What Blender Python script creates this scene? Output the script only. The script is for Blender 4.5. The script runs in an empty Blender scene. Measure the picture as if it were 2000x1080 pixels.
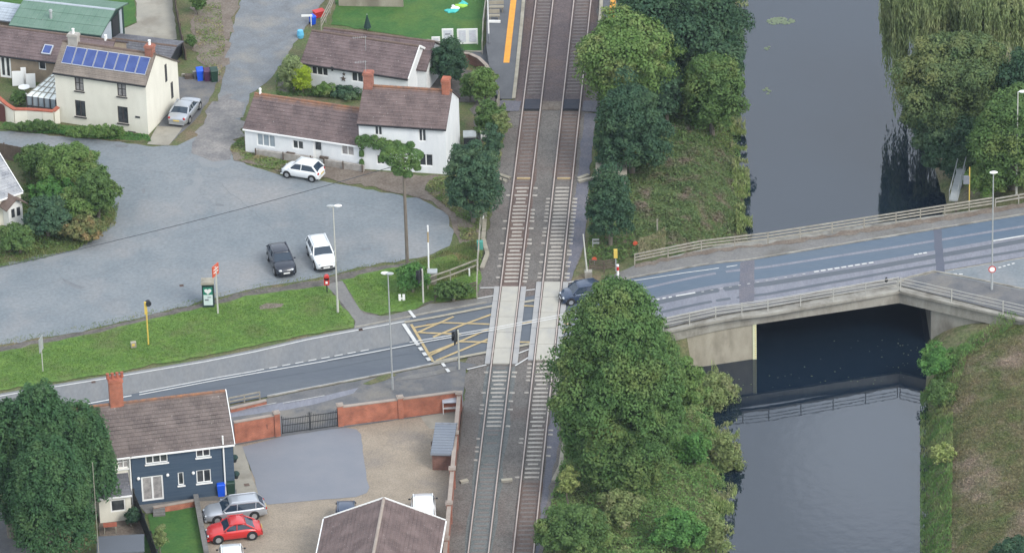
import bpy, math, random
import numpy as np
from mathutils import Matrix, Vector
random.seed(7); R = np.random.default_rng(11)
S = bpy.context.scene; COL = S.collection

# ------------------------------------------------------------ camera, sky, sun, exposure
FOC, TH, RO = 11500.0, math.radians(28.2), math.radians(1.7)
DIST = FOC/24.3
cf = np.array([0, math.cos(TH), -math.sin(TH)]); _r = np.array([1., 0, 0]); _u = np.array([0, math.sin(TH), math.cos(TH)])
cr = math.cos(RO)*_r-math.sin(RO)*_u; cu = math.sin(RO)*_r+math.cos(RO)*_u
CC = -DIST*cf
cam = bpy.data.cameras.new('camera'); co = bpy.data.objects.new('camera', cam); COL.objects.link(co)
cam.sensor_width = 36; cam.lens = 36*FOC/2000; cam.clip_start = 1; cam.clip_end = 6000
co.matrix_world = Matrix(((cr[0], cu[0], -cf[0], CC[0]), (cr[1], cu[1], -cf[1], CC[1]), (cr[2], cu[2], -cf[2], CC[2]), (0, 0, 0, 1)))
S.camera = co
SUN_EL, SUN_AZ = math.radians(40), math.radians(-48)      # azimuth from +X, towards the viewer
sd = Vector((math.cos(SUN_EL)*math.cos(SUN_AZ), math.cos(SUN_EL)*math.sin(SUN_AZ), math.sin(SUN_EL)))
W = bpy.data.worlds.new('World'); S.world = W; W.use_nodes = True
nt = W.node_tree; nt.nodes.clear()
sky = nt.nodes.new('ShaderNodeTexSky'); sky.sky_type = 'NISHITA'; sky.sun_disc = False
sky.sun_elevation = SUN_EL; sky.sun_rotation = math.atan2(sd.x, sd.y)
sky.air_density = 1.0; sky.dust_density = 3.5; sky.ozone_density = 1.0
hsv = nt.nodes.new('ShaderNodeHueSaturation'); hsv.inputs['Saturation'].default_value = 0.55
bg = nt.nodes.new('ShaderNodeBackground'); bg.inputs[1].default_value = 0.15
ow = nt.nodes.new('ShaderNodeOutputWorld')
# broken bright overcast in front of the sky
def ray0(px, py):
    v = cf+(px-1000)/FOC*cr+(540-py)/FOC*cu; return v/np.linalg.norm(v)
tcw = nt.nodes.new('ShaderNodeTexCoord'); nz = nt.nodes.new('ShaderNodeTexNoise'); nz.inputs['Scale'].default_value = 2.6; nz.inputs['Detail'].default_value = 5
rmp = nt.nodes.new('ShaderNodeMapRange'); rmp.inputs[1].default_value = .35; rmp.inputs[2].default_value = .68; rmp.inputs[3].default_value = 4.7; rmp.inputs[4].default_value = 6.6
cmb = nt.nodes.new('ShaderNodeVectorMath'); cmb.operation = 'SCALE'; cmb.inputs[0].default_value = (.91, 1.0, 1.12)
mxw = nt.nodes.new('ShaderNodeMix'); mxw.data_type = 'RGBA'; mxw.inputs[0].default_value = .8
nt.links.new(tcw.outputs['Generated'], nz.inputs['Vector']); nt.links.new(nz.outputs['Fac'], rmp.inputs[0]); nt.links.new(rmp.outputs[0], cmb.inputs['Scale'])
nt.links.new(sky.outputs[0], hsv.inputs['Color']); nt.links.new(hsv.outputs[0], mxw.inputs[6]); _g = ray0(1738, 885); _g = (_g[0], _g[1], -_g[2])                # bright patch added to the sky to make a glow on the canal
dt = nt.nodes.new('ShaderNodeVectorMath'); dt.operation = 'DOT_PRODUCT'; nv_ = nt.nodes.new('ShaderNodeVectorMath'); nv_.operation = 'NORMALIZE'
nt.links.new(tcw.outputs['Generated'], nv_.inputs[0]); nt.links.new(nv_.outputs[0], dt.inputs[0]); dt.inputs[1].default_value = _g
gm = nt.nodes.new('ShaderNodeMapRange'); gm.interpolation_type = 'SMOOTHERSTEP'; gm.inputs[1].default_value = math.cos(math.radians(1.3)); gm.inputs[2].default_value = 1.0; gm.inputs[3].default_value = 1.0; gm.inputs[4].default_value = 1.45
g2 = nt.nodes.new('ShaderNodeVectorMath'); g2.operation = 'SCALE'
nt.links.new(dt.outputs['Value'], gm.inputs[0]); nt.links.new(cmb.outputs[0], g2.inputs[0]); nt.links.new(gm.outputs[0], g2.inputs['Scale']); nt.links.new(g2.outputs[0], mxw.inputs[7]); nt.links.new(mxw.outputs[2], bg.inputs[0]); nt.links.new(bg.outputs[0], ow.inputs[0])
sl = bpy.data.lights.new('sun', 'SUN'); sl.energy = 1.35; sl.angle = math.radians(22); sl.color = (1, .96, .9)
so = bpy.data.objects.new('sun', sl); COL.objects.link(so); so.rotation_euler = sd.to_track_quat('Z', 'Y').to_euler()
so.location = (60, -60, 80)
S.view_settings.view_transform = 'Standard'; S.view_settings.look = 'None'; S.view_settings.gamma = 1
S.view_settings.exposure = 0.80
S.cycles.max_bounces = 6; S.cycles.diffuse_bounces = 3; S.cycles.transparent_max_bounces = 6

HAZE = 0.00005
# ------------------------------------------------------------ geometry of the photograph's ground
def ray(px, py): return cf+(px-1000)/FOC*cr+(540-py)/FOC*cu
def P(px, py, z=0.0):
    d = ray(px, py); t = (z-CC[2])/d[2]; return CC+t*d
def proj(p):
    v = np.asarray(p, float)-CC; w = v@cf; return 1000+FOC*(v@cr)/w, 540-FOC*(v@cu)/w
def zr(x):                                   # road level: rises from the crossing to the bridge
    t = min(max((x-5.5)/12.5, 0), 1); return 1.05*t*t*(3-2*t)
def Pr(px, py, dz=0.0):
    z = 0
    for _ in range(6): p = P(px, py, z+dz); z = zr(p[0])
    return P(px, py, z+dz)
WL = -3.1
eL = [P(x, y, WL) for x, y in ((1400, 1400), (1405, 1080), (1400, 860), (1350, 745), (1345, 700), (1380, 600), (1448, 450), (1440, 250), (1446, 0), (1448, -300))]
eR = [P(x, y, WL) for x, y in ((1800, 1400), (1802, 1080), (1806, 700), (1840, 400), (1800, 250), (1775, 0), (1775, -300))]
LY = [p[1] for p in eL]; LX = [p[0] for p in eL]; RY = [p[1] for p in eR]; RX = [p[0] for p in eR]
def lump(x, y, s=1.0):
    return (np.sin(x*.9*s+1.3*np.sin(y*.7*s))+np.sin(y*1.3*s+1.7*np.sin(x*.5*s+2))+np.sin((x+y)*.4*s+.5))/3
bnA, bnB = Pr(1304, 650), Pr(1752, 569)       # near face of the bridge
bfA, bfB = Pr(1240, 520), Pr(2000, 398)       # far fence line
def line_y(A, B, x): return A[1]+(B[1]-A[1])*(x-A[0])/(B[0]-A[0])
def hgt(x, y):
    x = np.asarray(x, float); y = np.asarray(y, float)
    xl = np.interp(y, LY, LX); xr = np.interp(y, RY, RX)
    dl = xl-x; dr = x-xr
    left = np.clip(WL-.4+(dl+.6)*.85, -4.6, 0)
    right = np.where(dr > 0, WL-.2+4.3*(1-np.exp(-np.maximum(dr, 0)*.30))+.12*lump(x*.7, y*.6), WL-.2)
    h = np.where(dl > 0, left, np.where(dr > 0, right, -4.6))
    yn = line_y(bnA, bnB, x); yf = line_y(bfA, bfB, x)          # road embankment
    emb = np.vectorize(zr)(x)-.35
    ins = (y > yn+.4) & (y < yf-.4) & (x > 5.5)
    h = np.where(ins & ((dl > -.5) | (x > 34)), np.maximum(h, emb), h)
    dn = np.minimum(np.abs(y-yn-.4), np.abs(y-yf+.4))
    near = (~ins) & (x > 5.5) & ((dl > .2) | (dr > 3.0))
    h = np.where(near, np.maximum(h, emb-1.5*dn-.3), h)
    return h

# ------------------------------------------------------------ materials
MATS = {}
GF = dict(car_park=0.688, lane=0.733, road_dark=0.651, road_pale=0.722, road_pale_blue=0.788, road_blue=0.651, gravel=0.755, pad_tarmac=0.741, lawn=0.666, garden_lawn=0.666, ballast=0.666, apron=0.629, footpath=0.616, crossing_panel=0.83, lane_rough=0.74, concrete_path=0.74, ballast_dark=0.9, cess=0.74, ballast_brown=0.74, platform_tarmac=0.74, dirt=0.74, dirt_dark=0.74, field=0.74, grass_ground=0.74, panel_grey=0.814, sleeper_buried=0.74, pad_tarmac_dark=0.74, yellow_line=0.74, pale_yellow=0.74, dull_ridge=0.74, white_line=0.85, worn_line=0.8, sleeper=0.85, lawn_blade=0.7, field_grass=0.8, coping=0.85)
def lin(c):
    c = np.array(c)/255.; return tuple(np.where(c <= .04045, c/12.92, ((c+.055)/1.055)**2.4))
def mat(name, c1, c2=None, scale=2.0, rough=.85, fine=.25, fscale=25, bump=.0, bscale=20, metal=0, spec=.3, c3=None, s3=.3, detail=6, lo=.35, hi=.65, stretch=None, island=0, transl=0, coat=0):
    if name in MATS: return MATS[name]
    k = GF.get(name, 1); c1, c2, c3 = [None if q is None else tuple(v*k for v in q) for q in (c1, c2, c3)]
    m = bpy.data.materials.new(name); MATS[name] = m; m.use_nodes = True
    n = m.node_tree; N = n.nodes; L = n.links; b = N['Principled BSDF']
    b.inputs['Roughness'].default_value = rough; b.inputs['Metallic'].default_value = metal
    b.inputs['Specular IOR Level'].default_value = spec
    if coat: b.inputs['Coat Weight'].default_value = coat; b.inputs['Coat Roughness'].default_value = .05
    tc = N.new('ShaderNodeTexCoord'); vec = tc.outputs['Object']
    if stretch:
        mp = N.new('ShaderNodeMapping'); mp.inputs['Scale'].default_value = stretch; L.new(vec, mp.inputs[0]); vec = mp.outputs[0]
    def noise(sc, det=5):
        t = N.new('ShaderNodeTexNoise'); t.inputs['Scale'].default_value = sc; t.inputs['Detail'].default_value = det; t.inputs['Roughness'].default_value = .6
        L.new(vec, t.inputs['Vector']); return t.outputs['Fac']
    def ramp(f, a, c):
        r = N.new('ShaderNodeMapRange'); r.inputs[1].default_value = a; r.inputs[2].default_value = c; L.new(f, r.inputs[0]); return r.outputs[0]
    def mix(f, a, c, mode='MIX'):
        x = N.new('ShaderNodeMix'); x.data_type = 'RGBA'; x.blend_type = mode
        for s, v in ((x.inputs[0], f), (x.inputs[6], a), (x.inputs[7], c)):
            if isinstance(v, bpy.types.NodeSocket): L.new(v, s)
            elif isinstance(v, (int, float)): s.default_value = v
            else: s.default_value = (*v[:3], 1)
        return x.outputs[2]
    col = (*c1, 1)
    if c2 is not None: col = mix(ramp(noise(scale, detail), lo, hi), c1, c2)
    if c3 is not None: col = mix(ramp(noise(s3, 4), .5, .68), col, c3)
    if fine:
        f = ramp(noise(fscale, 3), .25, .75)
        r = N.new('ShaderNodeMapRange'); r.inputs[3].default_value = 1-fine; r.inputs[4].default_value = 1+fine; L.new(f, r.inputs[0])
        cc = N.new('ShaderNodeCombineColor')
        for i in range(3): L.new(r.outputs[0], cc.inputs[i])
        col = mix(1.0, col, cc.outputs[0], 'MULTIPLY')
    if island:
        g = N.new('ShaderNodeNewGeometry'); r = N.new('ShaderNodeMapRange')
        r.inputs[3].default_value = 1-island; r.inputs[4].default_value = 1+island; L.new(g.outputs['Random Per Island'], r.inputs[0])
        h = N.new('ShaderNodeHueSaturation'); L.new(r.outputs[0], h.inputs['Value'])
        L.new(col, h.inputs['Color']) if isinstance(col, bpy.types.NodeSocket) else None
        col = h.outputs[0]
    if isinstance(col, bpy.types.NodeSocket): L.new(col, b.inputs['Base Color'])
    else: b.inputs['Base Color'].default_value = col
    if bump:
        bp = N.new('ShaderNodeBump'); bp.inputs['Strength'].default_value = bump; bp.inputs['Distance'].default_value = .05
        L.new(noise(bscale, 4), bp.inputs['Height']); L.new(bp.outputs[0], b.inputs['Normal'])
    if transl:
        t = N.new('ShaderNodeBsdfTranslucent'); x = N.new('ShaderNodeMixShader'); x.inputs[0].default_value = transl
        L.new(col, t.inputs[0]); L.new(b.outputs[0], x.inputs[1]); L.new(t.outputs[0], x.inputs[2]); L.new(x.outputs[0], N['Material Output'].inputs[0])
    return m
def tile_mat(name, c1, c2, lichen=None, row=.33, tile=.3, top=5.0, patch=None):
    """roof tiles: UV = (metres along, metres up the slope)"""
    m = bpy.data.materials.new(name); MATS[name] = m; m.use_nodes = True
    n = m.node_tree; N = n.nodes; L = n.links; b = N['Principled BSDF']; b.inputs['Roughness'].default_value = .8; b.inputs['Specular IOR Level'].default_value = .3
    uv = N.new('ShaderNodeUVMap'); br = N.new('ShaderNodeTexBrick'); L.new(uv.outputs[0], br.inputs['Vector'])
    br.inputs['Scale'].default_value = 1; br.inputs['Brick Width'].default_value = tile; br.inputs['Row Height'].default_value = row
    br.inputs['Mortar Size'].default_value = .010; br.inputs['Bias'].default_value = 0
    br.inputs['Color1'].default_value = (*c1, 1); br.inputs['Color2'].default_value = (*c2, 1); br.inputs['Mortar'].default_value = (*[v*.5 for v in c1], 1)
    def noise(sc, det=5, a=.4, c=.65, v=None):
        t = N.new('ShaderNodeTexNoise'); t.inputs['Scale'].default_value = sc; t.inputs['Detail'].default_value = det
        L.new(uv.outputs[0], t.inputs['Vector']); r = N.new('ShaderNodeMapRange'); r.inputs[1].default_value = a; r.inputs[2].default_value = c
        L.new(t.outputs['Fac'], r.inputs[0]); return r.outputs[0]
    def mix(f, a, c):
        x = N.new('ShaderNodeMix'); x.data_type = 'RGBA'
        L.new(f, x.inputs[0]); L.new(a, x.inputs[6]); x.inputs[7].default_value = (*c, 1); return x.outputs[2]
    mu = N.new('ShaderNodeMath'); mu.operation = 'MULTIPLY'; mu.inputs[1].default_value = .62; L.new(noise(.7), mu.inputs[0])
    col = mix(mu.outputs[0], br.outputs[0], patch or [v*1.5 for v in c2])
    mu = N.new('ShaderNodeMath'); mu.operation = 'MULTIPLY'; mu.inputs[1].default_value = .7; L.new(noise(7, 3, .66, .72), mu.inputs[0])
    col = mix(mu.outputs[0], col, (.42, .40, .36))
    if lichen:
        sp = N.new('ShaderNodeSeparateXYZ'); L.new(uv.outputs[0], sp.inputs[0])
        r = N.new('ShaderNodeMapRange'); r.inputs[1].default_value = top-1.3; r.inputs[2].default_value = top; L.new(sp.outputs[1], r.inputs[0])
        mm = N.new('ShaderNodeMath'); mm.operation = 'MULTIPLY'; L.new(r.outputs[0], mm.inputs[0]); L.new(noise(2.2, 6, .3, .55), mm.inputs[1])
        col = mix(mm.outputs[0], col, lichen)
    L.new(col, b.inputs['Base Color'])
    bp = N.new('ShaderNodeBump'); bp.inputs['Strength'].default_value = .5; bp.inputs['Distance'].default_value = .03
    L.new(br.outputs['Fac'], bp.inputs['Height']); bp.invert = True; L.new(bp.outputs[0], b.inputs['Normal'])
    return m
def brick_mat(name, c1, c2, mortar, sc=1.0):
    m = bpy.data.materials.new(name); MATS[name] = m; m.use_nodes = True
    N = m.node_tree.nodes; L = m.node_tree.links; b = N['Principled BSDF']; b.inputs['Roughness'].default_value = .9
    tc = N.new('ShaderNodeTexCoord'); sp = N.new('ShaderNodeSeparateXYZ'); L.new(tc.outputs['Object'], sp.inputs[0])
    ad = N.new('ShaderNodeMath'); L.new(sp.outputs[0], ad.inputs[0]); L.new(sp.outputs[1], ad.inputs[1])
    cb = N.new('ShaderNodeCombineXYZ'); L.new(ad.outputs[0], cb.inputs[0]); L.new(sp.outputs[2], cb.inputs[1])
    br = N.new('ShaderNodeTexBrick'); L.new(cb.outputs[0], br.inputs['Vector']); br.inputs['Scale'].default_value = sc
    br.inputs['Brick Width'].default_value = .225; br.inputs['Row Height'].default_value = .075; br.inputs['Mortar Size'].default_value = .008
    br.inputs['Color1'].default_value = (*c1, 1); br.inputs['Color2'].default_value = (*c2, 1); br.inputs['Mortar'].default_value = (*mortar, 1)
    t = N.new('ShaderNodeTexNoise'); t.inputs['Scale'].default_value = 1.5; t.inputs['Detail'].default_value = 6; L.new(tc.outputs['Object'], t.inputs['Vector'])
    r = N.new('ShaderNodeMapRange'); r.inputs[1].default_value = .3; r.inputs[2].default_value = .7; r.inputs[3].default_value = .7; r.inputs[4].default_value = 1.2; L.new(t.outputs['Fac'], r.inputs[0])
    h = N.new('ShaderNodeHueSaturation'); L.new(r.outputs[0], h.inputs['Value']); L.new(br.outputs[0], h.inputs['Color']); L.new(h.outputs[0], b.inputs['Base Color'])
    return m
# ground surfaces
mat('grass_ground', (.10, .15, .045), (.16, .15, .075), .6, c3=(.22, .17, .11), s3=.25, fine=.5, fscale=6)
mat('field', (.14, .19, .065), (.24, .21, .12), .5, c3=(.31, .26, .19), s3=.22, fine=.5, fscale=4, bump=.8, bscale=4, detail=10)
mat('lawn', (.11, .215, .04), (.16, .27, .05), .8, fine=.4, fscale=4, c3=(.15, .19, .06), s3=.3, bump=.4, bscale=8)
mat('garden_lawn', (.055, .16, .035), (.085, .19, .04), .8, fine=.25, fscale=5, c3=(.11, .2, .04), s3=.2, bump=.3, bscale=8)
mat('car_park', (.225, .26, .285), (.30, .325, .34), .30, fine=.16, fscale=3.5, c3=(.345, .345, .345), s3=.11, detail=12, lo=.3, hi=.7)
mat('lane', (.245, .265, .285), (.20, .21, .22), .8, fine=.2, fscale=7, c3=(.30, .29, .27), s3=.3, detail=9)
mat('lane_rough', (.19, .185, .19), (.34, .32, .30), .55, fine=.25, fscale=5, detail=10)
mat('road_dark', (.145, .165, .195), (.165, .185, .21), .5, fine=.1, fscale=10, stretch=(.15, 1, 1))
mat('road_pale', (.27, .27, .265), (.225, .235, .245), .7, fine=.12, fscale=6, stretch=(.8, .25, 1))
mat('road_pale_blue', (.27, .275, .31), (.22, .23, .27), .7, fine=.12, fscale=6, stretch=(1, .3, 1))
mat('road_blue', (.14, .195, .265), (.165, .21, .265), .5, fine=.08, fscale=8, stretch=(.15, 1, 1))
mat('footpath', (.25, .245, .24), (.31, .30, .28), .8, fine=.18, fscale=6, c3=(.20, .19, .17), s3=.4)
mat('apron', (.17, .175, .185), (.24, .235, .235), .6, fine=.15, fscale=7, c3=(.29, .27, .24), s3=.3)
mat('concrete_path', (.44, .41, .34), (.36, .34, .29), .5, fine=.1, c3=(.30, .27, .22), s3=.4)
mat('gravel', (.40, .335, .26), (.335, .28, .215), .5, fine=.28, fscale=9, c3=(.30, .26, .22), s3=.25)
mat('pad_tarmac', (.255, .27, .305), (.28, .29, .32), .5, fine=.06)
mat('ballast', (.185, .168, .152), (.23, .21, .19), .5, fine=.5, fscale=9, c3=(.20, .16, .14), s3=.15, bump=.8, bscale=14)
mat('ballast_dark', (.145, .11, .105), (.105, .085, .085), .6, fine=.4, fscale=9, c3=(.17, .12, .10), s3=.3, bump=.8, bscale=14)
mat('cess', (.15, .155, .19), (.20, .19, .21), .6, fine=.3, fscale=8)
mat('ballast_brown', (.205, .145, .12), (.17, .125, .11), .6, fine=.4, fscale=9, bump=.8, bscale=14)
mat('platform_tarmac', (.16, .165, .175), (.13, .135, .145), .8, fine=.15)
mat('dirt', (.19, .15, .12), (.26, .22, .18), .8, fine=.35, fscale=6)
mat('dirt_dark', (.12, .11, .10), (.19, .17, .15), .9, fine=.35, fscale=5)
mat('white_line', (.66, .66, .64), (.52, .52, .51), 2, fine=.2, lo=.45, hi=.75)
mat('worn_line', (.50, .50, .49), (.33, .33, .33), 1.5, fine=.3, detail=10)
mat('yellow_line', (.62, .47, .24), (.46, .36, .20), 2, fine=.2)
mat('pale_yellow', (.46, .42, .32), (.36, .33, .27), 2, fine=.2)
mat('orange_line', (.72, .33, .05), (.60, .28, .05), 2, fine=.1)
mat('concrete', (.36, .33, .265), (.28, .255, .20), 1.2, fine=.12, c3=(.20, .18, .14), s3=.5, detail=8, stretch=(1, 1, .45))
mat('concrete_old', (.33, .315, .275), (.24, .225, .195), 1.1, fine=.15, c3=(.17, .155, .13), s3=.6, detail=8, stretch=(1, 1, .5))
mat('crossing_panel', (.50, .475, .41), (.43, .41, .36), .8, fine=.1, c3=(.40, .39, .36), s3=.5)
mat('panel_grey', (.36, .36, .36), (.43, .42, .40), .8, fine=.12)
mat('sleeper', (.52, .48, .42), (.32, .29, .26), 2.0, fine=.2, fscale=14)
mat('sleeper_buried', (.235, .21, .19), (.17, .145, .135), 1.5, fine=.3, fscale=12)
mat('rail_top', (.42, .36, .32), (.34, .28, .25), 2, fine=.1, rough=.5)
mat('rail_side', (.075, .05, .042), (.11, .07, .055), 3, fine=.2)
# building surfaces
mat('cream_render', (.72, .695, .60), (.655, .63, .54), 1.2, fine=.04, stretch=(1, 1, .35), detail=9)
mat('white_render', (.76, .77, .77), (.67, .69, .70), 1.1, fine=.04, stretch=(1, 1, .35), detail=9)
mat('stone_wall', (.40, .38, .35), (.26, .235, .21), 2.5, fine=.35, fscale=5)
mat('blue_boards', (.045, .072, .11), (.06, .088, .125), 1, fine=.06, stretch=(.3, .3, 6))
mat('brown_stone', (.31, .25, .18), (.25, .20, .15), 2, fine=.2)
mat('white_paint', (.78, .78, .76), fine=.04)
mat('black_paint', (.025, .027, .03), fine=.1, rough=.6)
mat('dark_frame', (.055, .05, .05), fine=.1, rough=.6)
mat('glass_dark', (.025, .03, .036), (.08, .085, .09), 1.4, fine=0, rough=.12, spec=.5)
mat('glass_pale', (.26, .31, .35), (.34, .38, .41), 1.3, fine=.05, rough=.15, spec=.5)
mat('curtain', (.40, .38, .36), (.20, .19, .19), 2.0, fine=.1, rough=.6)
mat('solar', (.035, .06, .20), (.05, .085, .25), 1.5, fine=.08, rough=.25, spec=.5)
mat('alu', (.50, .52, .56), rough=.4, metal=.5, fine=.05)
mat('poly_roof', (.74, .78, .76), (.66, .70, .68), 1.5, fine=.06, rough=.4)
mat('green_metal', (.20, .31, .24), (.23, .33, .26), 1, fine=.04, rough=.5)
mat('dark_green', (.02, .045, .04), fine=.1)
mat('pale_metal', (.42, .46, .50), (.36, .40, .44), 1, fine=.05, rough=.5)
mat('lead', (.16, .175, .20), (.21, .22, .24), 1.2, fine=.1, rough=.6)
mat('galvanised', (.42, .44, .44), (.34, .36, .36), 2, fine=.08, rough=.5, metal=.2)
mat('rail_grey', (.42, .41, .375), (.34, .335, .31), 2, fine=.1)
mat('pole_pale', (.50, .50, .44), (.40, .40, .36), 2, fine=.08)
mat('wood_pale', (.33, .31, .26), (.24, .22, .18), 2.5, fine=.2)
mat('wood_dark', (.085, .065, .05), (.13, .10, .08), 2, fine=.25)
mat('wood_pole', (.20, .17, .14), (.13, .11, .09), 2, fine=.25, stretch=(4, 4, .6))
mat('bark', (.13, .115, .09), (.19, .17, .14), 2, fine=.3)
mat('red_paint', (.50, .035, .03), fine=.05, rough=.4)
mat('orange_red', (.55, .10, .05), fine=.05, rough=.5)
mat('yellow_paint', (.62, .45, .10), fine=.1, rough=.5)
mat('blue_plastic', (.01, .09, .62), fine=.03, rough=.4)
mat('sky_plastic', (.12, .42, .62), fine=.03, rough=.4)
mat('purple_plastic', (.07, .025, .06), fine=.03, rough=.4)
mat('green_plastic', (.02, .05, .035), fine=.03, rough=.4)
mat('teal_plastic', (.08, .30, .25), fine=.03, rough=.4)
mat('aed_green', (.03, .22, .15), fine=.03, rough=.4)
mat('terracotta', (.38, .12, .07), (.30, .09, .06), 3, fine=.1)
mat('rubber', (.02, .02, .021), fine=.05, rough=.8)
mat('rim', (.45, .46, .47), metal=.6, rough=.35, fine=.05)
mat('car_glass', (.02, .035, .055), fine=0, rough=.06, spec=.6)
mat('lamp_lens', (.75, .76, .74), fine=0, rough=.15, spec=.5)
mat('tail_red', (.35, .02, .02), fine=0, rough=.2)
mat('coping', (.33, .27, .23), (.40, .34, .29), 1.5, fine=.15)
brick_mat('red_brick', (.40, .115, .06), (.31, .09, .05), (.36, .22, .16))
brick_mat('old_brick', (.38, .13, .08), (.27, .09, .06), (.30, .22, .18))
brick_mat('dull_brick', (.22, .10, .075), (.15, .07, .055), (.20, .14, .11))
tile_mat('tiles_brown', (.105, .078, .075), (.135, .100, .094), (.40, .17, .05), top=4.3)
tile_mat('tiles_brown_low', (.100, .075, .074), (.13, .096, .092), (.40, .18, .06), top=4.0)
tile_mat('tiles_back', (.105, .078, .078), (.135, .10, .098), None)
tile_mat('tiles_cream', (.16, .135, .115), (.185, .155, .13), (.26, .20, .13), top=3.6)
tile_mat('tiles_blue_house', (.10, .080, .075), (.13, .105, .095), (.46, .19, .06), top=5.2)
tile_mat('tiles_garage', (.115, .082, .076), (.135, .098, .09), None, row=.3, tile=.25)
tile_mat('slate', (.21, .22, .24), (.26, .27, .29), None, row=.25, tile=.3, patch=(.5, .5, .5))
def car_paint(name, c, metal=.3): return mat(name, c, fine=0, rough=.35, metal=metal, spec=.5, coat=.8)

# ------------------------------------------------------------ mesh helper
class MB:
    def __init__(s): s.v = []; s.f = []; s.uv = {}; s.mi = {}
    def add(s, vs, fs, uvs=None, mi=0):
        o = len(s.v); s.v += [tuple(map(float, p)) for p in vs]
        for k, f in enumerate(fs):
            if uvs: s.uv[len(s.f)] = uvs[k]
            if mi: s.mi[len(s.f)] = mi
            s.f.append(tuple(i+o for i in f))
        return s
    def box(s, c, sz, rz=0, mi=0):
        hx, hy, hz = sz[0]/2, sz[1]/2, sz[2]/2; cs, sn = math.cos(rz), math.sin(rz)
        vs = []
        for z in (-hz, hz):
            for x, y in ((-hx, -hy), (hx, -hy), (hx, hy), (-hx, hy)):
                vs.append((c[0]+x*cs-y*sn, c[1]+x*sn+y*cs, c[2]+z))
        return s.add(vs, BOXF, mi=mi)
    def beam(s, a, b, w, h, mi=0):             # box between two points, width w (horizontal), height h
        a = np.array(a, float); b = np.array(b, float); d = b-a; L = np.linalg.norm(d); d = d/L
        n = np.cross(d, (0, 0, 1)); ln = np.linalg.norm(n); n = n/ln if ln > 1e-4 else np.array([1., 0, 0]); u = np.cross(n, d)
        vs = [p+sx*n*w/2+sz*u*h/2 for p, in ((a,), (b,)) for sx, sz in ((-1, -1), (1, -1), (1, 1), (-1, 1))]
        return s.add(vs, [(0, 1, 2, 3), (7, 6, 5, 4), (0, 4, 5, 1), (1, 5, 6, 2), (2, 6, 7, 3), (3, 7, 4, 0)], mi=mi)
    def cyl(s, a, b, r0, r1=None, n=8, mi=0):
        r1 = r0 if r1 is None else r1
        a = np.array(a, float); b = np.array(b, float); d = b-a; d /= np.linalg.norm(d)
        x = np.cross(d, (0, 0, 1) if abs(d[2]) < .9 else (1, 0, 0)); x /= np.linalg.norm(x); y = np.cross(d, x)
        vs = [p+r*(math.cos(t)*x+math.sin(t)*y) for p, r in ((a, r0), (b, r1)) for t in [2*math.pi*i/n for i in range(n)]]
        fs = [(i, (i+1) % n, n+(i+1) % n, n+i) for i in range(n)]+[tuple(range(n-1, -1, -1)), tuple(range(n, 2*n))]
        return s.add(vs, fs, mi=mi)
    def tube(s, pts, rs, n=7):
        for i in range(len(pts)-1): s.cyl(pts[i], pts[i+1], rs[i], rs[i+1], n)
        return s
    def poly(s, pts): return s.add(pts, [tuple(range(len(pts)))])
    def prism(s, pts, z0, z1):
        n = len(pts); a = sum(pts[i][0]*pts[(i+1) % n][1]-pts[(i+1) % n][0]*pts[i][1] for i in range(n))
        if a < 0: pts = pts[::-1]
        vs = [(p[0], p[1], z0) for p in pts]+[(p[0], p[1], z1) for p in pts]
        return s.add(vs, [tuple(range(n-1, -1, -1)), tuple(range(n, 2*n))]+[(i, (i+1) % n, n+(i+1) % n, n+i) for i in range(n)])
    def sphere(s, c, r, nu=10, nv=7):
        if not hasattr(r, '__len__'): r = (r, r, r)
        vs = []; fs = []
        for j in range(nv+1):
            t = math.pi*j/nv
            for i in range(nu):
                p = 2*math.pi*i/nu; vs.append((c[0]+r[0]*math.sin(t)*math.cos(p), c[1]+r[1]*math.sin(t)*math.sin(p), c[2]+r[2]*math.cos(t)))
        for j in range(nv):
            for i in range(nu): fs.append((j*nu+i, (j+1)*nu+i, (j+1)*nu+(i+1) % nu, j*nu+(i+1) % nu))
        return s.add(vs, fs)
BOXF = [(3, 2, 1, 0), (4, 5, 6, 7), (0, 1, 5, 4), (1, 2, 6, 5), (2, 3, 7, 6), (3, 0, 4, 7)]
def tag(o, label=None, cat=None, group=None, kind=None):
    if label: o['label'] = label
    if cat: o['category'] = cat
    if group: o['group'] = group
    if kind: o['kind'] = kind
    return o
def thing(name, label, cat, loc=(0, 0, 0), rz=0, group=None):
    o = bpy.data.objects.new(name, None); COL.objects.link(o); o.location = [float(v) for v in loc]; o.rotation_euler = (0, 0, rz)
    o.empty_display_size = .3; return tag(o, label, cat, group)
def rootloc(o):
    l = np.zeros(3)
    while o is not None: l += np.array(o.location); o = o.parent
    return l
def part(name, mb, m, parent=None, local=False, smooth=False, label=None):
    """link MB as one mesh; vertices given in world space unless local"""
    me = bpy.data.meshes.new(name)
    off = np.zeros(3) if (local or parent is None) else rootloc(parent)
    v = np.array(mb.v)-off
    me.from_pydata(v.tolist(), [], mb.f)
    for x in (m if isinstance(m, (list, tuple)) else [m]): me.materials.append(MATS[x])
    if mb.mi:
        for k, i in mb.mi.items(): me.polygons[k].material_index = i
    if mb.uv:
        ul = me.uv_layers.new(name='UVMap')
        for k, u in mb.uv.items():
            p = me.polygons[k]
            for j, li in enumerate(p.loop_indices): ul.data[li].uv = u[j]
    if smooth: me.polygons.foreach_set('use_smooth', [True]*len(me.polygons))
    me.validate(); me.update()
    o = bpy.data.objects.new(name, me); COL.objects.link(o)
    if parent is not None: o.parent = parent
    if label: o['label'] = label
    return o
def copy_tree(o, parent=None):
    c = o.copy(); COL.objects.link(c)
    if parent is not None: c.parent = parent
    for ch in list(o.children): copy_tree(ch, c)
    return c
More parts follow.
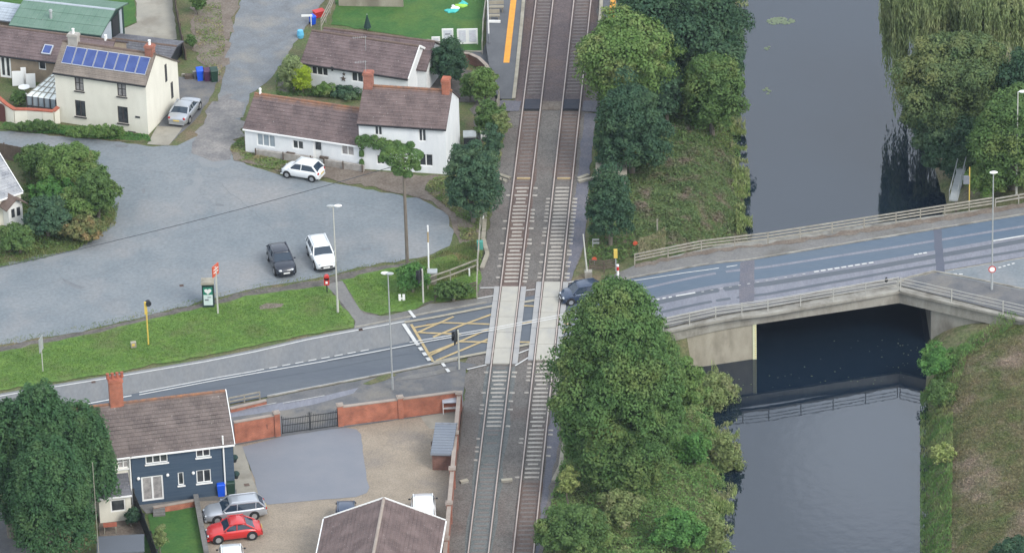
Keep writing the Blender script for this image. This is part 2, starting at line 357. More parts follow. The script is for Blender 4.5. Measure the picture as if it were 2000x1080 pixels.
def fastmesh(name, V, nper, m, parent=None):
    """V (N*nper,3) of separate polygons with nper corners"""
    V = np.asarray(V, float)
    if parent is not None: V = V-rootloc(parent)
    n = len(V)//nper; me = bpy.data.meshes.new(name); me.vertices.add(len(V)); me.vertices.foreach_set('co', V.astype(np.float32).ravel())
    me.loops.add(len(V)); me.loops.foreach_set('vertex_index', np.arange(len(V), dtype=np.int32))
    me.polygons.add(n); me.polygons.foreach_set('loop_start', np.arange(0, len(V), nper, dtype=np.int32))
    me.update(calc_edges=True); me.materials.append(MATS[m])
    o = bpy.data.objects.new(name, me); COL.objects.link(o)
    if parent is not None: o.parent = parent
    return o
def struct(name, mb, m, smooth=False): return tag(part(name, mb, m, smooth=smooth), kind='structure')
def ragged(pts, step=.7, amp=.12, closed=True):
    out = []; n = len(pts)
    for i in range(n if closed else n-1):
        a = np.array(pts[i]); b = np.array(pts[(i+1) % n]); L = np.linalg.norm(b-a); k = max(1, int(L/step))
        for j in range(k):
            p = a+(b-a)*j/k
            if amp: p[:2] += R.normal(0, amp, 2)
            out.append(p)
    return out
def sheet(name, px, z, m, amp=.1, f=P):
    pts = ragged([f(x, y, z) for x, y in px], amp=amp) if amp else [f(x, y, z) for x, y in px]
    if f is Pr:
        for p in pts: p[2] = zr(p[0])+z
        import mathutils.geometry as mg
        mb = MB(); tri = mg.tessellate_polygon([[Vector((p[0], p[1], 0)) for p in pts]]); mb.add(pts, [tuple(t) for t in tri])
        return struct(name, mb, m)
    return struct(name, MB().poly(pts), m)
def ribbon_mb(mb, pts, w, close=False):
    pts = [np.array(p, float) for p in pts]; L = []; Rr = []
    for i, p in enumerate(pts):
        a = pts[max(i-1, 0)]; b = pts[min(i+1, len(pts)-1)]; d = b-a; n = np.array([-d[1], d[0], 0]); n /= np.linalg.norm(n)
        L.append(p+n*w/2); Rr.append(p-n*w/2)
    k = len(pts); mb.add(L+Rr, [(i+k, i+k+1, i+1, i) for i in range(k-1)]); return mb
def sub(pts, step=1.5): return ragged(pts, step=step, amp=0, closed=False)+[np.array(pts[-1])]
# ------------------------------------------------------------ ground, water
gx = np.concatenate([np.array([-2500, -900, -400, -200, -120, -80, -60]), np.arange(-50, 50.1, .6), np.array([60, 80, 120, 200, 400, 900, 2500])])
gy = np.concatenate([np.array([-420, -300, -200, -130, -90, -70]), np.arange(-60, 66.1, .7), np.array([75, 90, 130, 200, 400, 900, 3000])])
GX, GY = np.meshgrid(gx, gy); GZ = hgt(GX, GY)
mb = MB(); nx, ny = len(gx), len(gy)
mb.v = list(zip(GX.ravel().tolist(), GY.ravel().tolist(), GZ.ravel().tolist()))
mb.f = [(j*nx+i, j*nx+i+1, (j+1)*nx+i+1, (j+1)*nx+i) for j in range(ny-1) for i in range(nx-1)]
gr = struct('ground', mb, 'grass_ground', smooth=True); gr.data.materials.append(mat('x', (1, 1, 1)) if 0 else MATS['field'])
xr_c = np.interp((gy[:-1]+gy[1:])/2, RY, RX)
gr.data.polygons.foreach_set('material_index', [1 if (gx[i] > xr_c[j]-1) else 0 for j in range(ny-1) for i in range(nx-1)])
m = bpy.data.materials.new('water'); MATS['water'] = m; m.use_nodes = True; b = m.node_tree.nodes['Principled BSDF']
b.inputs['Base Color'].default_value = (.006, .014, .026, 1); b.inputs['Roughness'].default_value = .03; b.inputs['IOR'].default_value = 1.64
t = m.node_tree.nodes.new('ShaderNodeTexNoise'); t.inputs['Scale'].default_value = 1.2; t.inputs['Detail'].default_value = 4
bp = m.node_tree.nodes.new('ShaderNodeBump'); bp.inputs['Strength'].default_value = .10; bp.inputs['Distance'].default_value = .03
tc = m.node_tree.nodes.new('ShaderNodeTexCoord'); m.node_tree.links.new(tc.outputs['Object'], t.inputs['Vector'])
m.node_tree.links.new(t.outputs['Fac'], bp.inputs['Height']); m.node_tree.links.new(bp.outputs[0], b.inputs['Normal'])
mb = MB(); ys = [-420, -60, -30, 0, 30, 60, 3000]
for i in range(len(ys)-1):
    q = [(float(np.interp(y, LY, LX))-4, y, WL) if s else (float(np.interp(y, RY, RX))+4, y, WL) for y, s in ((ys[i], 1), (ys[i], 0), (ys[i+1], 0), (ys[i+1], 1))]
    mb.poly(q)
struct('canal_water', mb, 'water')

# ------------------------------------------------------------ flat surfaces left of the railway
sheet('car_park_surface', [(-60, 246), (0, 255), (100, 264), (200, 274), (300, 286), (345, 284), (380, 268), (430, 262), (452, 290), (455, 312), (500, 328), (560, 345), (640, 356), (700, 366), (760, 378), (830, 392), (875, 420), (886, 450), (876, 480), (835, 500), (770, 512), (700, 522), (640, 540), (480, 566), (385, 592), (290, 615), (200, 638), (100, 656), (0, 674), (-60, 684)], .02, 'car_park')
sheet('lane', [(478, -60), (470, 0), (452, 60), (440, 110), (436, 150), (425, 200), (400, 262), (420, 285), (450, 290), (468, 240), (490, 184), (520, 160), (550, 128), (578, 80), (610, 40), (640, -10), (650, -60)], .03, 'lane')
sheet('lane_stones', [(408, 210), (440, 180), (468, 200), (476, 240), (456, 300), (440, 316), (410, 312), (380, 300), (392, 250)], .034, 'lane_rough', amp=.3)
sheet('lane_verge', [(372, -60), (375, 20), (372, 70), (385, 120), (404, 135), (432, 160), (440, 110), (452, 60), (470, 0), (478, -60)], .035, 'dirt', amp=.25)
sheet('farm_yard_concrete', [(262, -60), (264, 0), (268, 45), (234, 60), (230, 80), (345, 78), (338, 20), (336, -60)], .03, 'concrete_path', amp=.05)
sheet('drive', [(345, 150), (428, 156), (392, 222), (330, 284), (288, 282), (320, 225)], .036, 'apron', amp=.05)
sheet('drive_slab', [(308, 246), (356, 250), (330, 284), (288, 282)], .041, 'concrete_path', amp=.03)
sheet('hedge_island_soil', [(-60, 280), (0, 286), (60, 288), (120, 292), (180, 320), (222, 380), (226, 420), (200, 460), (130, 492), (0, 516), (-60, 525)], .04, 'grass_ground', amp=.15)
sheet('house_front_verge', [(-60, 228), (30, 232), (120, 240), (290, 262), (298, 278), (260, 277), (150, 266), (40, 256), (-60, 243)], .045, 'grass_ground', amp=.12)
sheet('verge_kerb_dirt', [(-60, 688), (0, 678), (100, 660), (200, 640), (290, 618), (385, 595), (480, 569), (640, 543), (700, 526), (790, 512), (880, 496), (940, 470), (945, 575), (850, 590), (745, 614), (690, 628), (640, 560), (380, 604), (200, 648), (0, 690), (-60, 700)], .045, 'dirt_dark', amp=.12)
sheet('grass_verge', [(-60, 700), (0, 686), (100, 668), (200, 646), (300, 622), (390, 601), (480, 578), (560, 567), (632, 556), (655, 575), (693, 626), (690, 638), (640, 646), (560, 662), (430, 688), (300, 713), (200, 731), (100, 747), (0, 762), (-60, 774)], .06, 'lawn', amp=.1)
sheet('grass_triangle', [(668, 546), (720, 533), (790, 518), (850, 505), (930, 485), (940, 500), (936, 582), (830, 590), (808, 603), (745, 615), (712, 612), (694, 590)], .06, 'lawn', amp=.12)
sheet('path', [(636, 556), (668, 548), (694, 592), (712, 613), (745, 617), (812, 604), (840, 594), (935, 583), (962, 578), (962, 593), (850, 612), (690, 641), (694, 628), (656, 577)], .066, 'footpath', amp=.04)
sheet('path_patch', [(508, 598), (520, 592), (548, 594), (550, 600), (512, 604)], .066, 'dirt', amp=.1)
sheet('station_lawn', [(640, -60), (655, 10), (648, 48), (830, 78), (838, 103), (942, 104), (948, 0), (950, -60)], .045, 'garden_lawn', amp=.05)
sheet('field_corner', [(-60, -60), (-60, 30), (30, 38), (232, 60), (264, 45), (262, -60)], .045, 'garden_lawn', amp=.1)
sheet('cottage_verge', [(448, 292), (478, 262), (482, 296), (560, 318), (700, 332), (860, 345), (905, 330), (930, 300), (960, 330), (950, 400), (935, 470), (900, 478), (886, 450), (872, 415), (830, 388), (760, 372), (700, 360), (640, 350), (560, 338), (500, 322), (455, 312)], .047, 'dirt', amp=.15)
sheet('cottage_garden_soil', [(545, 150), (600, 160), (700, 185), (830, 160), (900, 130), (955, 150), (975, 200), (985, 240), (970, 300), (940, 420), (930, 300), (925, 200), (700, 190), (540, 180)], .03, 'dirt_dark', amp=.15)

# ------------------------------------------------------------ main road
def loft_sheet(name, top, bot, dz, m, n=70, wob=0):
    a = [Pr(*p) for p in top]; c = [Pr(*p) for p in bot]
    x0 = min(p[0] for p in a+c); x1 = max(p[0] for p in a+c)
    xs = np.linspace(x0, x1, n)
    ya = np.interp(xs, [p[0] for p in a], [p[1] for p in a]); yc = np.interp(xs, [p[0] for p in c], [p[1] for p in c])
    if wob: ya = ya+R.normal(0, wob, n); yc = yc+R.normal(0, wob, n)
    vs = [(x, y, zr(x)+dz) for x, y in zip(xs, ya)]+[(x, y, zr(x)+dz) for x, y in zip(xs, yc)]
    mb = MB().add(vs, [(i+n, i+n+1, i+1, i) for i in range(n-1)])
    return struct(name, mb, m)
farL = [(-60, 781), (0, 770), (100, 753), (200, 737), (300, 720), (400, 703), (500, 683), (600, 660), (700, 641), (790, 624), (850, 612), (960, 593)]
farR = [(1110, 567), (1200, 552), (1232, 546), (1460, 511), (1700, 471), (2000, 422), (2100, 404)]
cen = [(-60, 828), (155, 790), (272, 768), (430, 738), (640, 701), (843, 661), (958, 643), (1136, 610), (1280, 583), (1500, 545), (1712, 511), (2000, 460), (2100, 443)]
nearL = [(-60, 878), (100, 850), (300, 815), (450, 790), (522, 776), (600, 760), (763, 729), (893, 703), (960, 690)]
nearR = [(1100, 664), (1284, 628), (1476, 595), (1745, 547), (1900, 520), (2100, 487)]
loft_sheet('road', farL+farR, nearL+nearR, .07, 'road_dark', n=140)
k = [i for i, p in enumerate(cen) if p[0] <= 960]
loft_sheet('road_west_lane', farL[:-2]+[(800, 622)], [cen[i] for i in k[:-2]]+[(800, 669)], .078, 'road_pale', n=60)
loft_sheet('road_bridge_lane', farR, [(1110, 614)]+cen[7:], .078, 'road_blue', n=60)
loft_sheet('road_side_lane', [(1110, 614)]+cen[7:], nearR, .078, 'road_pale_blue', n=60)
# the wheel-worn bands of the lanes
def band(name, m, px, w, dz=.084):
    mb = MB(); ribbon_mb(mb, [np.array(p) for p in sub([Pr(x, y, dz) for x, y in px])], w); 
    mb.v = [(x, y, zr(x)+dz) for x, y, z in mb.v]; return struct(name, mb, m)
band('lane_wear', 'road_dark', [(200, 793), (430, 752), (640, 717), (800, 687)], .5)
band('lane_wear', 'road_dark', [(1136, 619), (1280, 592), (1500, 554), (1712, 521), (2000, 470), (2060, 460)], .7)
band('lane_wear', 'road_pale_blue', [(1240, 567), (1500, 521), (1760, 481), (2000, 442), (2060, 431)], .35)
band('lane_wear', 'road_dark', [(1290, 610), (1500, 574), (1740, 531), (1830, 516), (2060, 479)], .4, .086)
sheet('road_patch', [(1823, 449), (1838, 447), (1845, 532), (1830, 535)], .092, 'pad_tarmac', amp=.02, f=Pr)
MATS['pad_tarmac_dark'] = mat('pad_tarmac_dark', (.12, .135, .175), (.14, .15, .19), .5, fine=.06)
bpy.data.objects['road_patch'].data.materials[0] = MATS['pad_tarmac_dark']
sheet('road_patch', [(1446, 512), (1474, 508), (1472, 590), (1443, 595)], .090, 'cess', amp=.02, f=Pr)
sheet('side_road', [(1746, 548), (1824, 534), (1900, 521), (2100, 488), (2100, 592), (2000, 570), (1900, 549)], .074, 'car_park', amp=.0, f=Pr)
sheet('side_footpath', [(1752, 556), (1775, 545), (1824, 533), (1900, 547), (2000, 568), (2100, 590), (2100, 655), (2000, 618), (1880, 588)], .13, 'apron', amp=.0, f=Pr)
loft_sheet('footpath_far', [(1180, 548), (1240, 521), (1500, 479), (1750, 440), (2000, 401), (2100, 385)], [(1180, 553)]+farR[2:], .16, 'footpath', n=60, wob=.03)
loft_sheet('footpath_far_verge', [(1240, 521), (1500, 479), (1750, 440), (2000, 401), (2100, 385)], [(1240, 527), (1500, 485), (1750, 449), (2000, 410), (2100, 392)], .18, 'dirt', n=70, wob=.12)
loft_sheet('footpath_south', [(1284, 628), (1476, 595), (1745, 547)], [(1304, 643), (1500, 604), (1756, 556)], .16, 'footpath', n=40)
sheet('apron', [(450, 792), (522, 778), (600, 762), (763, 731), (893, 705), (930, 712), (910, 720), (903, 800), (780, 819), (660, 836), (550, 852), (455, 870), (430, 872)], .06, 'apron', amp=.03)
sheet('service_road', [(440, 806), (560, 784), (640, 771), (700, 757), (690, 768), (620, 788), (560, 800), (440, 816)], .066, 'road_pale_blue', amp=.02)
sheet('grass_tuft_strip', [(712, 748), (740, 735), (768, 727), (775, 731), (750, 742), (722, 750)], .08, 'grass_ground', amp=.1)
sheet('dirt_strip', [(775, 738), (850, 722), (892, 716), (890, 724), (830, 736), (770, 744)], .08, 'footpath', amp=.08)

def stripe(name, m, px, w, dz=.1, step=1.5):
    mb = MB()
    for i, seg in enumerate(px):
        o = len(mb.v); ribbon_mb(mb, sub([Pr(x, y, dz) for x, y in seg], step), w)
        mb.v[o:] = [(x, y, zr(x)+dz+i*.0015) for x, y, z in mb.v[o:]]
    return struct(name, mb, m)
def dashes(a, b, n, duty=.5):
    a = np.array(a, float); b = np.array(b, float); return [(tuple(a+(b-a)*i/n), tuple(a+(b-a)*(i+duty)/n)) for i in range(n)]
stripe('road_marking', 'white_line', [[(272, 770.5), (430, 740.5), (640, 704)], [(272, 766), (430, 736), (500, 724)]], .12)
stripe('road_marking', 'white_line', [[(155, 791), (257, 772)], [(62, 809), (90, 804)]], .15)
stripe('road_marking', 'white_line', dashes((500, 723.5), (730, 681), 9, .62), .12)
stripe('road_marking', 'white_line', [[(640, 703.5), (730, 687), (843, 665), (958, 645), (1136, 611.5)], [(800, 668), (843, 661), (958, 641), (1136, 607)]], .12, dz=.17)
stripe('road_edge_line', 'white_line', [[(-60, 784), (0, 773), (100, 756), (200, 740), (300, 723), (400, 706), (500, 686), (600, 663), (700, 644), (792, 627)]], .13)
stripe('road_edge_line', 'worn_line', [[(522, 772), (600, 757), (763, 726), (850, 708)], [(552, 787), (634, 772)], [(440, 806), (540, 786)]], .12)
stripe('road_edge_line', 'white_line', [[(1232, 549), (1380, 527), (1440, 518)]], .10)
stripe('road_edge_line', 'worn_line', [[(1284, 625), (1476, 592), (1740, 545)]], .14)
stripe('road_marking', 'white_line', dashes((1282, 585), (1318, 578.5), 3)+[[(1320, 578), (1358, 571.5)]]+dashes((1590, 531), (1710, 512), 9, .7)+dashes((1785, 498), (1812, 493.5), 3, .8)+[[(1940, 471), (2060, 451)]], .2)
stripe('road_marking', 'worn_line', dashes((1370, 570), (1585, 533), 12, .3), .12)
stripe('road_marking', 'white_line', dashes((1862, 527), (1925, 535), 1, 0.01)+dashes((1950, 523), (1985, 513), 4, .6)+dashes((1862, 535), (1885, 536), 2, .6), .18)
stripe('yellow_box_marking', 'yellow_line', [[(803, 633), (846, 706)], [(816, 649), (886, 618)], [(846, 658), (904, 634), (965, 612)], [(864, 630), (959, 633)], [(831, 650), (901, 652)], [(852, 704), (956, 661)], [(898, 667), (956, 668)], [(1022, 597), (1045, 598)], [(1020, 632), (1040, 628)], [(1010, 668), (1036, 668)], [(1097, 632), (1115, 633)], [(1097, 650), (1112, 643)], [(1096, 663), (1110, 657)], [(838, 690), (905, 664), (956, 642)], [(816, 649), (831, 650)], [(840, 694), (898, 667)], [(809, 640), (864, 630)]], .22, dz=.104)
stripe('yellow_edge_marking', 'pale_yellow', [[(790, 629), (850, 619), (968, 596)], [(1022, 590), (1045, 586)], [(846, 707), (953, 687), (968, 685)], [(1012, 676), (1036, 671)]], .32, dz=.135)
stripe('stop_line', 'white_line', [[(788, 632), (812, 668)]]+dashes((812, 668), (842, 708), 4, .62), .3, dz=.14)
stripe('stop_line', 'white_line', [[(799, 606), (810, 620)]]+dashes((864, 709), (880, 730), 2, .62), .25, dz=.14)
stripe('crossing_edge_line', 'white_line', [[(912, 721), (950, 712)], [(1006, 714), (1032, 698)], [(932, 583), (965, 577)], [(938, 562), (970, 561.5)], [(1020, 568), (1045, 565)], [(1012, 690), (1036, 681)], [(1106, 552), (1138, 547)]], .13, dz=.11)
# kerbs as real steps
def kerb(name, px, h=.12, m='concrete_old', w=.14):
    mb = MB(); pts = sub([Pr(x, y, 0) for x, y in px], 1.8)
    for a, b in zip(pts[:-1], pts[1:]):
        a = a.copy(); b = b.copy(); a[2] = zr(a[0])+.07+h/2-.02; b[2] = zr(b[0])+.07+h/2-.02
        mb.beam(a, b, w, h)
    return struct(name, mb, m)
kerb('kerb', [(693, 641), (790, 622), (850, 610), (950, 592)], .08)
kerb('kerb', [(1200, 552), (1232, 545), (1460, 510), (1700, 470), (2000, 421), (2100, 403)])
kerb('kerb', [(1284, 629), (1476, 596), (1745, 549)])
kerb('kerb', [(522, 777), (600, 761), (763, 730), (893, 704)], .08)
kerb('kerb', [(1750, 555), (1775, 544), (1824, 532), (1900, 546), (2000, 567), (2100, 589)])

# ------------------------------------------------------------ railway
rt = [1047.5, 1081, 1122, 1154.5]; rb = [915.1, 954.5, 1002.7, 1042.5]
def rx(i, y): return rt[i]+(rb[i]-rt[i])*y/1080
sheet('ballast', [(1022, -60), (1018, 60), (1004, 195), (978, 260), (965, 340), (958, 420), (940, 500), (935, 560), (912, 715), (902, 800), (892, 900), (880, 1000), (866, 1140), (1052, 1140), (1070, 1000), (1095, 930), (1100, 850), (1106, 720), (1112, 560), (1140, 480), (1150, 330), (1165, 215), (1168, 100), (1175, -60)], .05, 'ballast', amp=.12)
sheet('ballast_north', [(1024, -60), (1006, 195), (1000, 212), (1150, 212), (1162, 100), (1172, -60)], .056, 'ballast_dark', amp=.1)
def strip_between(name, i, j, y0, y1, m, z=.06, off=0):
    n = 12; ys = np.linspace(y0, y1, n)
    l = [P(rx(i, y)+off*(-3), y, z) for y in ys]; r = [P(rx(j, y)+off*3, y, z) for y in ys]
    for q in (l, r):
        for p in q[1:-1]: p[0] += R.normal(0, .08)
    sheet_ = MB().poly(l+r[::-1]); return struct(name, sheet_, m)
strip_between('ballast_brown', 0, 1, 218, 560, 'ballast_brown', off=1)
strip_between('ballast_brown', 1, 1, 330, 560, 'ballast_brown', z=.062, off=2.2)
strip_between('ballast_brown', 2, 3, 218, 350, 'ballast_brown', off=1)
strip_between('ballast_brown', 2, 3, 938, 1120, 'ballast_brown', off=1)
strip_between('ballast_grey', 0, 1, 716, 1130, mat('ballast_grey', (.115, .125, .12), (.15, .155, .15), .6, fine=.4, fscale=9, bump=.8, bscale=14) and 'ballast_grey', z=.061, off=3)
strip_between('ballast_brown', 2, 3, 350, 556, 'ballast', z=.061)
sheet('cess_path', [(1142, 222), (1165, 222), (1152, 330), (1140, 480), (1116, 548), (1106, 548), (1118, 440), (1130, 330)], .058, 'cess', amp=.05)
sheet('cess_path', [(1075, 800), (1095, 800), (1092, 860), (1078, 930), (1064, 1010), (1048, 1090), (1044, 1090), (1062, 930)], .058, 'cess', amp=.06)
exp_ = {0: ((362, 558), (722, 836)), 2: ((366, 556), (712, 938))}
def sleeper_mb(ls, le, rs=0, mid=1.12):
    mb = MB()
    if mid: mb.box((0, 0, .04), (mid, .25, .10))
    if ls: mb.box((-1.02-ls/2+.1, 0, .035), (ls, .25, .1))
    if rs: mb.box((1.02+rs/2-.1, 0, .035), (rs, .25, .1))
    return mb
for ti, (i, side) in enumerate(((0, 'western'), (2, 'eastern'))):
    a = (P(rx(i, 1200), 1200)+P(rx(i+1, 1200), 1200))/2; c = (P(rx(i, -100), -100)+P(rx(i+1, -100), -100))/2
    d = c-a; Ln = np.linalg.norm(d); d /= Ln; nrm = np.array([d[1], -d[0], 0])
    t = thing('railway_track', 'rusty twin rails of the track %s on grey ballast' % ('nearer the cottages' if ti == 0 else 'nearer the canal'), 'railway track', a, 0, 'two parallel railway tracks')
    for s in (-1, 1):
        mb = MB(); p = a+nrm*s*.7525; q = c+nrm*s*.7525
        up = np.array([0, 0, 1.])
        mb.beam(p+up*.10, q+up*.10, .14, .03, mi=1); mb.beam(p+up*.155, q+up*.155, .04, .10, mi=1); mb.beam(p+up*.21, q+up*.21, .10, .025)
        part('rail', mb, ['rail_top', 'rail_side'], t)
    ang = math.atan2(nrm[1], nrm[0]); rng = random.Random(ti+3)
    protos = {}
    def proto(key, m):
        if (key, m) not in protos:
            mb = {'mid': sleeper_mb(0, 0), 'l': sleeper_mb(.35, 0), 'r': sleeper_mb(0, 0, .35), 'lr': sleeper_mb(.35, 0, .4), 'ends': sleeper_mb(.4, 0, .4, 0), 'le': sleeper_mb(.3, 0, 0, 0), 'sh': sleeper_mb(0, 0, 0, .8)}[key]
            me = bpy.data.meshes.new('sleeper'); me.from_pydata(mb.v, [], mb.f); me.materials.append(MATS[m]); protos[(key, m)] = me
        return protos[(key, m)]
    cands = []; k = 0
    while k*.65 < Ln:
        pos = a+d*(k*.65+.2); _, py = proj(pos); k += 1
        if not (-8 < py < 1090): continue
        if (552 < py < 716 and i == 0) or (546 < py < 708 and i == 2) or 190 < py < 222: continue
        ex = any(y0 <= py <= y1 for y0, y1 in exp_[i])
        if ex:
            key = rng.choice(['mid', 'l', 'r', 'lr', 'lr', 'sh', 'mid'] if (py > 700) else ['mid', 'lr', 'lr', 'lr', 'r', 'sh'])
            cands.append((0, pos, key, 'sleeper'))
        elif py > 836 and i == 0: cands.append((1, pos, 'le', 'sleeper') if py < 900 and rng.random() < .8 else (2, pos, rng.choice(['mid', 'sh']), 'sleeper_buried'))
        elif py < 215: cands.append((1 if i == 2 else 2, pos, 'mid', 'sleeper_buried'))
        else: cands.append((2, pos, rng.choice(['mid', 'mid', 'l', 'sh']), 'sleeper_buried'))
    cands.sort(key=lambda q: q[0]); nst = MB()
    for n_, (pr, pos, key, m) in enumerate(cands):
        zz = 0 if m == 'sleeper' else (-.018 if pos[1] < 25 else -.010)
        if n_ < 100:
            o = bpy.data.objects.new('sleeper', proto(key, m)); COL.objects.link(o); o.parent = t
            o.location = tuple(pos-a+np.array([0, 0, zz])); o.rotation_euler = (0, 0, ang+rng.uniform(-.01, .01))
        else: nst.box((pos[0], pos[1], .04+zz), (1.12 if key != 'le' else .6, .25, .10), ang)
    if nst.v: tag(part('sleeper', nst, 'sleeper_buried', t), kind='stuff')
    # crossing deck
    ct = thing('crossing_deck', 'pale concrete deck panels between the rails of the track %s' % ('nearer the cottages' if ti == 0 else 'nearer the canal'), 'crossing deck', P((rx(i, 640)+rx(i+1, 640))/2, 640, 0), 0, 'concrete decks of the level crossing')
    y0, y1 = ((562, 713) if i == 0 else (553, 706))
    def along(y, off): 
        m_ = (P(rx(i, y), y)+P(rx(i+1, y), y))/2; return m_+nrm*off
    p0, p1 = along(y1, 0), along(y0, 0)
    for nm, o0, o1, mm in (('centre_panel', -.66, .66, 'crossing_panel'), ('edge_panel', -1.28, -.86, 'panel_grey'), ('edge_panel', .86, 1.28, 'panel_grey')):
        n_p = 5
        for kk in range(n_p):
            q0 = p0+(p1-p0)*(kk/n_p+.002); q1 = p0+(p1-p0)*((kk+1)/n_p-.002)
            mb = MB().prism([tuple(q0+nrm*o0), tuple(q0+nrm*o1), tuple(q1+nrm*o1), tuple(q1+nrm*o0)], .03, .150 if mm == 'crossing_panel' else .144)
            part(nm, mb, mm, ct)
    # foot crossing at the platform end
    ft = thing('foot_crossing_panel', 'dark rubber walkway panel across the rails of the track %s' % ('nearer the cottages' if ti == 0 else 'nearer the canal'), 'crossing panel', along(208, 0), 0, 'dark foot crossing panels')
    q0, q1 = along(216, 0), along(197, 0)
    part('panel', MB().prism([tuple(q0-nrm*.66), tuple(q0+nrm*.66), tuple(q1+nrm*.66), tuple(q1-nrm*.66)], .03, .16), 'black_rubber' if 'black_rubber' in MATS else (mat('black_rubber', (.035, .04, .055), (.05, .05, .06), 2, fine=.1) and 'black_rubber'), ft)
    part('edge_strip', MB().prism([tuple(q0-nrm*.66-d*.2), tuple(q0+nrm*.66-d*.2), tuple(q0+nrm*.66-d*.02), tuple(q0-nrm*.66-d*.02)], .03, .10), 'rubber', ft)
    # end strip of boards south of the exposed sleepers
sheet('foot_crossing_ramp', [(975, 196), (1018, 198), (1014, 217), (978, 218), (968, 210)], .10, 'cess', amp=.02)
sheet('foot_crossing_ramp', [(1140, 197), (1172, 198), (1170, 219), (1137, 217)], .10, 'cess', amp=.02)
sheet('foot_crossing_middle', [(1057, 198), (1098, 198), (1095, 215), (1054, 215)], .09, 'dirt', amp=.02)
for (x0, y0, x1, y1, lb) in ((570, 0, 0, 0, ''),):
    pass
# boards and cable troughs
def trough(px, label, m='concrete', w=.32, h=.16, z=.05):
    pts = [P(x, y, 0) for x, y in px]; t = thing('cable_trough', label, 'cable trough', pts[0], 0, 'pale concrete cable troughs by the tracks')
    mb = MB()
    for a_, b_ in zip(pts[:-1], pts[1:]):
        up = np.array([0, 0, z+h/2]); mb.beam(a_+up, b_+up, w, h)
    part('trough', mb, 'concrete_old', t)
    mb = MB(); L = 0
    for a_, b_ in zip(pts[:-1], pts[1:]):
        n = max(1, int(np.linalg.norm(b_-a_)/1.0)); up = np.array([0, 0, z+h+.02])
        for k in range(n): mb.beam(a_+(b_-a_)*(k/n+.01)+up, a_+(b_-a_)*((k+1)/n-.01)+up, w+.02, .04)
    part('lid', mb, m, t)
trough([(1102, 868), (1097, 900), (1095, 915), (1081, 943)], 'kinked pale trough at the foot of the big tree south of the crossing')
trough([(948, 418), (944, 470), (952, 500), (941, 528)], 'kinked pale trough beside the green cabinet north of the crossing')
trough([(969, 343), (996, 352)], 'upper of two short pale troughs on the cottage side')
trough([(970, 351), (989, 358)], 'lower of two short pale troughs on the cottage side')
trough([(1129, 353), (1150, 345)], 'upper of two short pale troughs beside the concrete hut')
trough([(1129, 358), (1165, 350)], 'lower of two short pale troughs beside the concrete hut')
trough([(899, 945), (914, 941)], 'short pale trough across the ballast beside the wall coping')
trough([(979, 942), (1001, 940)], 'short pale trough between the two tracks', z=.04)
for i, lb in ((0, 'nearer the cottages'), (2, 'nearer the canal')):
    y = 351
    a_ = P(rx(i, y)+5, y, 0); b_ = P(rx(i+1, y)-4, y, 0); up = np.array([0, 0, .11])
    o = part('timber_board', MB().beam(a_+up, b_+up, .22, .1), mat('tan_board', (.42, .32, .18), (.33, .25, .15), 2) and 'tan_board'); tag(o, 'tan board lying across the track '+lb+' above the white sleepers', 'board', 'tan boards across the tracks')
# platforms
def platform(name, edge_px, back_px, label, z1=.85):
    def zz(y): return .08+(z1-.08)*min(max((193-y)/110., 0), 1)
    e = [(x, y) for x, y in edge_px]
    t = thing('station_platform', label, 'platform', P(*e[0]), 0)
    n = len(e); E = [P(x, y, zz(y)) for x, y in e]; B = [P(x, y, zz(y)) for x, y in back_px]
    for q, src in ((E, e), (B, back_px)):
        pass
    for q_, e_ in zip(B, E): q_[2] = e_[2]
    vs = E+B+[np.array([p[0], p[1], -.05]) for p in E+B]
    fs = [(i, i+1, n+i+1, n+i) for i in range(n-1)]+[(i+2*n, i+2*n+1, i+1, i) for i in range(n-1)]+[(n+i, n+i+1, 3*n+i+1, 3*n+i) for i in range(n-1)]+[(0, n, 3*n, 2*n), (n-1, 2*n-1, 4*n-1, 3*n-1)]
    part('surface', MB().add(vs, fs), 'platform_tarmac', t)
    sgn = 1 if B[0][0] < E[0][0] else -1
    mb = MB()
    for i in range(n-1):
        mb.beam(E[i]+np.array([-.12*sgn, 0, .03]), E[i+1]+np.array([-.12*sgn, 0, .03]), .3, .08)
    part('coping_edge', mb, 'concrete', t)
    return t, zz
tp, zz1 = platform('p', [(1006, 193), (1011, 150), (1017, 90), (1022, 40), (1027, -20), (1034, -90)], [(972, 193), (958, 150), (950, 90), (950, 40), (952, -20), (955, -90)], 'grey tarmac platform with an orange line beside the fenced lawn')
def zl(x, y): return P(x, y, zz1(y)+.02)
mb = MB(); ribbon_mb(mb, [P(989, 123, zz1(123)+.012), P(991.6, 100, zz1(100)+.012), P(993.5, 83, .862), P(1003, 0, .862), P(1010, -60, .862)], .52)
part('warning_line', mb, 'orange_line', tp)
tp2, zz2 = platform('p', [(1158, 150), (1162, 110), (1167, 60), (1171, 20), (1176, -90)], [(1195, 150), (1200, 110), (1205, 60), (1212, 20), (1222, -90)], 'grey tarmac platform half hidden by trees on the canal side', z1=.8)
mb = MB(); ribbon_mb(mb, [P(1191, 60, .815), P(1198, 0, .815), P(1204, -60, .815)], .5); part('warning_line', mb, 'orange_line', tp2)
sheet('platform_path', [(880, 112), (945, 98), (955, 60), (975, 190), (968, 212), (985, 222), (960, 150), (935, 125)], .07, 'platform_tarmac', amp=.03)

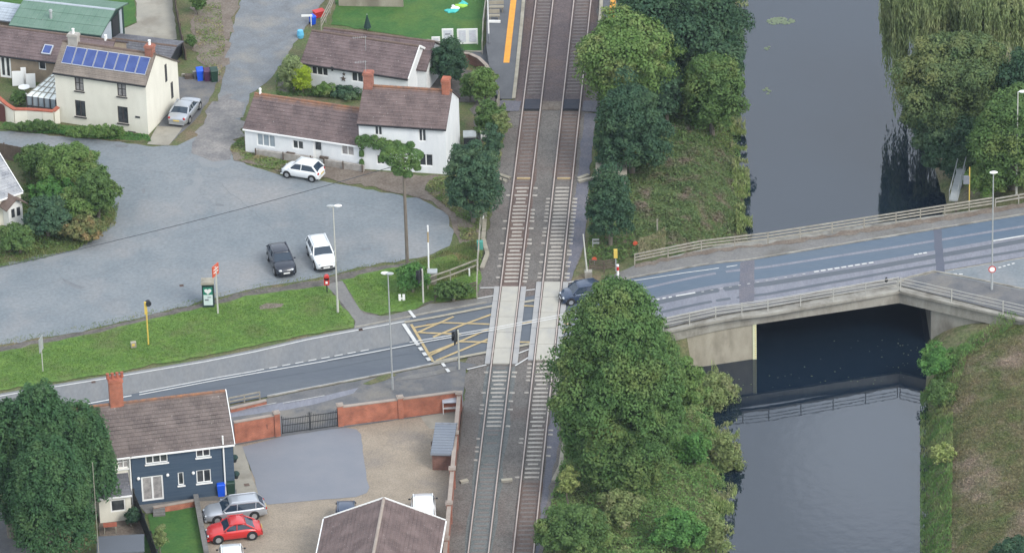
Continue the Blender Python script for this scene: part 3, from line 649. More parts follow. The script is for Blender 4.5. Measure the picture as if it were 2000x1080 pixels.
# ------------------------------------------------------------ bridge
nl = [Pr(1286, 653), Pr(1304, 650), Pr(1500, 615), Pr(1757, 571)]; c1 = Pr(2060, 641); c0 = nl[-1]
def near_y(x):
    if x <= c0[0]: return line_y(nl[0], c0, x)
    return line_y(c0, c1, x)
fl = (Pr(1240, 521), Pr(2060, 391))
def far_y(x): return line_y(fl[0], fl[1], x)+.15
br = thing('road_bridge', 'concrete road bridge carrying the road over the dark canal', 'bridge', c0)
xs = np.linspace(nl[0][0], c1[0], 60); xs = np.sort(np.append(xs, c0[0]))
vs = []
for x in xs:
    z = zr(x)+.04; vs += [(x, near_y(x), z), (x, near_y(x), z-1.0), (x, far_y(x), z-1.0), (x, far_y(x), z)]
fs = []
for k in range(len(xs)-1):
    for q in range(4): fs.append((4*k+q, 4*k+(q+1) % 4, 4*k+4+(q+1) % 4, 4*k+4+q))
fs += [(0, 3, 2, 1), (4*len(xs)-4, 4*len(xs)-3, 4*len(xs)-2, 4*len(xs)-1)]
part('deck', MB().add(vs, fs), 'concrete_old', br)
mat('concrete_shaded', (.035, .035, .032), (.05, .048, .042), 1, fine=.1)  # darkened colour: the shade under the bridge is put into the soffit
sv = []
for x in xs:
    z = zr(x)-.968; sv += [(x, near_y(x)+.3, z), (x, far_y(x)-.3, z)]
part('soffit', MB().add(sv, [(2*k, 2*k+1, 2*k+3, 2*k+2) for k in range(len(xs)-1)]), 'concrete_shaded', br)
mb = MB(); up = np.array([0, 0, .12])
for a_, b_ in ((nl[0], nl[2]), (nl[2], c0), (c0, c1)):
    for p, q in zip(sub([a_, b_], 2.5)[:-1], sub([a_, b_], 2.5)[1:]):
        p = p.copy(); q = q.copy(); p[2] = zr(p[0]); q[2] = zr(q[0]); mb.beam(p+up, q+up, .42, .2)
part('parapet_edge', mb, 'concrete_old', br)
def wx(px, py, z): return P(px, py, z)
La = P(1478, 710, WL); Ra = P(1824, 672, -1.5)
def quad_prism(x0, x1, inset, zb, zt_f, nm, m):
    vs = []; xs = np.linspace(x0, x1, 10)
    for x in xs: vs += [(x, near_y(x)+inset, zt_f(x)), (x, near_y(x)+inset, zb), (x, far_y(x)-inset, zb), (x, far_y(x)-inset, zt_f(x))]
    fs = [(4*k+q, 4*k+(q+1) % 4, 4*k+4+(q+1) % 4, 4*k+4+q) for k in range(9) for q in range(4)]+[(0, 3, 2, 1), (36, 37, 38, 39)]
    return part(nm, MB().add(vs, fs), m, br)
quad_prism(nl[0][0]+.1, La[0], .18, -5, lambda x: zr(x)-.962, 'abutment', 'concrete')
quad_prism(Ra[0], c1[0]-.3, .3, -5, lambda x: zr(x)-.962, 'abutment', 'concrete_old')
# level gauge board
g = thing('gauge_board', 'tall pale yellow water level board on the corner of the bridge abutment', 'gauge board', (La[0]-.05, near_y(La[0])+.1, WL))
part('board', MB().box((La[0]-.12, near_y(La[0])+.1, (WL+.25)/2-.1), (.3, .06, 3.2)), mat('gauge', (.66, .66, .45), (.60, .62, .42), 3) and 'gauge', g)
mb = MB()
for k in range(15): mb.box((La[0]-.06, near_y(La[0])+.065, WL+.15+k*.2), (.1, .012, .06))
part('scale_marks', mb, 'yellow_paint', g)
# railings
def railing(name, pts, label, cat, post_px=None, nrails=3, h=1.1, spacing=2.4, m='galvanised', rr=.03, pr=.045, square=False, group=None, z0=.2, proto=False):
    """pts: world points on the ground line"""
    t = thing(name, label, cat, pts[0], 0, group)
    for k in range(nrails):
        mb = MB(); z = z0+(h-z0)*(k+1)/nrails if nrails > 1 else h
        for a_, b_ in zip(pts[:-1], pts[1:]):
            u_ = np.array([0, 0, z])
            if square: mb.beam(a_+u_, b_+u_, .05, .12)
            else: mb.cyl(a_+u_, b_+u_, rr, n=6)
        part('rail', mb, m, t)
    ps = []
    for a_, b_ in zip(pts[:-1], pts[1:]):
        n = max(1, round(np.linalg.norm(b_-a_)/spacing)); ps += [a_+(b_-a_)*k/n for k in range(n)]
    ps.append(pts[-1])
    for p in ps[:100]: part('post', MB().box((p[0], p[1], p[2]+h/2), (pr*2, pr*2, h+.06)), m, t)
    return t
def onroad(px, dz=.22):
    out = []
    for p in sub([Pr(x, y) for x, y in px], 4): p = p.copy(); p[2] = zr(p[0])+dz; out.append(p)
    return out
railing('bridge_railing', onroad([(1296, 650.5), (1500, 614), (1754, 570.5)]), 'grey metal railing along the near edge of the bridge over the water', 'railing', spacing=2.6, m='rail_grey')
railing('bridge_railing', onroad([(1759, 571.5), (2060, 640)]), 'pale metal railing turning away along the side footpath to the right edge', 'railing', nrails=3, spacing=3.0, m='rail_grey')
railing('roadside_fence', onroad([(1240, 521), (1500, 479), (1750, 440), (1940, 410)], .12), 'long weathered timber rail fence along the far side of the bridge', 'fence', nrails=3, spacing=2.2, m='wood_pale', square=True, h=1.0)
railing('roadside_fence', onroad([(1944, 408), (2080, 385)], .12), 'low single rail fence at the right edge beside the tall lamp post', 'fence', nrails=2, spacing=2.2, m='concrete_old', square=True, h=.8)

# wear on the big tarmac: patches, cracks, drain covers
mat('tarmac_stain', (.145, .155, .165), (.18, .19, .20), 1.5, fine=.2); mat('tarmac_light', (.222, .232, .238), (.20, .215, .225), 1.0, fine=.2)
for q in ([(120, 543), (132, 548), (148, 556), (166, 560), (160, 565), (142, 561), (126, 551)], [(276, 370), (282, 369), (283, 376), (278, 377)], [(420, 398), (436, 399), (434, 403), (422, 402)], [(226, 283), (250, 284), (246, 288), (228, 287)], [(388, 426), (404, 428), (401, 431), (389, 429)], [(705, 484), (722, 482), (726, 486), (708, 489)]):
    sheet('tarmac_stain', q, .028, 'tarmac_stain', amp=.05)
for q in ([(382, 310), (440, 300), (452, 318), (430, 330), (395, 325)], [(380, 330), (400, 328), (382, 380), (360, 420), (352, 415), (368, 370)], [(60, 505), (160, 488), (170, 493), (80, 515)]):
    sheet('tarmac_wear', q, .026, 'tarmac_light', amp=.25)
mb = MB(); rr_ = random.Random(5)
for x0, y0, x1, y1 in ((230, 330, 520, 352), (60, 560, 330, 505), (420, 350, 560, 470), (610, 380, 830, 430), (180, 600, 300, 560), (470, 420, 330, 470)):
    pts = []; n = 26
    for k in range(n+1): f = k/n; pts.append(P(x0+(x1-x0)*f+rr_.uniform(-3, 3), y0+(y1-y0)*f+rr_.uniform(-2.2, 2.2), .0265))
    ribbon_mb(mb, pts, .05)
struct('tarmac_crack', mb, 'tarmac_stain')
for q in ([(350, 556), (358, 555), (359, 559), (351, 560)], [(700, 642), (708, 641), (709, 645), (701, 646)], [(178, 744), (186, 743), (187, 747), (179, 748)], [(832, 632), (840, 631), (841, 634), (833, 635)]):
    sheet('drain_cover', q, .1 if q[0][1] > 600 else .03, 'rail_side', amp=0)
# ------------------------------------------------------------ buildings
def hit(px, py, A, n):
    d = ray(px, py); t = (np.dot(np.array(A)-CC, n))/np.dot(d, n); return CC+t*d
class House:
    def __init__(s, name, label, cat, a, b, depth, hf, hb, hr, t=.5, wall='white_render', roof='tiles_brown', oh=.22, ohs=.1, z0=0, back=True, left_wall=None, ridge='tiles_brown', fascia='black_paint', verge=None, gable_l=True, openings=(), course=.33, ridge_mat='old_ridge', shift_depth=0, group=None):
        A = P(a[0], a[1], z0); B = P(b[0], b[1], z0); s.A = A; s.L = np.linalg.norm(B-A); s.e = (B-A)/s.L
        s.nb = np.array([-s.e[1], s.e[0], 0]); s.A = s.A+s.nb*shift_depth; A = s.A; s.depth = depth; s.hf = hf; s.hb = hb; s.hr = hr; s.t = t; s.z0 = z0; s.wallm = wall
        s.root = thing(name, label, cat, A, 0, group)
        ops = []
        for o in openings:                      # pixel box -> wall rectangle
            p = hit(o['px'][0], o['px'][1], A, s.nb); q = hit(o['px'][2], o['px'][3], A, s.nb)
            s0 = (p-A)@s.e; s1 = (q-A)@s.e; zt = (p[2]+hit(o['px'][2], o['px'][1], A, s.nb)[2])/2-z0; zb = (q[2]+hit(o['px'][0], o['px'][3], A, s.nb)[2])/2-z0
            ops.append((max(s0, .05), min(s1, s.L-.05), max(zb, .03), min(zt, hf-.08), o))
        s.ops = ops; mb = MB(); w = s.w
        ss = sorted({0., s.L}.union(*[{o[0], o[1]} for o in ops])) if ops else [0., s.L]
        zs = sorted({0., hf}.union(*[{o[2], o[3]} for o in ops])) if ops else [0., hf]
        for i in range(len(ss)-1):
            for j in range(len(zs)-1):
                cs_, cz = (ss[i]+ss[i+1])/2, (zs[j]+zs[j+1])/2
                if any(o[0] < cs_ < o[1] and o[2] < cz < o[3] for o in ops): continue
                mb.add([w(ss[i], 0, zs[j]), w(ss[i+1], 0, zs[j]), w(ss[i+1], 0, zs[j+1]), w(ss[i], 0, zs[j+1])], [(0, 1, 2, 3)])
        for (a0, a1, b0, b1, o) in ops:
            c = [(a0, b0), (a1, b0), (a1, b1), (a0, b1)]; dd = .14
            for k in range(4):
                p, q = c[k], c[(k+1) % 4]; mb.add([w(p[0], 0, p[1]), w(p[0], dd, p[1]), w(q[0], dd, q[1]), w(q[0], 0, q[1])], [(0, 1, 2, 3)])
            mb.add([w(a0, dd, b0), w(a1, dd, b0), w(a1, dd, b1), w(a0, dd, b1)], [(0, 1, 2, 3)])
        D = depth; zu = .02
        for sx in ((0, s.L)):
            pts = [w(sx, 0, 0), w(sx, D, 0), w(sx, D, hb), w(sx, t*D, hr-.06), w(sx, 0, hf)]
            mb.add(pts if sx else pts[::-1], [(0, 1, 2, 3, 4)])
        mb.add([w(0, D, 0), w(0, D, hb), w(s.L, D, hb), w(s.L, D, 0)], [(0, 1, 2, 3)])
        s.wall = part('wall', mb, wall, s.root)
        # roof in stepped courses
        mb = MB()
        for side in (0, 1):
            te, tr_ = (0, t*D) if side == 0 else (D, t*D); he = hf if side == 0 else hb
            run = abs(tr_-te); sl = math.hypot(run, hr-he); ux = (tr_-te)/sl; uz = (hr-he)/sl
            q0 = -oh; n = max(2, round((sl+oh)/course)); st = (sl+oh)/n
            for k in range(n):
                v0, v1 = q0+k*st, q0+(k+1)*st
                lo = (te+ux*v0, he+uz*v0+.06+.035); hi = (te+ux*v1, he+uz*v1+.06); x0, x1 = -ohs, s.L+ohs
                p = [w(x0, lo[0], lo[1]), w(x1, lo[0], lo[1]), w(x1, hi[0], hi[1]), w(x0, hi[0], hi[1])]
                uv = [(x0, v0), (x1, v0), (x1, v1), (x0, v1)]; v5 = v0+5*0
                mb.add(p if side == 0 else p[::-1], [(0, 1, 2, 3)], [uv if side == 0 else uv[::-1]])
                r_ = [w(x0, lo[0], lo[1]-.05), w(x1, lo[0], lo[1]-.05), w(x1, lo[0], lo[1]), w(x0, lo[0], lo[1])]
                mb.add(r_ if side == 0 else r_[::-1], [(0, 1, 2, 3)], [[(x0, v0), (x1, v0), (x1, v0), (x0, v0)]])
            # underside
            a0, a1 = (te+ux*q0, he+uz*q0-.03), (tr_, hr-.03)
            p = [w(-ohs, *a0), w(s.L+ohs, *a0), w(s.L+ohs, *a1), w(-ohs, *a1)]
            mb.add(p[::-1] if side == 0 else p, [(0, 1, 2, 3)], [[(0, 0)]*4])
            for x in (-ohs, s.L+ohs):
                mb.add([w(x, a0[0], a0[1]), w(x, a0[0], a0[1]+.13), w(x, a1[0], a1[1]+.12), w(x, *a1)], [(0, 1, 2, 3)], [[(0, 0)]*4])
            s.slope = (ux, uz, sl)
            # gutter
            if fascia: 
                g = MB(); g.beam(w(-ohs, a0[0]-.05*np.sign(ux), a0[1]+.02), w(s.L+ohs, a0[0]-.05*np.sign(ux), a0[1]+.02), .1, .11)
                part('gutter', g, fascia, s.root)
            if verge:
                g = MB()
                for x in ([s.L+ohs+.03] if verge != 'x' else []):
                    g.beam(w(x, a0[0], a0[1]+.07), w(x, a1[0], a1[1]+.10), .06, .2)
                part('bargeboard', g, 'white_paint', s.root)
        s.roof = part('roof', mb, roof, s.root)
        g = MB(); n = max(2, int(s.L/.45))
        for k in range(n):
            x0 = -ohs+(s.L+2*ohs)*k/n; x1 = -ohs+(s.L+2*ohs)*(k+.96)/n
            g.cyl(w(x0, t*D, hr+.045), w(x1, t*D, hr+.045), .12, n=8)
        part('ridge_tiles', g, ridge_mat, s.roof)
        for (a0, a1, b0, b1, o) in ops: s.window(a0, a1, b0, b1, **{k: v for k, v in o.items() if k != 'px'})
    def w(s, x, t, z): return s.A+s.e*x+s.nb*t+np.array([0, 0, z])
    def window(s, a0, a1, b0, b1, nv=2, nh=1, frame='white_paint', glass='glass_dark', name='window', sill=None, fw=.07, door=False, label=None, depth=.08):
        w = s.w; mb = MB(); d = depth
        def bar(p, q, ww): mb.beam(p, q, .06, ww) 
        def hb(x0, x1, z, ww): mb.box(tuple((w(x0, d, z)+w(x1, d, z))/2), (x1-x0, .07, ww), math.atan2(s.e[1], s.e[0]))
        def vb(x, z0, z1, ww): mb.box(tuple((w(x, d, z0)+w(x, d, z1))/2), (ww, .07, z1-z0), math.atan2(s.e[1], s.e[0]))
        hb(a0, a1, b0+fw/2, fw); hb(a0, a1, b1-fw/2, fw); vb(a0+fw/2, b0+fw, b1-fw, fw); vb(a1-fw/2, b0+fw, b1-fw, fw)
        for k in range(1, nv): vb(a0+(a1-a0)*k/nv, b0+fw, b1-fw, fw*1.1)
        for k in range(1, nh):
            z = b0+(b1-b0)*k/nh; xs = [a0+fw]+[a0+(a1-a0)*j/nv for j in range(1, nv)]+[a1-fw]
            for j in range(len(xs)-1): hb(xs[j]+fw*.5*(j > 0), xs[j+1]-fw*.5*(j < len(xs)-2), z, fw*.6)
        f = part(name, mb, frame, s.root, label=label)
        g = MB().box(tuple(w((a0+a1)/2, d+.03, (b0+b1)/2)), (a1-a0-.02, .02, b1-b0-.02), math.atan2(s.e[1], s.e[0]))
        part('pane', g, glass, f)
        if sill:
            part('sill', MB().box(tuple(w((a0+a1)/2, -.05, b0-.05)), (a1-a0+.16, .14, .08), math.atan2(s.e[1], s.e[0])), sill, f)
    def right(s, px, frame='white_paint', glass='glass_dark', nv=1, name='window'):
        """a window lying proud of the right-hand end wall"""
        A = s.w(s.L, 0, 0); p = hit(px[0], px[1], A, s.e); q = hit(px[2], px[3], A, s.e)
        t0, t1 = sorted(((p-A)@s.nb, (q-A)@s.nb)); z1, z0 = p[2]-s.z0, q[2]-s.z0
        if z1 < z0: z0, z1 = z1, z0
        mb = MB(); rz = math.atan2(s.nb[1], s.nb[0]); fw = .07
        def bx(ta, tb, za, zb): mb.box(tuple(s.w(s.L+.02, (ta+tb)/2, (za+zb)/2)), (tb-ta, .08, zb-za), rz)
        bx(t0, t1, z0, z0+fw); bx(t0, t1, z1-fw, z1); bx(t0, t0+fw, z0+fw, z1-fw); bx(t1-fw, t1, z0+fw, z1-fw)
        for k in range(1, nv): bx(t0+(t1-t0)*k/nv-fw/2, t0+(t1-t0)*k/nv+fw/2, z0+fw, z1-fw)
        f = part(name, mb, frame, s.root)
        part('pane', MB().box(tuple(s.w(s.L+.02, (t0+t1)/2, (z0+z1)/2)), (t1-t0-fw, .03, z1-z0-fw), rz), glass, f)
    def chimney(s, x, tt, h, sz=(.75, .55), zb=None, m='red_brick', pots=1, cap=True, potm='terracotta', base=None):
        rz = math.atan2(s.e[1], s.e[0]); zb = s.hr-.9 if zb is None else zb; par = s.roof
        c = s.w(x, tt, 0)
        mb = MB().box((c[0], c[1], s.z0+(zb+h)/2), (sz[0], sz[1], h-zb), rz)
        if cap: mb.box((c[0], c[1], s.z0+h+.02), (sz[0]+.12, sz[1]+.12, .16), rz); mb.box((c[0], c[1], s.z0+h+.14), (sz[0]+.02, sz[1]+.02, .09), rz)
        ch = part('chimney', mb, m, par)
        for k in range(pots):
            p = c+s.e*((k-(pots-1)/2)*.36); z = s.z0+h+(.18 if cap else 0)
            o = MB().cyl((p[0], p[1], z), (p[0], p[1], z+.38), .12, .10, 9); o.cyl((p[0], p[1], z+.38), (p[0], p[1], z+.44), .13, .13, 9)
            part('chimney_pot', o, potm, par)
        return ch
mat('old_ridge', (.30, .14, .07), (.17, .11, .09), 2.5, fine=.3)
mat('dull_ridge', (.17, .12, .10), (.22, .16, .13), 2.5, fine=.3)
mat('pale_brick_stack', (.42, .40, .36), (.34, .32, .29), 2, fine=.2)
def O(x0, y0, x1, y1, **k): return dict(px=(x0, y0, x1, y1), **k)

# white cottage, tall part
DK = dict(frame='white_paint', glass='glass_dark')
white = House('white_cottage', 'two storey white cottage with brown tiles and red brick chimney at its right end', 'house', (704, 330), (873, 341), 5.6, 4.35, 4.35, 6.35, .5, 'white_render', 'tiles_brown', openings=[
    O(731, 243, 747, 265, nv=2), O(817, 252, 833, 277, nv=2), O(818, 301, 846, 325, nv=2), O(735, 303, 752, 322, nv=2)], fascia='black_paint')
white.chimney(white.L-.42, 2.8, 7.35, (.62, .75), m='red_brick', pots=0)
white.chimney(.35, 2.8, 7.5, (.75, .7), m='old_brick', pots=0, zb=5.3)
# flashing patch by the right-hand chimney
# long low wing of the cottage
low = House('white_cottage_wing', 'long single storey white cottage with a brown tiled roof beside the parked white hatchback', 'house', (480, 297), (706, 331), 5.4, 2.25, 2.25, 4.15, .5, 'white_render', 'tiles_brown_low', oh=.15, openings=[
    O(501, 263, 538, 287, nv=3, glass='glass_pale'), O(571, 275, 593, 292, nv=2), O(611, 274, 631, 316, name='door', nv=1, fw=.1, glass='white_paint'), O(666, 282, 692, 304, nv=2, glass='curtain')], fascia='white_paint')
q = hit(621, 285, low.A, low.nb)+low.nb*.07; part('door_pane', MB().box(tuple(q), (.5, .02, .8), math.atan2(low.e[1], low.e[0])), 'glass_dark', low.root)
p = low.w(.4, 2.7, 4.2)
t = part('roof_finial', MB().cyl(p, p+np.array([0, 0, .35]), .12, .09, 8).sphere(p+np.array([0, 0, .45]), .13, 8, 6), 'white_paint', low.root)
for x0, y0 in ((569, 299), (634, 307)):
    q = hit(x0, y0, low.A, low.nb); c = q-low.nb*.14
    part('window_box', MB().box(tuple(c), (.75, .22, .2), math.atan2(low.e[1], low.e[0])), 'wood_dark', low.root)
# stone dwarf wall in front of the wing
for pts, lb in ((((500, 303), (612, 318)), 'low pale stone wall with posts behind the parked white hatchback'), (((634, 322), (712, 335)), 'low pale stone wall below the right half of the long cottage')):
    a_, b_ = P(*pts[0]), P(*pts[1]); a_ = a_-low.nb*.1; b_ = b_-low.nb*.1
    t = thing('garden_wall', lb, 'wall', a_); up = np.array([0, 0, .28])
    part('wall', MB().beam(a_+up, b_+up, .25, .62), 'stone_wall', t)
    for k in (0.02, .5, .98):
        c = a_+(b_-a_)*k-low.nb*.2; part('post', MB().box((c[0], c[1], .38), (.1, .1, .8)), 'wood_dark', t)
# back cottage
back = House('back_cottage', 'single storey white cottage with brown roof below the lawn of the picture boards', 'house', (592, 168), (798, 199), 5.2, 2.3, 2.3, 4.0, .5, 'white_render', 'tiles_back', ridge_mat='dull_ridge', openings=[
    O(608, 128, 641, 148, nv=3), O(686, 143, 710, 161, nv=2)], fascia='black_paint', verge='white')
rear = House('back_cottage_extension', 'lower dark tiled roof showing behind the ridge of the back cottage', 'house', (612, 164), (826, 191), 4.6, 2.2, 2.2, 3.7, .5, 'white_render', 'tiles_back', ridge_mat='dull_ridge', fascia=None, shift_depth=1.0)
A_ = back.root
# star ornaments on the back cottage wall
for sx, sy, r_ in ((672, 145, .18), (671, 154, .28)):
    q = hit(sx, sy, back.A, back.nb)-back.nb*.03; mb = MB(); k = 5; ring = []
    for i in range(10): a0 = math.pi/2+i*math.pi/5; rr = r_ if i % 2 == 0 else r_*.45; ring.append(q+back.e*rr*math.cos(a0)+np.array([0, 0, rr*math.sin(a0)]))
    vs = ring+[p-back.nb*.03 for p in ring]; mb.add(vs, [tuple(range(10, 20))]+[(i, (i+1) % 10, 10+(i+1) % 10, 10+i) for i in range(10)])
    part('wall_star', mb, 'wood_dark', back.root)
q = hit(650, 134, back.A, back.nb)-back.nb*.12; part('wall_lantern', MB().box(tuple(q), (.16, .16, .32)).box(tuple(q+np.array([0, 0, .19])), (.22, .22, .05)), 'black_paint', back.root)
# aerial
def aerial(h, sx, sy, sz, root, ln=1.1, tall=1.6):
    p = np.array([sx, sy, sz]); mb = MB().cyl(p, p+np.array([0, 0, tall]), .02, n=5); q = p+np.array([0, 0, tall-.1])
    mb.cyl(q-np.array([ln, .1, 0]), q+np.array([.15, 0, 0]), .012, n=4)
    for k in range(7): c = q-np.array([ln*k/6.5, .1*k/6.5, 0]); mb.cyl(c-np.array([0, .22, 0]), c+np.array([0, .22, 0]), .008, n=4)
    part('aerial', mb, 'galvanised', root)
p = back.w(5.3, 1.6, 3.2); aerial(back, p[0], p[1], p[2], back.root)
p = white.w(.35, 2.8, 7.5); aerial(white, p[0]-.2, p[1], p[2], white.root, .9, 1.2)
# cream house
cream = House('cream_house', 'two storey cream rendered house with a row of blue solar panels on its roof', 'house', (113, 238), (290, 264), 6.7, 4.75, 3.75, 6.5, .34, 'cream_render', 'tiles_cream', ridge_mat='dull_ridge', oh=.18, fascia='black_paint', openings=[
    O(145, 147, 164, 178, nv=2, nh=2, frame='dark_frame', glass='curtain', sill='dark_frame'), O(228, 160, 247, 189, nv=2, nh=2, frame='dark_frame', glass='curtain', sill='dark_frame'),
    O(146, 197, 168, 228, nv=2, frame='dark_frame', sill='dark_frame'), O(229, 209, 251, 241, nv=2, frame='dark_frame', sill='dark_frame')])
cream.chimney(cream.L-.45, 2.28, 7.15, (.7, .6), m='old_brick', pots=1, potm='white_paint')
cream.chimney(.9, 2.3, 7.2, (.85, .6), m='pale_brick_stack', pots=1, potm='white_paint')
cream.right((321, 128, 326, 158), 'dark_frame'); cream.right((333, 163, 338, 190), 'dark_frame')
q = hit(269, 229, cream.A, cream.nb); part('name_plate', MB().box(tuple(q-cream.nb*.03), (.42, .04, .16), math.atan2(cream.e[1], cream.e[0])), 'black_paint', cream.root)
q = hit(258, 262, cream.A, cream.nb); part('basement_vent', MB().box(tuple(q-cream.nb*.03+np.array([0, 0, .1])), (.7, .06, .3), math.atan2(cream.e[1], cream.e[0])), 'dark_frame', cream.root)
run = .34*6.7; sl = math.hypot(run, 1.75); ux, uz = run/sl, 1.75/sl
nrm = np.cross(cream.e, cream.nb*ux+np.array([0, 0, uz]))
for k in range(8):
    x0 = .42+k*(cream.L-.62)/8; x1 = x0+(cream.L-.62)/8-.05; v0, v1 = .72, 2.38
    c = [cream.w(x, ux*v, 4.75+uz*v+.15) for x, v in ((x0, v0), (x1, v0), (x1, v1), (x0, v1))]
    lo = [p-nrm*.05 for p in c]
    f = part('solar_panel', MB().add(lo+c, [(3, 2, 1, 0), (4, 5, 6, 7), (0, 1, 5, 4), (1, 2, 6, 5), (2, 3, 7, 6), (3, 0, 4, 7)]), 'alu', cream.roof)
    m_ = sum(c)/4; ci = [m_+(p-m_)*np.array([.93, .93, .93])+nrm*.006 for p in c]
    part('solar_cells', MB().poly(ci), 'solar', cream.roof)
# long farm range behind the cream house
farm = House('farm_range', 'long low stone range with a brown tiled roof running left from the cream house', 'house', (-95, 141), (205, 180), 5.0, 2.25, 2.25, 3.55, .5, 'brown_stone', 'tiles_back', ridge_mat='dull_ridge', shift_depth=.2, openings=[
    O(75, 122, 90, 137, nv=1), O(-2, 110, 23, 152, nv=2, name='door', glass='glass_dark', fw=.16)], fascia='black_paint')
c = [farm.w(x, t_, 2.9+.714*t_+.16) for x, t_ in ((7.35, .85), (8.1, .85), (8.1, 1.75), (7.35, 1.75))]
p0 = hit(93, 98, farm.w(0, 0, 2.41), np.cross(farm.e, farm.nb*.887+np.array([0, 0, .461])))
fn = np.cross(farm.e, farm.nb*.887+np.array([0, 0, .461]))
mb = MB(); cc = [p0+farm.e*x+(farm.nb*.887+np.array([0, 0, .461]))*v+fn*.1 for x, v in ((-.42, -.5), (.42, -.5), (.42, .5), (-.42, .5))]
sk = part('skylight', MB().add([p-fn*.15 for p in cc]+cc, [(3, 2, 1, 0), (4, 5, 6, 7), (0, 1, 5, 4), (1, 2, 6, 5), (2, 3, 7, 6), (3, 0, 4, 7)]), 'alu', farm.roof)
m_ = sum(cc)/4; part('skylight_pane', MB().poly([m_+(p-m_)*.8+fn*.008 for p in cc]), 'solar', farm.roof)
p = farm.w(farm.L-.8, 2.5, 3.55); part('vent_pipe', MB().cyl(p, p+np.array([0, 0, .5]), .16, .13, 8), 'white_paint', farm.roof)
side = House('black_lean_to', 'low dark roofed outbuilding behind the cream house beside the concrete yard', 'outbuilding', (212, 118), (334, 133), 2.8, 1.0, 1.1, 1.35, .5, 'black_paint', 'slate_dark' if 'slate_dark' in MATS else (tile_mat('slate_dark', (.10, .10, .115), (.13, .13, .14)) and 'slate_dark'), ridge_mat='dull_ridge', fascia='black_paint')
# green metal barn
barn = House('green_barn', 'green sheet metal barn with a pale ridge and a flue on its roof', 'barn', (32, 112), (197, 131), 6.0, 3.2, 3.2, 3.9, .55, 'dark_green', 'barn_roof' if 'barn_roof' in MATS else (tile_mat('barn_roof', (.115, .19, .145), (.12, .20, .15), None, row=40, tile=.5, patch=(.16, .24, .19)) and 'barn_roof'), ridge_mat='pale_metal', fascia='dark_green', oh=.35, ohs=.35, course=1.2)
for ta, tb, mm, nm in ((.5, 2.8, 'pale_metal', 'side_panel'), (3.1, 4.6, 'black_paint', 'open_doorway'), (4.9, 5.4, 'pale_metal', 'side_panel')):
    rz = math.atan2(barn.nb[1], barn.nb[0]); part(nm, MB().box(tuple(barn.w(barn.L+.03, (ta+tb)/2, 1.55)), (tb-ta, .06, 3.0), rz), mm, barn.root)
p = barn.w(3.0, 1.2, 3.4); part('flue', MB().cyl(p, p+np.array([0, 0, .8]), .12, n=8).cyl(p+np.array([0, 0, .8]), p+np.array([0, 0, .95]), .18, .12, 8), 'galvanised', barn.roof)
ob = House('metal_lean_to', 'pale metal roofed shed at the left edge next to the green barn', 'shed', (-60, 78), (28, 90), 3, 2.4, 2.4, 2.8, .5, 'brown_stone', 'barn_pale' if 'barn_pale' in MATS else (tile_mat('barn_pale', (.36, .40, .44), (.38, .42, .46), None, row=40, tile=.4) and 'barn_pale'), ridge_mat='pale_metal', fascia=None)
# lean-to conservatory with striped white roof
t = thing('conservatory', 'lean-to conservatory with striped white roof against the cream house', 'conservatory', P(85, 222))
pA, pB = P(54, 222), P(110, 232); dn = P(104, 175)-P(85, 215); 
q = [np.array([*P(54, 222)[:2], 1.7]), np.array([*P(111, 230)[:2], 1.7]), None, None]
dd = np.array([cream.nb[0], cream.nb[1], 0]); q[2] = q[1]+dd*4.2+np.array([0, 0, 1.4]); q[3] = q[0]+dd*4.2+cream.e*1.9+np.array([0, 0, 1.4])
part('roof', MB().add([*q, *[p-np.array([0, 0, .05]) for p in q]], [(0, 1, 2, 3), (7, 6, 5, 4), (0, 4, 5, 1), (3, 2, 6, 7), (0, 3, 7, 4), (1, 5, 6, 2)]), 'poly_roof', t)
mb = MB()
for k in range(6): a_ = q[0]+(q[1]-q[0])*k/5; b_ = q[3]+(q[2]-q[3])*k/5; mb.beam(a_+np.array([0, 0, .05]), b_+np.array([0, 0, .05]), .05, .05)
for k in range(1, 7): f = k/7; mb.beam(q[0]+(q[3]-q[0])*f+np.array([0, 0, .04]), q[1]+(q[2]-q[1])*f+np.array([0, 0, .04]), .07, .03)
part('roof_bars', mb, 'wood_pale', t)
mb = MB()
for k in range(6): a_ = q[0]+(q[1]-q[0])*k/5; mb.beam(np.array([a_[0], a_[1], .0]), a_, .09, .09)
mb.beam(q[0]*[1, 1, 0]+[0, 0, .75], q[1]*[1, 1, 0]+[0, 0, .75], .1, .1); part('frame', mb, 'dark_frame', t)
off = dd*.06
part('pane', MB().add([q[0]*[1, 1, 0]+off, q[1]*[1, 1, 0]+off, q[1]*[1, 1, 0]+off+[0, 0, 1.62], q[0]*[1, 1, 0]+off+[0, 0, 1.62]], [(0, 1, 2, 3)]), 'glass_pale', t)
# cream garden wall with coping and arched door
t = thing('garden_wall', 'curved cream garden wall with brick coping and an arched dark door', 'wall', P(60, 236))
pts = [P(-40, 228), P(-8, 232)]; wp = [(16, 238, 1.5), (30, 241, 1.3), (55, 240, 1.25), (85, 243, 1.3), (106, 244, 1.25), (116, 240, 1.45)]
mb = MB(); cb = MB()
W3 = [(P(x, y), h) for x, y, h in [(-40, 229, 1.9), (-16, 232, 2.1), (0, 235, 2.15), (16, 238, 1.6)]+wp[1:]]
for (a_, ha), (b_, hb_) in zip(W3[:-1], W3[1:]):
    d_ = (b_-a_)/np.linalg.norm(b_-a_); n_ = np.array([-d_[1], d_[0], 0])*.15
    mb.add([a_-n_, b_-n_, b_+n_, a_+n_, *[p+np.array([0, 0, h]) for p, h in ((a_-n_, ha), (b_-n_, hb_), (b_+n_, hb_), (a_+n_, ha))]], BOXF)
    cb.beam(a_+[0, 0, ha+.04], b_+[0, 0, hb_+.04], .4, .1)
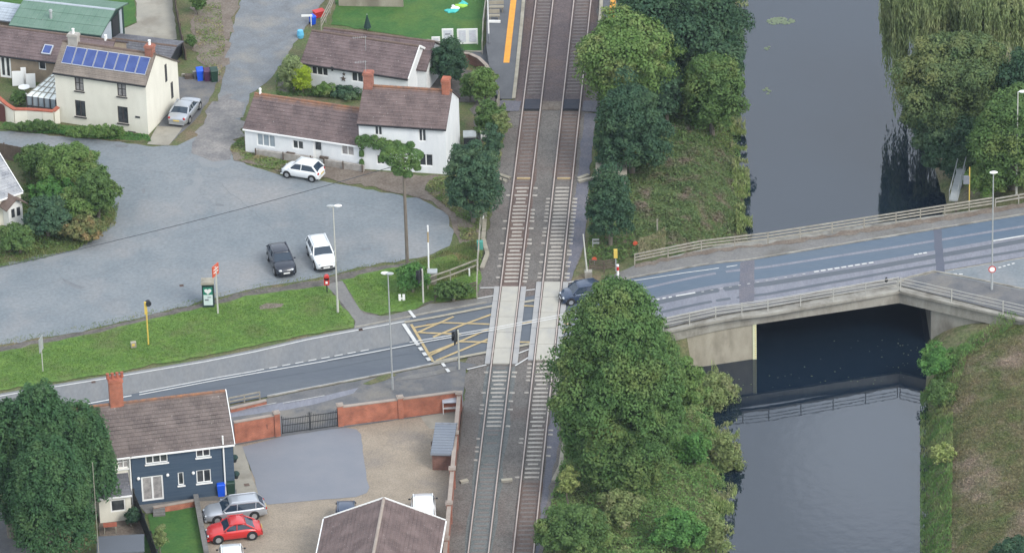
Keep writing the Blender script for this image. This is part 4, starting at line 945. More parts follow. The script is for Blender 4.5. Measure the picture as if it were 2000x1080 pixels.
part('wall', mb, 'cream_render', t); part('coping', cb, 'terracotta', t)
a_ = P(-5, 235); b_ = P(12, 238); n_ = np.array([.0, -.19, 0]); mb = MB(); arch = [a_+n_, b_+n_]+[(a_+b_)/2+(b_-a_)/2*math.cos(th)+n_+np.array([0, 0, 1.35+.4*math.sin(th)]) for th in np.linspace(0, math.pi, 9)]
mb.add([*arch, *[p-np.array([0, .05, 0]) for p in arch]], [tuple(range(11, 22))]+[(i, (i+1) % 11, 11+(i+1) % 11, 11+i) for i in range(11)]); part('door', mb, mat('maroon', (.10, .04, .035)) and 'maroon', t)
# slate roofed house cut by the left edge
sh = House('slate_house', 'cream house with a grey slate roof cut off by the left edge', 'house', (-80, 473), (44, 430), 7.0, 2.7, 2.7, 5.0, .5, 'cream_render', 'slate', ridge_mat='dull_ridge', fascia='white_paint', verge='white', oh=.2)
pc = P(22, 438); rz = math.atan2(sh.e[1], sh.e[0])
po = thing('door_porch', 'small white porch with a pitched brown tiled roof on the slate house', 'porch', pc)
mb = MB(); cp = pc-sh.nb*.1
part('wall', MB().box((cp[0], cp[1], 1.0), (1.35, 1.5, 2.0), rz), 'white_paint', po)
for k in (-1, 1):
    mb = MB(); e_ = sh.e; apex = cp+np.array([0, 0, 2.75]); ev = cp+e_*k*1.05+np.array([0, 0, 1.95])
    vs = [ev-sh.nb*1.1, ev+sh.nb*1.0, apex+sh.nb*1.0, apex-sh.nb*1.1]; mb.add(vs+[v+np.array([0, 0, .09]) for v in vs], [(3, 2, 1, 0), (4, 5, 6, 7), (0, 1, 5, 4), (1, 2, 6, 5), (2, 3, 7, 6), (3, 0, 4, 7)])
    part('roof', mb, 'dull_ridge', po)
for k in (-.26, .26):
    c = cp-sh.nb*.77+sh.e*k+np.array([0, 0, 1.45]); part('pane', MB().box(tuple(c), (.3, .04, .75), rz), 'glass_dark', po)
part('gable_infill', MB().add([cp-sh.nb*.74+sh.e*x+np.array([0, 0, z]) for x, z in ((-.7, 2.0), (.7, 2.0), (0, 2.68))], [(0, 1, 2)]), 'white_paint', po)
# blue boarded house, the cream neighbour under the same roof
blue = House('blue_house', 'navy blue boarded house with white windows and a tall red brick chimney', 'house', (262, 988), (460, 964), 6.8, 4.5, 4.5, 7.0, .5, 'blue_boards', 'tiles_blue_house', ridge_mat='old_ridge', oh=.25, fascia='white_paint', verge='white', openings=[
    O(283, 879, 328, 904, nv=3, sill='white_paint'), O(382, 869, 411, 892, nv=2, sill='white_paint'), O(383, 917, 413, 942, nv=2, sill='white_paint'), O(347, 922, 360, 947, nv=1, sill='white_paint'), O(275, 929, 321, 977, nv=2, nh=1, name='patio_door', glass='curtain', fw=.12)])
mb = MB(); c = blue.w(blue.L-.75, -.12, 0); part('downpipe', MB().cyl((c[0], c[1], .1), (c[0], c[1], 5.2), .06, n=8), 'white_paint', blue.root)
for sx, sy in ((270, 933), (327, 926), (377, 922)):
    q = hit(sx, sy, blue.A, blue.nb)-blue.nb*.1; part('wall_lamp', MB().sphere(tuple(q), .13, 8, 6), 'white_paint', blue.root)
nb_ = House('cream_semi', 'cream rendered neighbour under the same brown roof behind the big conifer', 'house', (60, 1013), (260, 988), 6.8, 4.5, 4.5, 7.0, .5, 'cream_render', 'tiles_blue_house', ridge_mat='old_ridge', oh=.25, fascia='white_paint', openings=[
    O(229, 887, 252, 914, nv=2, nh=2, glass='curtain', sill='white_paint')], gable_l=True)
nb_.chimney(nb_.L-.35, 3.5, 9.0, (1.0, .75), m='red_brick', pots=4, zb=6.2)
c = nb_.w(nb_.L-.05, -.1, 0); part('downpipe', MB().cyl((c[0], c[1], .1), (c[0], c[1], 4.4), .06, n=8), 'white_paint', nb_.root)
ext = House('garden_room', 'low extension with a dark roof and white window on the cream neighbour', 'extension', (196, 1022), (258, 1015), 2.6, 2.2, 3.0, 3.05, .95, 'cream_render', 'slate_dark', ridge_mat='dull_ridge', fascia='white_paint', oh=.1, openings=[O(215, 975, 246, 999, nv=1, fw=.1)])
# garage at the bottom edge: its ridge runs towards the viewer
def gable_to_view(name, label, pk, pl, pr, hr, he, Ld, wall, roof):
    """pk/pl/pr: far end of ridge, left eave and right eave in the photo"""
    K = P(*pk, hr); Lf = P(*pl, he); Rt = P(*pr, he); ax = np.array([Lf[0]-Rt[0], Lf[1]-Rt[1], 0]); hw = np.linalg.norm(ax)/2; ax /= -np.linalg.norm(ax)
    mid = (Lf+Rt)/2; dv = np.array([ax[1], -ax[0], 0]); dv = dv if dv[1] < 0 else -dv
    t = thing(name, label, 'garage', (mid[0], mid[1], 0)); mb = MB(); c = np.array([mid[0], mid[1], 0])
    def w(x, y, z): return c+ax*x+dv*y+np.array([0, 0, z])
    vs = [w(-hw+.15, .15, 0), w(hw-.15, .15, 0), w(hw-.15, .15, he), w(0, .15, hr-.08), w(-hw+.15, .15, he)]
    vs2 = [w(-hw+.15, Ld, 0), w(hw-.15, Ld, 0), w(hw-.15, Ld, he), w(0, Ld, hr-.08), w(-hw+.15, Ld, he)]
    mb.add(vs+vs2, [(0, 1, 2, 3, 4), (9, 8, 7, 6, 5), (0, 5, 6, 1), (1, 6, 7, 2), (0, 4, 9, 5)]); part('wall', mb, wall, t)
    mb = MB(); sl = math.hypot(hw, hr-he)
    for k in (-1, 1):
        n = 14
        for i in range(n):
            f0, f1 = i/n, (i+1)/n
            def pt(f, y, u=0): return w(k*hw*(1-f), y, he+(hr-he)*f+u)
            q = [pt(f0, 0, .1), pt(f0, Ld, .1), pt(f1, Ld, .07), pt(f1, 0, .07)]; uv = [(0, sl*f0), (Ld, sl*f0), (Ld, sl*f1), (0, sl*f1)]
            mb.add(q, [(0, 1, 2, 3)], [uv]); mb.add([pt(f0, 0, 0), pt(f0, Ld, 0), pt(f0, Ld, .1), pt(f0, 0, .1)], [(0, 1, 2, 3)], [[(0, 0)]*4])
        q = [w(k*hw, 0, he-.03), w(k*hw, Ld, he-.03), w(0, Ld, hr-.03), w(0, 0, hr-.03)]; mb.add(q, [(0, 1, 2, 3)], [[(0, 0)]*4])
    r_ = part('roof', mb, roof, t)
    part('ridge_tiles', MB().cyl(w(0, -.02, hr+.06), w(0, Ld, hr+.06), .13, n=8), 'coping', r_)
    for k in (-1, 1): part('bargeboard', MB().beam(w(k*hw, -.04, he+.05), w(0, -.04, hr+.08), .07, .2), 'white_paint', t)
    part('gutter', MB().beam(w(-hw-.05, 0, he+.02), w(-hw-.05, Ld, he+.02), .1, .1), 'white_paint', t)
    part('gutter', MB().beam(w(hw+.05, 0, he+.02), w(hw+.05, Ld, he+.02), .1, .1), 'white_paint', t)
gable_to_view('garage', 'brick garage with a brown tiled roof cut by the bottom edge', (750, 993), (633, 1014), (870, 1018), 4.3, 2.5, 9, 'old_brick', 'tiles_garage')
# brick shed with grey roof
bs = House('brick_shed', 'small brick shed with a blue grey felt roof beside the boundary wall', 'shed', (845, 918), (882, 919), 3.6, 1.5, 2.0, 2.05, .95, 'dull_brick', 'felt_roof' if 'felt_roof' in MATS else (tile_mat('felt_roof', (.17, .19, .225), (.18, .20, .23), None, row=9, tile=9, patch=(.2, .22, .25)) and 'felt_roof'), ridge_mat='lead', fascia='lead', oh=.12)
c = bs.w(-.15, 1.8, 1.1); part('side_lamp', MB().cyl(c, c+np.array([0, 0, .35]), .14, n=8), 'wood_dark', bs.root)
# concrete hut by the railway
hut = thing('concrete_hut', 'pale flat roofed concrete railway hut behind the small dark tree', 'hut', P(1196, 372))
a_ = P(1166, 372); b_ = P(1222, 372); d_ = 2.2
part('wall', MB().prism([tuple(a_), tuple(b_), (b_[0]+.1, b_[1]+d_), (a_[0]+.1, a_[1]+d_)], 0, 1.25), 'concrete_old', hut)
part('roof', MB().prism([(a_[0]-.12, a_[1]-.12), (b_[0]+.12, b_[1]-.12), (b_[0]+.22, b_[1]+d_+.12), (a_[0]-.02, a_[1]+d_+.12)], 1.25, 1.4), 'concrete', hut)
# ------------------------------------------------------------ yard walls, gate
def brick_wall(label, a, b, h, piers=(), capm='coping', m='red_brick', ph=.18):
    A, B = P(*a), P(*b); t = thing('brick_wall', label, 'wall', A)
    u_ = np.array([0, 0, h/2]); part('wall', MB().beam(A+u_, B+u_, .23, h), m, t)
    part('coping', MB().beam(A+[0, 0, h+.04], B+[0, 0, h+.04], .31, .08), capm, t)
    rz = math.atan2((B-A)[1], (B-A)[0])
    for k in piers:
        c = A+(B-A)*k; pb = MB().box((c[0], c[1], (h+ph)/2), (.42, .42, h+ph), rz); pp = part('pier', pb, m, t)
        part('pier_cap', MB().box((c[0], c[1], h+ph+.05), (.54, .54, .1), rz).box((c[0], c[1], h+ph+.12), (.36, .36, .06), rz), capm, pp)
brick_wall('red brick wall with a coping between the blue house and the black gates', (459, 866), (548, 850), 1.85, (.93,))
brick_wall('long red brick wall right of the black gates beside the apron', (663, 832), (893, 802), 1.65, (.01, .52))
q = P(518, 854); part('letter_slot', MB().box((q[0], q[1]-.14, 1.05), (.42, .08, .42)), 'black_paint', bpy.data.objects['brick_wall'])
brick_wall('brown coped boundary wall running beside the railway from the gates to the garage', (898, 803), (868, 1140), 1.55, (0.01, .25, .46, .66, .86), m='old_brick')
gA, gB = P(551, 848), P(661, 833); t = thing('driveway_gates', 'black wrought iron double gates across the tarmac drive', 'gate', gA)
for s in (0, 1):
    a_ = gA+(gB-gA)*(.5*s+.01); b_ = gA+(gB-gA)*(.5*s+.49); mb = MB(); n = 16
    for k in range(n+1):
        p = a_+(b_-a_)*k/n; f = k/n if s == 0 else 1-k/n; hh = 1.55-.22*math.sin(math.pi*f)+.12*(f > .9); mb.cyl(p+[0, 0, .08], p+[0, 0, hh], .018, n=5)
    for z in (.12, .75, 1.3): mb.beam(a_+[0, 0, z], b_+[0, 0, z], .035, .05)
    mb.beam(a_+[0, 0, 0.05], a_+[0, 0, 1.6], .07, .07); mb.beam(b_+[0, 0, .05], b_+[0, 0, 1.6], .07, .07)
    part('gate_leaf', mb, 'black_paint', t)
# yard surfaces
sheet('yard_gravel', [(458, 868), (548, 852), (660, 834), (780, 817), (895, 803), (892, 860), (884, 950), (868, 1140), (378, 1140), (402, 1060), (386, 978), (462, 962), (500, 905)], .03, 'gravel', amp=.03)
sheet('yard_tarmac', [(474, 872), (560, 850), (672, 834), (696, 838), (706, 848), (709, 880), (712, 905), (716, 935), (721, 952), (716, 962), (695, 970), (640, 974), (512, 986), (505, 968), (497, 935)], .05, 'pad_tarmac', amp=.02)
sheet('side_path', [(457, 868), (473, 870), (481, 893), (494, 935), (506, 968), (505, 978), (462, 972), (455, 966)], .046, 'concrete_path', amp=.03)
sheet('yard_concrete', [(818, 808), (890, 803), (887, 838), (838, 836)], .04, 'concrete_path', amp=.04)
sheet('drain_cover', [(476, 944), (486, 943), (488, 948), (478, 949)], .07, 'dull_ridge', amp=0)
sheet('patio', [(268, 982), (385, 962), (462, 955), (462, 975), (386, 978), (378, 990), (300, 1000), (285, 1002)], .05, 'footpath', amp=.02)
sheet('blue_house_lawn', [(288, 1004), (381, 990), (412, 1140), (318, 1140)], .055, 'garden_lawn', amp=.03)
sheet('neighbour_patio', [(190, 1000), (262, 992), (290, 1060), (196, 1064)], .05, 'dirt', amp=.03)
sheet('neighbour_lawn', [(196, 1048), (285, 1044), (310, 1140), (196, 1140)], .06, 'garden_lawn', amp=.05)
sheet('left_drive', [(-60, 990), (60, 1010), (70, 1140), (-60, 1140)], .05, 'apron', amp=.05)
def simple_wall(name, label, cat, pts, h, w, m, cap=None, capm=None):
    t = thing(name, label, cat, P(*pts[0])); mb = MB(); cb = MB()
    for a, b in zip(pts[:-1], pts[1:]):
        A, B = P(*a), P(*b); mb.beam(A+[0, 0, h/2], B+[0, 0, h/2], w, h)
        if cap: cb.beam(A+[0, 0, h+.03], B+[0, 0, h+.03], w+.08, .06)
    part('wall', mb, m, t)
    if cap: part('coping', cb, capm, t)
    return t
simple_wall('low_wall', 'low grey garden wall between the square lawn and the parked estate car', 'wall', [(383, 978), (411, 1130)], .55, .3, 'footpath', True, 'footpath')
simple_wall('patio_wall', 'low red brick patio wall below the patio doors of the blue house', 'wall', [(300, 1002), (381, 988)], .5, .22, 'red_brick', True, 'coping')
for k in range(3):
    c = P(310+0*k, 1003+k*2.5); 
st = thing('patio_steps', 'grey concrete steps in the patio wall leading to the lawn', 'steps', P(310, 1003))
for k in range(3):
    c = P(311, 1001+k*3.2); part('step', MB().box((c[0], c[1], (.45-.14*k)/2), (.9, .3, .45-.14*k), .1), 'footpath', st)
# dark slatted garden fence
def panel_fence(label, pts, h, m='wood_dark', z=P, name='garden_fence', group=None, postm=None, gap=.012):
    t = thing(name, label, 'fence', P(*pts[0]), group=group); mb = MB(); i = 0
    for a, b in zip(pts[:-1], pts[1:]):
        A, B = P(*a), P(*b); L = np.linalg.norm(B-A); n = max(1, int(L/.16)); d_ = (B-A)/L; rz = math.atan2(d_[1], d_[0])
        for k in range(n):
            c = A+d_*L*(k+.5)/n; mb.box((c[0], c[1], h/2+.04*math.sin(k*2.1)*.3), (L/n-gap, .03+.012*(k % 2), h), rz)
        for k in range(max(2, int(L/1.9)+1)):
            c = A+(B-A)*k/max(1, int(L/1.9)); part('post', MB().box((c[0]-d_[1]*.06, c[1]+d_[0]*.06, (h+.08)/2), (.1, .1, h+.08), rz), postm or m, t)
    part('boards', mb, m, t); return t
panel_fence('tall dark boarded fence running down between the two back gardens', [(262, 992), (282, 1040), (308, 1110), (318, 1140)], 1.6, 'fence_black' if 'fence_black' in MATS else (mat('fence_black', (.028, .03, .032), (.045, .045, .045), 3, fine=.2) and 'fence_black'))
panel_fence('dark boarded fence above the hedge beside the lane at the left edge', [(-30, 305), (48, 320)], 1.5)
for pts, lb, m in ((((338, -30), (343, 20), (352, 70), (362, 118)), 'long dark fence between the concrete yard and the rough lane', 'wood_dark'),):
    panel_fence(lb, pts, 1.1, m)
def rail_fence(label, pts, h=1.1, nr=2, m='wood_pale', sp=1.9, zf=None, group=None, name='rail_fence'):
    return railing(name, [P(x, y) for x, y in pts], label, 'fence', nrails=nr, h=h, spacing=sp, m=m, square=True, group=group, z0=.15)
rail_fence('weathered rail fence between the grass triangle and the tracks', [(836, 566), (880, 551), (932, 531)], 1.1, 2)
rail_fence('pale post and rail fence between the lane and the lawn', [(628, 62), (645, 28), (662, -12)], 1.2, 3)
rail_fence('tall wire fence of pale posts climbing beside the tracks to the left gatepost', [(932, 585), (934, 530), (938, 470), (945, 425)], 1.5, 2, sp=3.2)
rail_fence('low timber rail and mesh fence between the signal box and the tracks', [(850, 588), (900, 579), (931, 571)], .9, 3, 'wood_dark')
rail_fence('dark timber gate and rails between the tracks and the red and white post', [(1152, 530), (1180, 532), (1203, 527)], 1.0, 4, 'wood_dark', sp=1.2)
rail_fence('short pale rail fence on a red brick base left of the black gates', [(448, 795), (478, 789), (508, 783)], .8, 2, sp=1.6)
brick_wall('very low red brick base behind the short rail fence by the main road', (450, 806), (520, 790), .35)
rail_fence('pale fence of the lawn beside the platform', [(942, 104), (944, 60), (949, 20), (952, -30)], 1.1, 3, 'concrete_old', sp=2)
rail_fence('low pale rail along the bottom of the lawn with the picture boards', [(840, 106), (942, 108)], .35, 1, 'concrete_old', sp=2)
simple_wall('curved_wall', 'curved red brown brick wall at the back of the platform path', 'wall', [(898, 122), (918, 124), (935, 132), (950, 146), (958, 160)], .9, .25, 'dull_brick', True, 'coping')
simple_wall('concrete_wall', 'pale concrete wall along the top of the cottage lawn', 'wall', [(662, 12), (700, 13), (788, 14)], 1.1, .2, 'concrete', True, 'concrete')
panel_fence('short grey fence panels beside the platform ramp', [(968, 250), (972, 222), (976, 205)], 1.3, 'wood_pale')
simple_wall('trackside_fence', 'thin brown fence line between the boundary wall and the ballast', 'fence', [(905, 800), (896, 880), (886, 960), (876, 1060), (870, 1140)], .35, .08, 'wood_dark')

# ------------------------------------------------------------ street furniture
def pole(base, top, r0, r1, m, t, name='pole'):
    return part(name, MB().cyl(base, top, r0, r1, 8), m, t)
def hpx(base, toppy):                # height of a vertical pole whose top is at that row
    _, y0 = proj(base); _, y1 = proj(base+np.array([0, 0, 1.])); return (y0-toppy)/(y0-y1)
def lamp_post(label, bx, by, ty, heads=2, z=0, col='galvanised', f=P, sign=False, arm=(1, 0)):
    b = f(bx, by); h = hpx(b, ty); t = thing('street_lamp', label, 'street lamp', b, group='street lamps')
    top = b+np.array([0, 0, h]); mb = MB().cyl(b, b+np.array([0, 0, 1.2]), .10, n=10).cyl(b+np.array([0, 0, 1.2]), top, .07, .045, 10)
    part('pole', mb, col, t)
    for k in range(heads):
        s = (1, -.55)[k]; d_ = np.array([arm[0]*s, arm[1]*s, 0]); c = top+d_*.38+np.array([0, 0, .04])
        hd = part('lamp_head', MB().cyl(top, top+d_*.2, .03, n=6).sphere(tuple(c), (.34, .17, .11), 10, 6), 'white_paint' if s > 0 else 'galvanised', t)
        part('lens', MB().sphere(tuple(c-np.array([0, 0, .05])), (.26, .13, .09), 10, 6), 'lamp_lens', hd)
    if sign:
        c = b+np.array([0, -.12, 2.0]); part('speed_sign', MB().cyl(c, c+np.array([0, -.02, 0]), .3, n=20), 'red_paint', t)
        s2 = part('sign_face', MB().cyl(c+np.array([0, -.022, 0]), c+np.array([0, -.03, 0]), .22, n=20), 'white_paint', t)
    return t
lamp_post('tall pale lamp post rising from the grass verge beside the red post box', 660, 611, 405, col='pole_pale')
lamp_post('grey lamp post on the near side of the road above the brick wall', 767, 762, 537, arm=(-.6, .2))
lamp_post('lamp post with a round white speed sign at the road junction', 1937, 568, 338, f=Pr, heads=1, sign=True, arm=(0, -.5))
lamp_post('tall pale lamp post behind the low fence at the right edge', 1985, 381, 182, f=Pr, heads=1, col='pole_pale')
def text(s, loc, size, m, parent, rot=(math.pi/2, 0, 0), name='lettering', ext=.004, align='CENTER'):
    cu_ = bpy.data.curves.new(name, 'FONT'); cu_.body = s; cu_.size = size; cu_.extrude = ext; cu_.align_x = align; cu_.align_y = 'CENTER'
    o = bpy.data.objects.new(name, cu_); COL.objects.link(o); dg = bpy.context.evaluated_depsgraph_get(); me = bpy.data.meshes.new_from_object(o.evaluated_get(dg))
    bpy.data.objects.remove(o); me.materials.clear(); me.materials.append(MATS[m]); o = bpy.data.objects.new(name, me); COL.objects.link(o)
    o.parent = parent; o.location = tuple(np.array(loc)-rootloc(parent)); o.rotation_euler = rot; return o
# glazed green emergency kiosk
b = P(408, 596); t = thing('phone_kiosk', 'dark green glazed kiosk with a pale roof and green heart sign on the grass verge', 'kiosk', b)
mb = MB()
for x in (-.42, .42):
    for y in (-.42, .42): mb.box((b[0]+x, b[1]+y, 1.05), (.09, .09, 2.1))
for z in (.12, 1.98):
    for s in (-.42, .42): mb.box((b[0], b[1]+s, z), (.75, .08, .22)); mb.box((b[0]+s, b[1], z), (.08, .75, .22))
part('frame', mb, 'dark_green', t)
part('roof', MB().box((b[0], b[1], 2.16), (1.05, 1.05, .12)).box((b[0], b[1], 2.24), (.85, .85, .06)), 'concrete', t)
part('pane', MB().box((b[0], b[1]+.42, 1.05), (.74, .02, 1.6)).box((b[0]-.42, b[1], 1.05), (.02, .74, 1.6)).box((b[0]+.42, b[1], 1.05), (.02, .74, 1.6)), 'glass_pale', t)
pn = part('front_panel', MB().box((b[0]+.0, b[1]-.42, 1.05), (.74, .03, 1.65)), 'white_panel' if 'white_panel' in MATS else (mat('white_panel', (.62, .72, .70), fine=.04) and 'white_panel'), t)
part('sign_panel', MB().box((b[0], b[1]-.445, 1.52), (.74, .02, .66)), 'aed_green', t)
hp = [(b[0]+.29*16*math.sin(a)**3/16, b[1]-.46, 1.50+.29*(13*math.cos(a)-5*math.cos(2*a)-2*math.cos(3*a)-math.cos(4*a))/16) for a in np.linspace(0, 2*math.pi, 30)[:-1]]
part('heart_symbol', MB().add(hp+[(x, y-.01, z) for x, y, z in hp], [tuple(range(28, -1, -1)), tuple(range(29, 58))]), 'white_paint', t)
part('notice', MB().box((b[0]-.12, b[1]-.445, .72), (.3, .02, .12)).box((b[0]+.1, b[1]-.445, .95), (.3, .02, .06)), 'lead', t)
# station sign
b = P(426, 613); h = hpx(b, 516); t = thing('station_sign', 'white post with a red station sign on top in the grass beside the kiosk', 'sign', b)
part('post', MB().box((b[0], b[1], (h-.2)/2), (.13, .13, h-.2)), 'pole_pale', t)
rz = math.radians(62); dx, dy = math.cos(rz), math.sin(rz)
c = np.array([b[0]-.02, b[1], h-.55]); part('sign_plate', MB().box(tuple(c), (.95, .07, .95), rz), 'orange_red', t)
# double arrow emblem, white strokes
mb = MB(); nx_ = np.array([-dy, dx, 0])
for s in (-1, 1):
    off = nx_*.045*s; E_ = np.array([dx, dy, 0])
    for z in (.13, -.13): mb.beam(c+off-E_*.36+[0, 0, z], c+off+E_*.36+[0, 0, z], .02, .06)
    mb.beam(c+off-E_*.1+[0, 0, -.13], c+off+E_*.16+[0, 0, .13], .02, .06); mb.beam(c+off-E_*.14+[0, 0, .34], c+off+E_*.14+[0, 0, .13], .02, .06); mb.beam(c+off+E_*.14+[0, 0, -.34], c+off-E_*.14+[0, 0, -.13], .02, .06)
part('emblem', mb, 'white_paint', t)
# post box
b = P(639, 571); t = thing('post_box', 'small red post box on a short pole beside the footpath', 'post box', b)
part('pole', MB().cyl(b, b+[0, 0, .75], .05), 'black_paint', t)
part('box', MB().box((b[0], b[1], 1.05), (.42, .36, .62)).cyl((b[0], b[1]-.18, 1.36), (b[0], b[1]+.18, 1.36), .21, n=14), 'red_paint', t)
part('slot', MB().box((b[0], b[1]-.19, 1.22), (.26, .02, .06)), 'black_paint', t); part('collection_plate', MB().box((b[0], b[1]-.19, .98), (.18, .02, .2)), 'white_paint', t)
# yellow post with round black lamp, marker stone, sign post
b = P(290, 674); h = hpx(b, 590); t = thing('marker_post', 'tall yellow post with a round black signal head in the grass verge', 'post', b)
part('post', MB().cyl(b, b+[0, 0, h-.5], .06).box((b[0]-.03, b[1], h-.55), (.22, .14, 1.1)), 'yellow_paint', t)
part('signal_head', MB().cyl(b+[.12, .2, h-.15], b+[.24, -.1, h-.15], .24, .22, 14), 'black_paint', t)
b = P(261, 679); t = thing('marker_stone', 'squat pale concrete marker stone in the grass verge', 'marker stone', b)
part('block', MB().box((b[0], b[1], .26), (.42, .32, .52), .2), 'concrete', t); part('plate', MB().box((b[0], b[1]-.17, .34), (.22, .02, .2), .2), 'yellow_paint', t)
b = P(84, 726); h = hpx(b, 658); t = thing('road_sign', 'thin pale post with a grey narrow sign plate at the left of the grass verge', 'sign', b)
part('post', MB().cyl(b, b+[0, 0, h-.3], .04), 'pole_pale', t); part('sign_plate', MB().box((b[0], b[1], h-.65), (.95, .03, 1.2), math.radians(75)), 'galvanised', t)
for px_, py_ in ((180, 735), (262, 722)):
    pass
# telegraph pole with ivy top and cable
pb = P(796, 524); ph = hpx(pb, 300); t = thing('telegraph_pole', 'wooden telegraph pole in front of the white cottage, its top wrapped in ivy', 'telegraph pole', pb)
part('pole', MB().cyl(pb, pb+[0, 0, ph], .15, .11, 9), 'wood_pole', t)
ptop = pb+np.array([0, 0, ph-1.0])
far = np.array([*P(-60, 560)[:2], 6.2]); far = P(-60, 535, 5.0)
mb = MB(); n = 26; pts = []
for k in range(n+1):
    f = k/n; p = ptop+(far-ptop)*f; p = p.copy(); p[2] -= 1.1*4*f*(1-f)*.35; pts.append(p)
for a_, b_ in zip(pts[:-1], pts[1:]): mb.cyl(a_, b_, .028, n=5)
tag(part('overhead_cable', mb, 'cable' if 'cable' in MATS else (mat('cable', (.06, .065, .075), fine=0) and 'cable')), 'thin dark overhead cable crossing above the car park from the ivy topped pole', 'cable')
# raised barrier, left
b = P(838, 548); h = hpx(b, 441); t = thing('crossing_barrier', 'raised white barrier arm beside the grass triangle', 'barrier', b)
part('base_cabinet', MB().box((b[0]+.3, b[1]-.6, .55), (.65, .6, 1.1)), 'concrete_old', t); part('cabinet_lid', MB().box((b[0]+.3, b[1]-.6, 1.15), (.8, .75, .1)), 'galvanised', t)
mb = MB(); mr = MB(); k = 0; z = .6
while z < h: (mr if k % 2 and k > 1 else mb).cyl((b[0]+z*0.012, b[1], z), (b[0]+z*.012, b[1], min(z+.95, h)), .065, n=8); z += .96; k += 1
part('arm', mb, 'white_paint', t); part('red_band', mr, 'tan_board', t)
# wooden post and signals, left
def crossing_signal(label, bx, by, ty, side, f=P):
    b = f(bx, by); h = hpx(b, ty); t = thing('crossing_signal', label, 'crossing signal', b, group='black crossing light signals')
    part('pole', MB().cyl(b, b+[0, 0, h], .07, n=8), 'pole_pale', t)
    c = b+np.array([side*.18, -.02, h-.55]); bd = part('backboard', MB().box(tuple(c), (.08, .95, 1.0), .25*side), 'black_paint', t)
    for dy, dz, m in ((-.26, .2, 'rubber'), (.26, .2, 'rubber'), (0, -.2, 'yellow_paint')):
        q = c+np.array([side*.05, dy, dz-.02]); part('lamp_hood', MB().cyl(q, q+np.array([side*.28, 0, 0]), .14, .15, 10), 'black_paint', bd); part('lamp_lens', MB().cyl(q+np.array([side*.03, 0, 0]), q+np.array([side*.06, 0, 0]), .11, n=10), 'tail_red' if m == 'rubber' else 'lamp_lens', bd)
    return t
crossing_signal('black crossing signal lights on a pale post beside the raised barrier', 827, 592, 526, -1)
crossing_signal('black crossing signal on a pale post at the near corner of the yellow box', 897, 722, 645, -1)
b = P(818, 570); t = thing('notice_board', 'small white notice plate on the signal post by the barrier', 'notice', b+[0, 0, .9]); part('plate', MB().box((b[0], b[1]-.1, .95), (.5, .04, .4), .2), 'white_paint', t)
b = P(812, 552); t = thing('equipment_cabinet', 'grey green trackside cabinet behind the crossing signal', 'cabinet', b); part('body', MB().box((b[0], b[1], .5), (.8, .5, 1.0), .2), 'dark_green', t); part('lid', MB().box((b[0], b[1], 1.04), (.9, .6, .1), .2), 'teal_plastic', t)
b = P(785, 588); t = thing('utility_markers', 'pair of small white marker posts in the grass triangle', 'marker post', b)
for s in (-.16, .16): part('post', MB().box((b[0]+s, b[1], .3), (.2, .1, .6)), 'white_paint', t)
part('bar', MB().box((b[0], b[1], .25), (.14, .06, .1)), 'white_paint', t)
b = P(938, 495); t = thing('green_cabinet', 'teal green trackside box on a post beside the kinked trough', 'cabinet', b); part('box', MB().box((b[0], b[1], .75), (.5, .4, .75)), 'teal_plastic', t); part('leg', MB().box((b[0], b[1], .2), (.2, .2, .4)), 'galvanised', t)
b = P(944, 430); 
for x0, y0, ty, lb in ((944, 432, 418, 'short pale post at the top of the trackside fence'), (917, 540, 528, 'tiny white post in the grass by the weathered rail fence')):
    b = P(x0, y0); t = thing('marker_peg', lb, 'marker post', b); part('post', MB().box((b[0], b[1], .35), (.12, .12, .7)), 'white_paint', t)
# right of the tracks
b = P(1147, 542); h = hpx(b, 460); t = thing('barrier_post', 'tall pale leaning barrier arm right of the tracks', 'barrier', b)
part('arm', MB().cyl(b+[0, 0, .4], b+[-.25, .2, h], .08, .05, 8), 'pole_pale', t); part('base', MB().box((b[0]+.1, b[1], .3), (.6, .5, .6)), 'concrete_old', t)
b = P(1207, 549); h = hpx(b, 517); t = thing('striped_post', 'short red and white striped post right of the crossing', 'post', b)
part('post', MB().cyl(b, b+[0, 0, h*.66], .10, n=10), 'white_paint', t); part('red_band', MB().cyl(b+[0, 0, h*.66], b+[0, 0, h*.9], .105, n=10), 'red_paint', t); part('cap', MB().cyl(b+[0, 0, h*.9], b+[0, 0, h], .10, n=10), 'white_paint', t)
b = P(1203, 530); h = hpx(b, 488); t = thing('yellow_post', 'slim post with a yellow head behind the striped post', 'post', b); part('post', MB().cyl(b, b+[0, 0, h-.7], .05), 'galvanised', t); part('head', MB().box((b[0], b[1], h-.35), (.3, .2, .75)), 'yellow_paint', t)
for x0, y0, lb in ((1161, 516, 'small round orange red disc by the dark gate right of the tracks'), (1241, 485, 'small round orange red disc among the brambles')):
    b = P(x0, y0); t = thing('red_disc', lb, 'marker disc', b); part('post', MB().cyl(b, b+[0, 0, .35], .03), 'galvanised', t); part('disc', MB().cyl(b+[0, .03, .45], b+[0, -.03, .45], .2, n=12), 'orange_red', t)
b = P(1158, 488); t = thing('grey_sign', 'small grey twin plate sign beside the pale leaning arm', 'sign', b); part('post', MB().cyl(b, b+[0, 0, .9], .04), 'galvanised', t)
part('plate', MB().box((b[0]+.25, b[1], .92), (.55, .04, .16)).box((b[0]+.25, b[1], .62), (.55, .04, .16)), 'galvanised', t)
b = P(1284, 452); t = thing('fence_stake', 'short weathered stake standing in the brambles on the canal side', 'post', b); part('stake', MB().box((b[0], b[1], .55), (.12, .12, 1.1)), 'wood_pale', t)
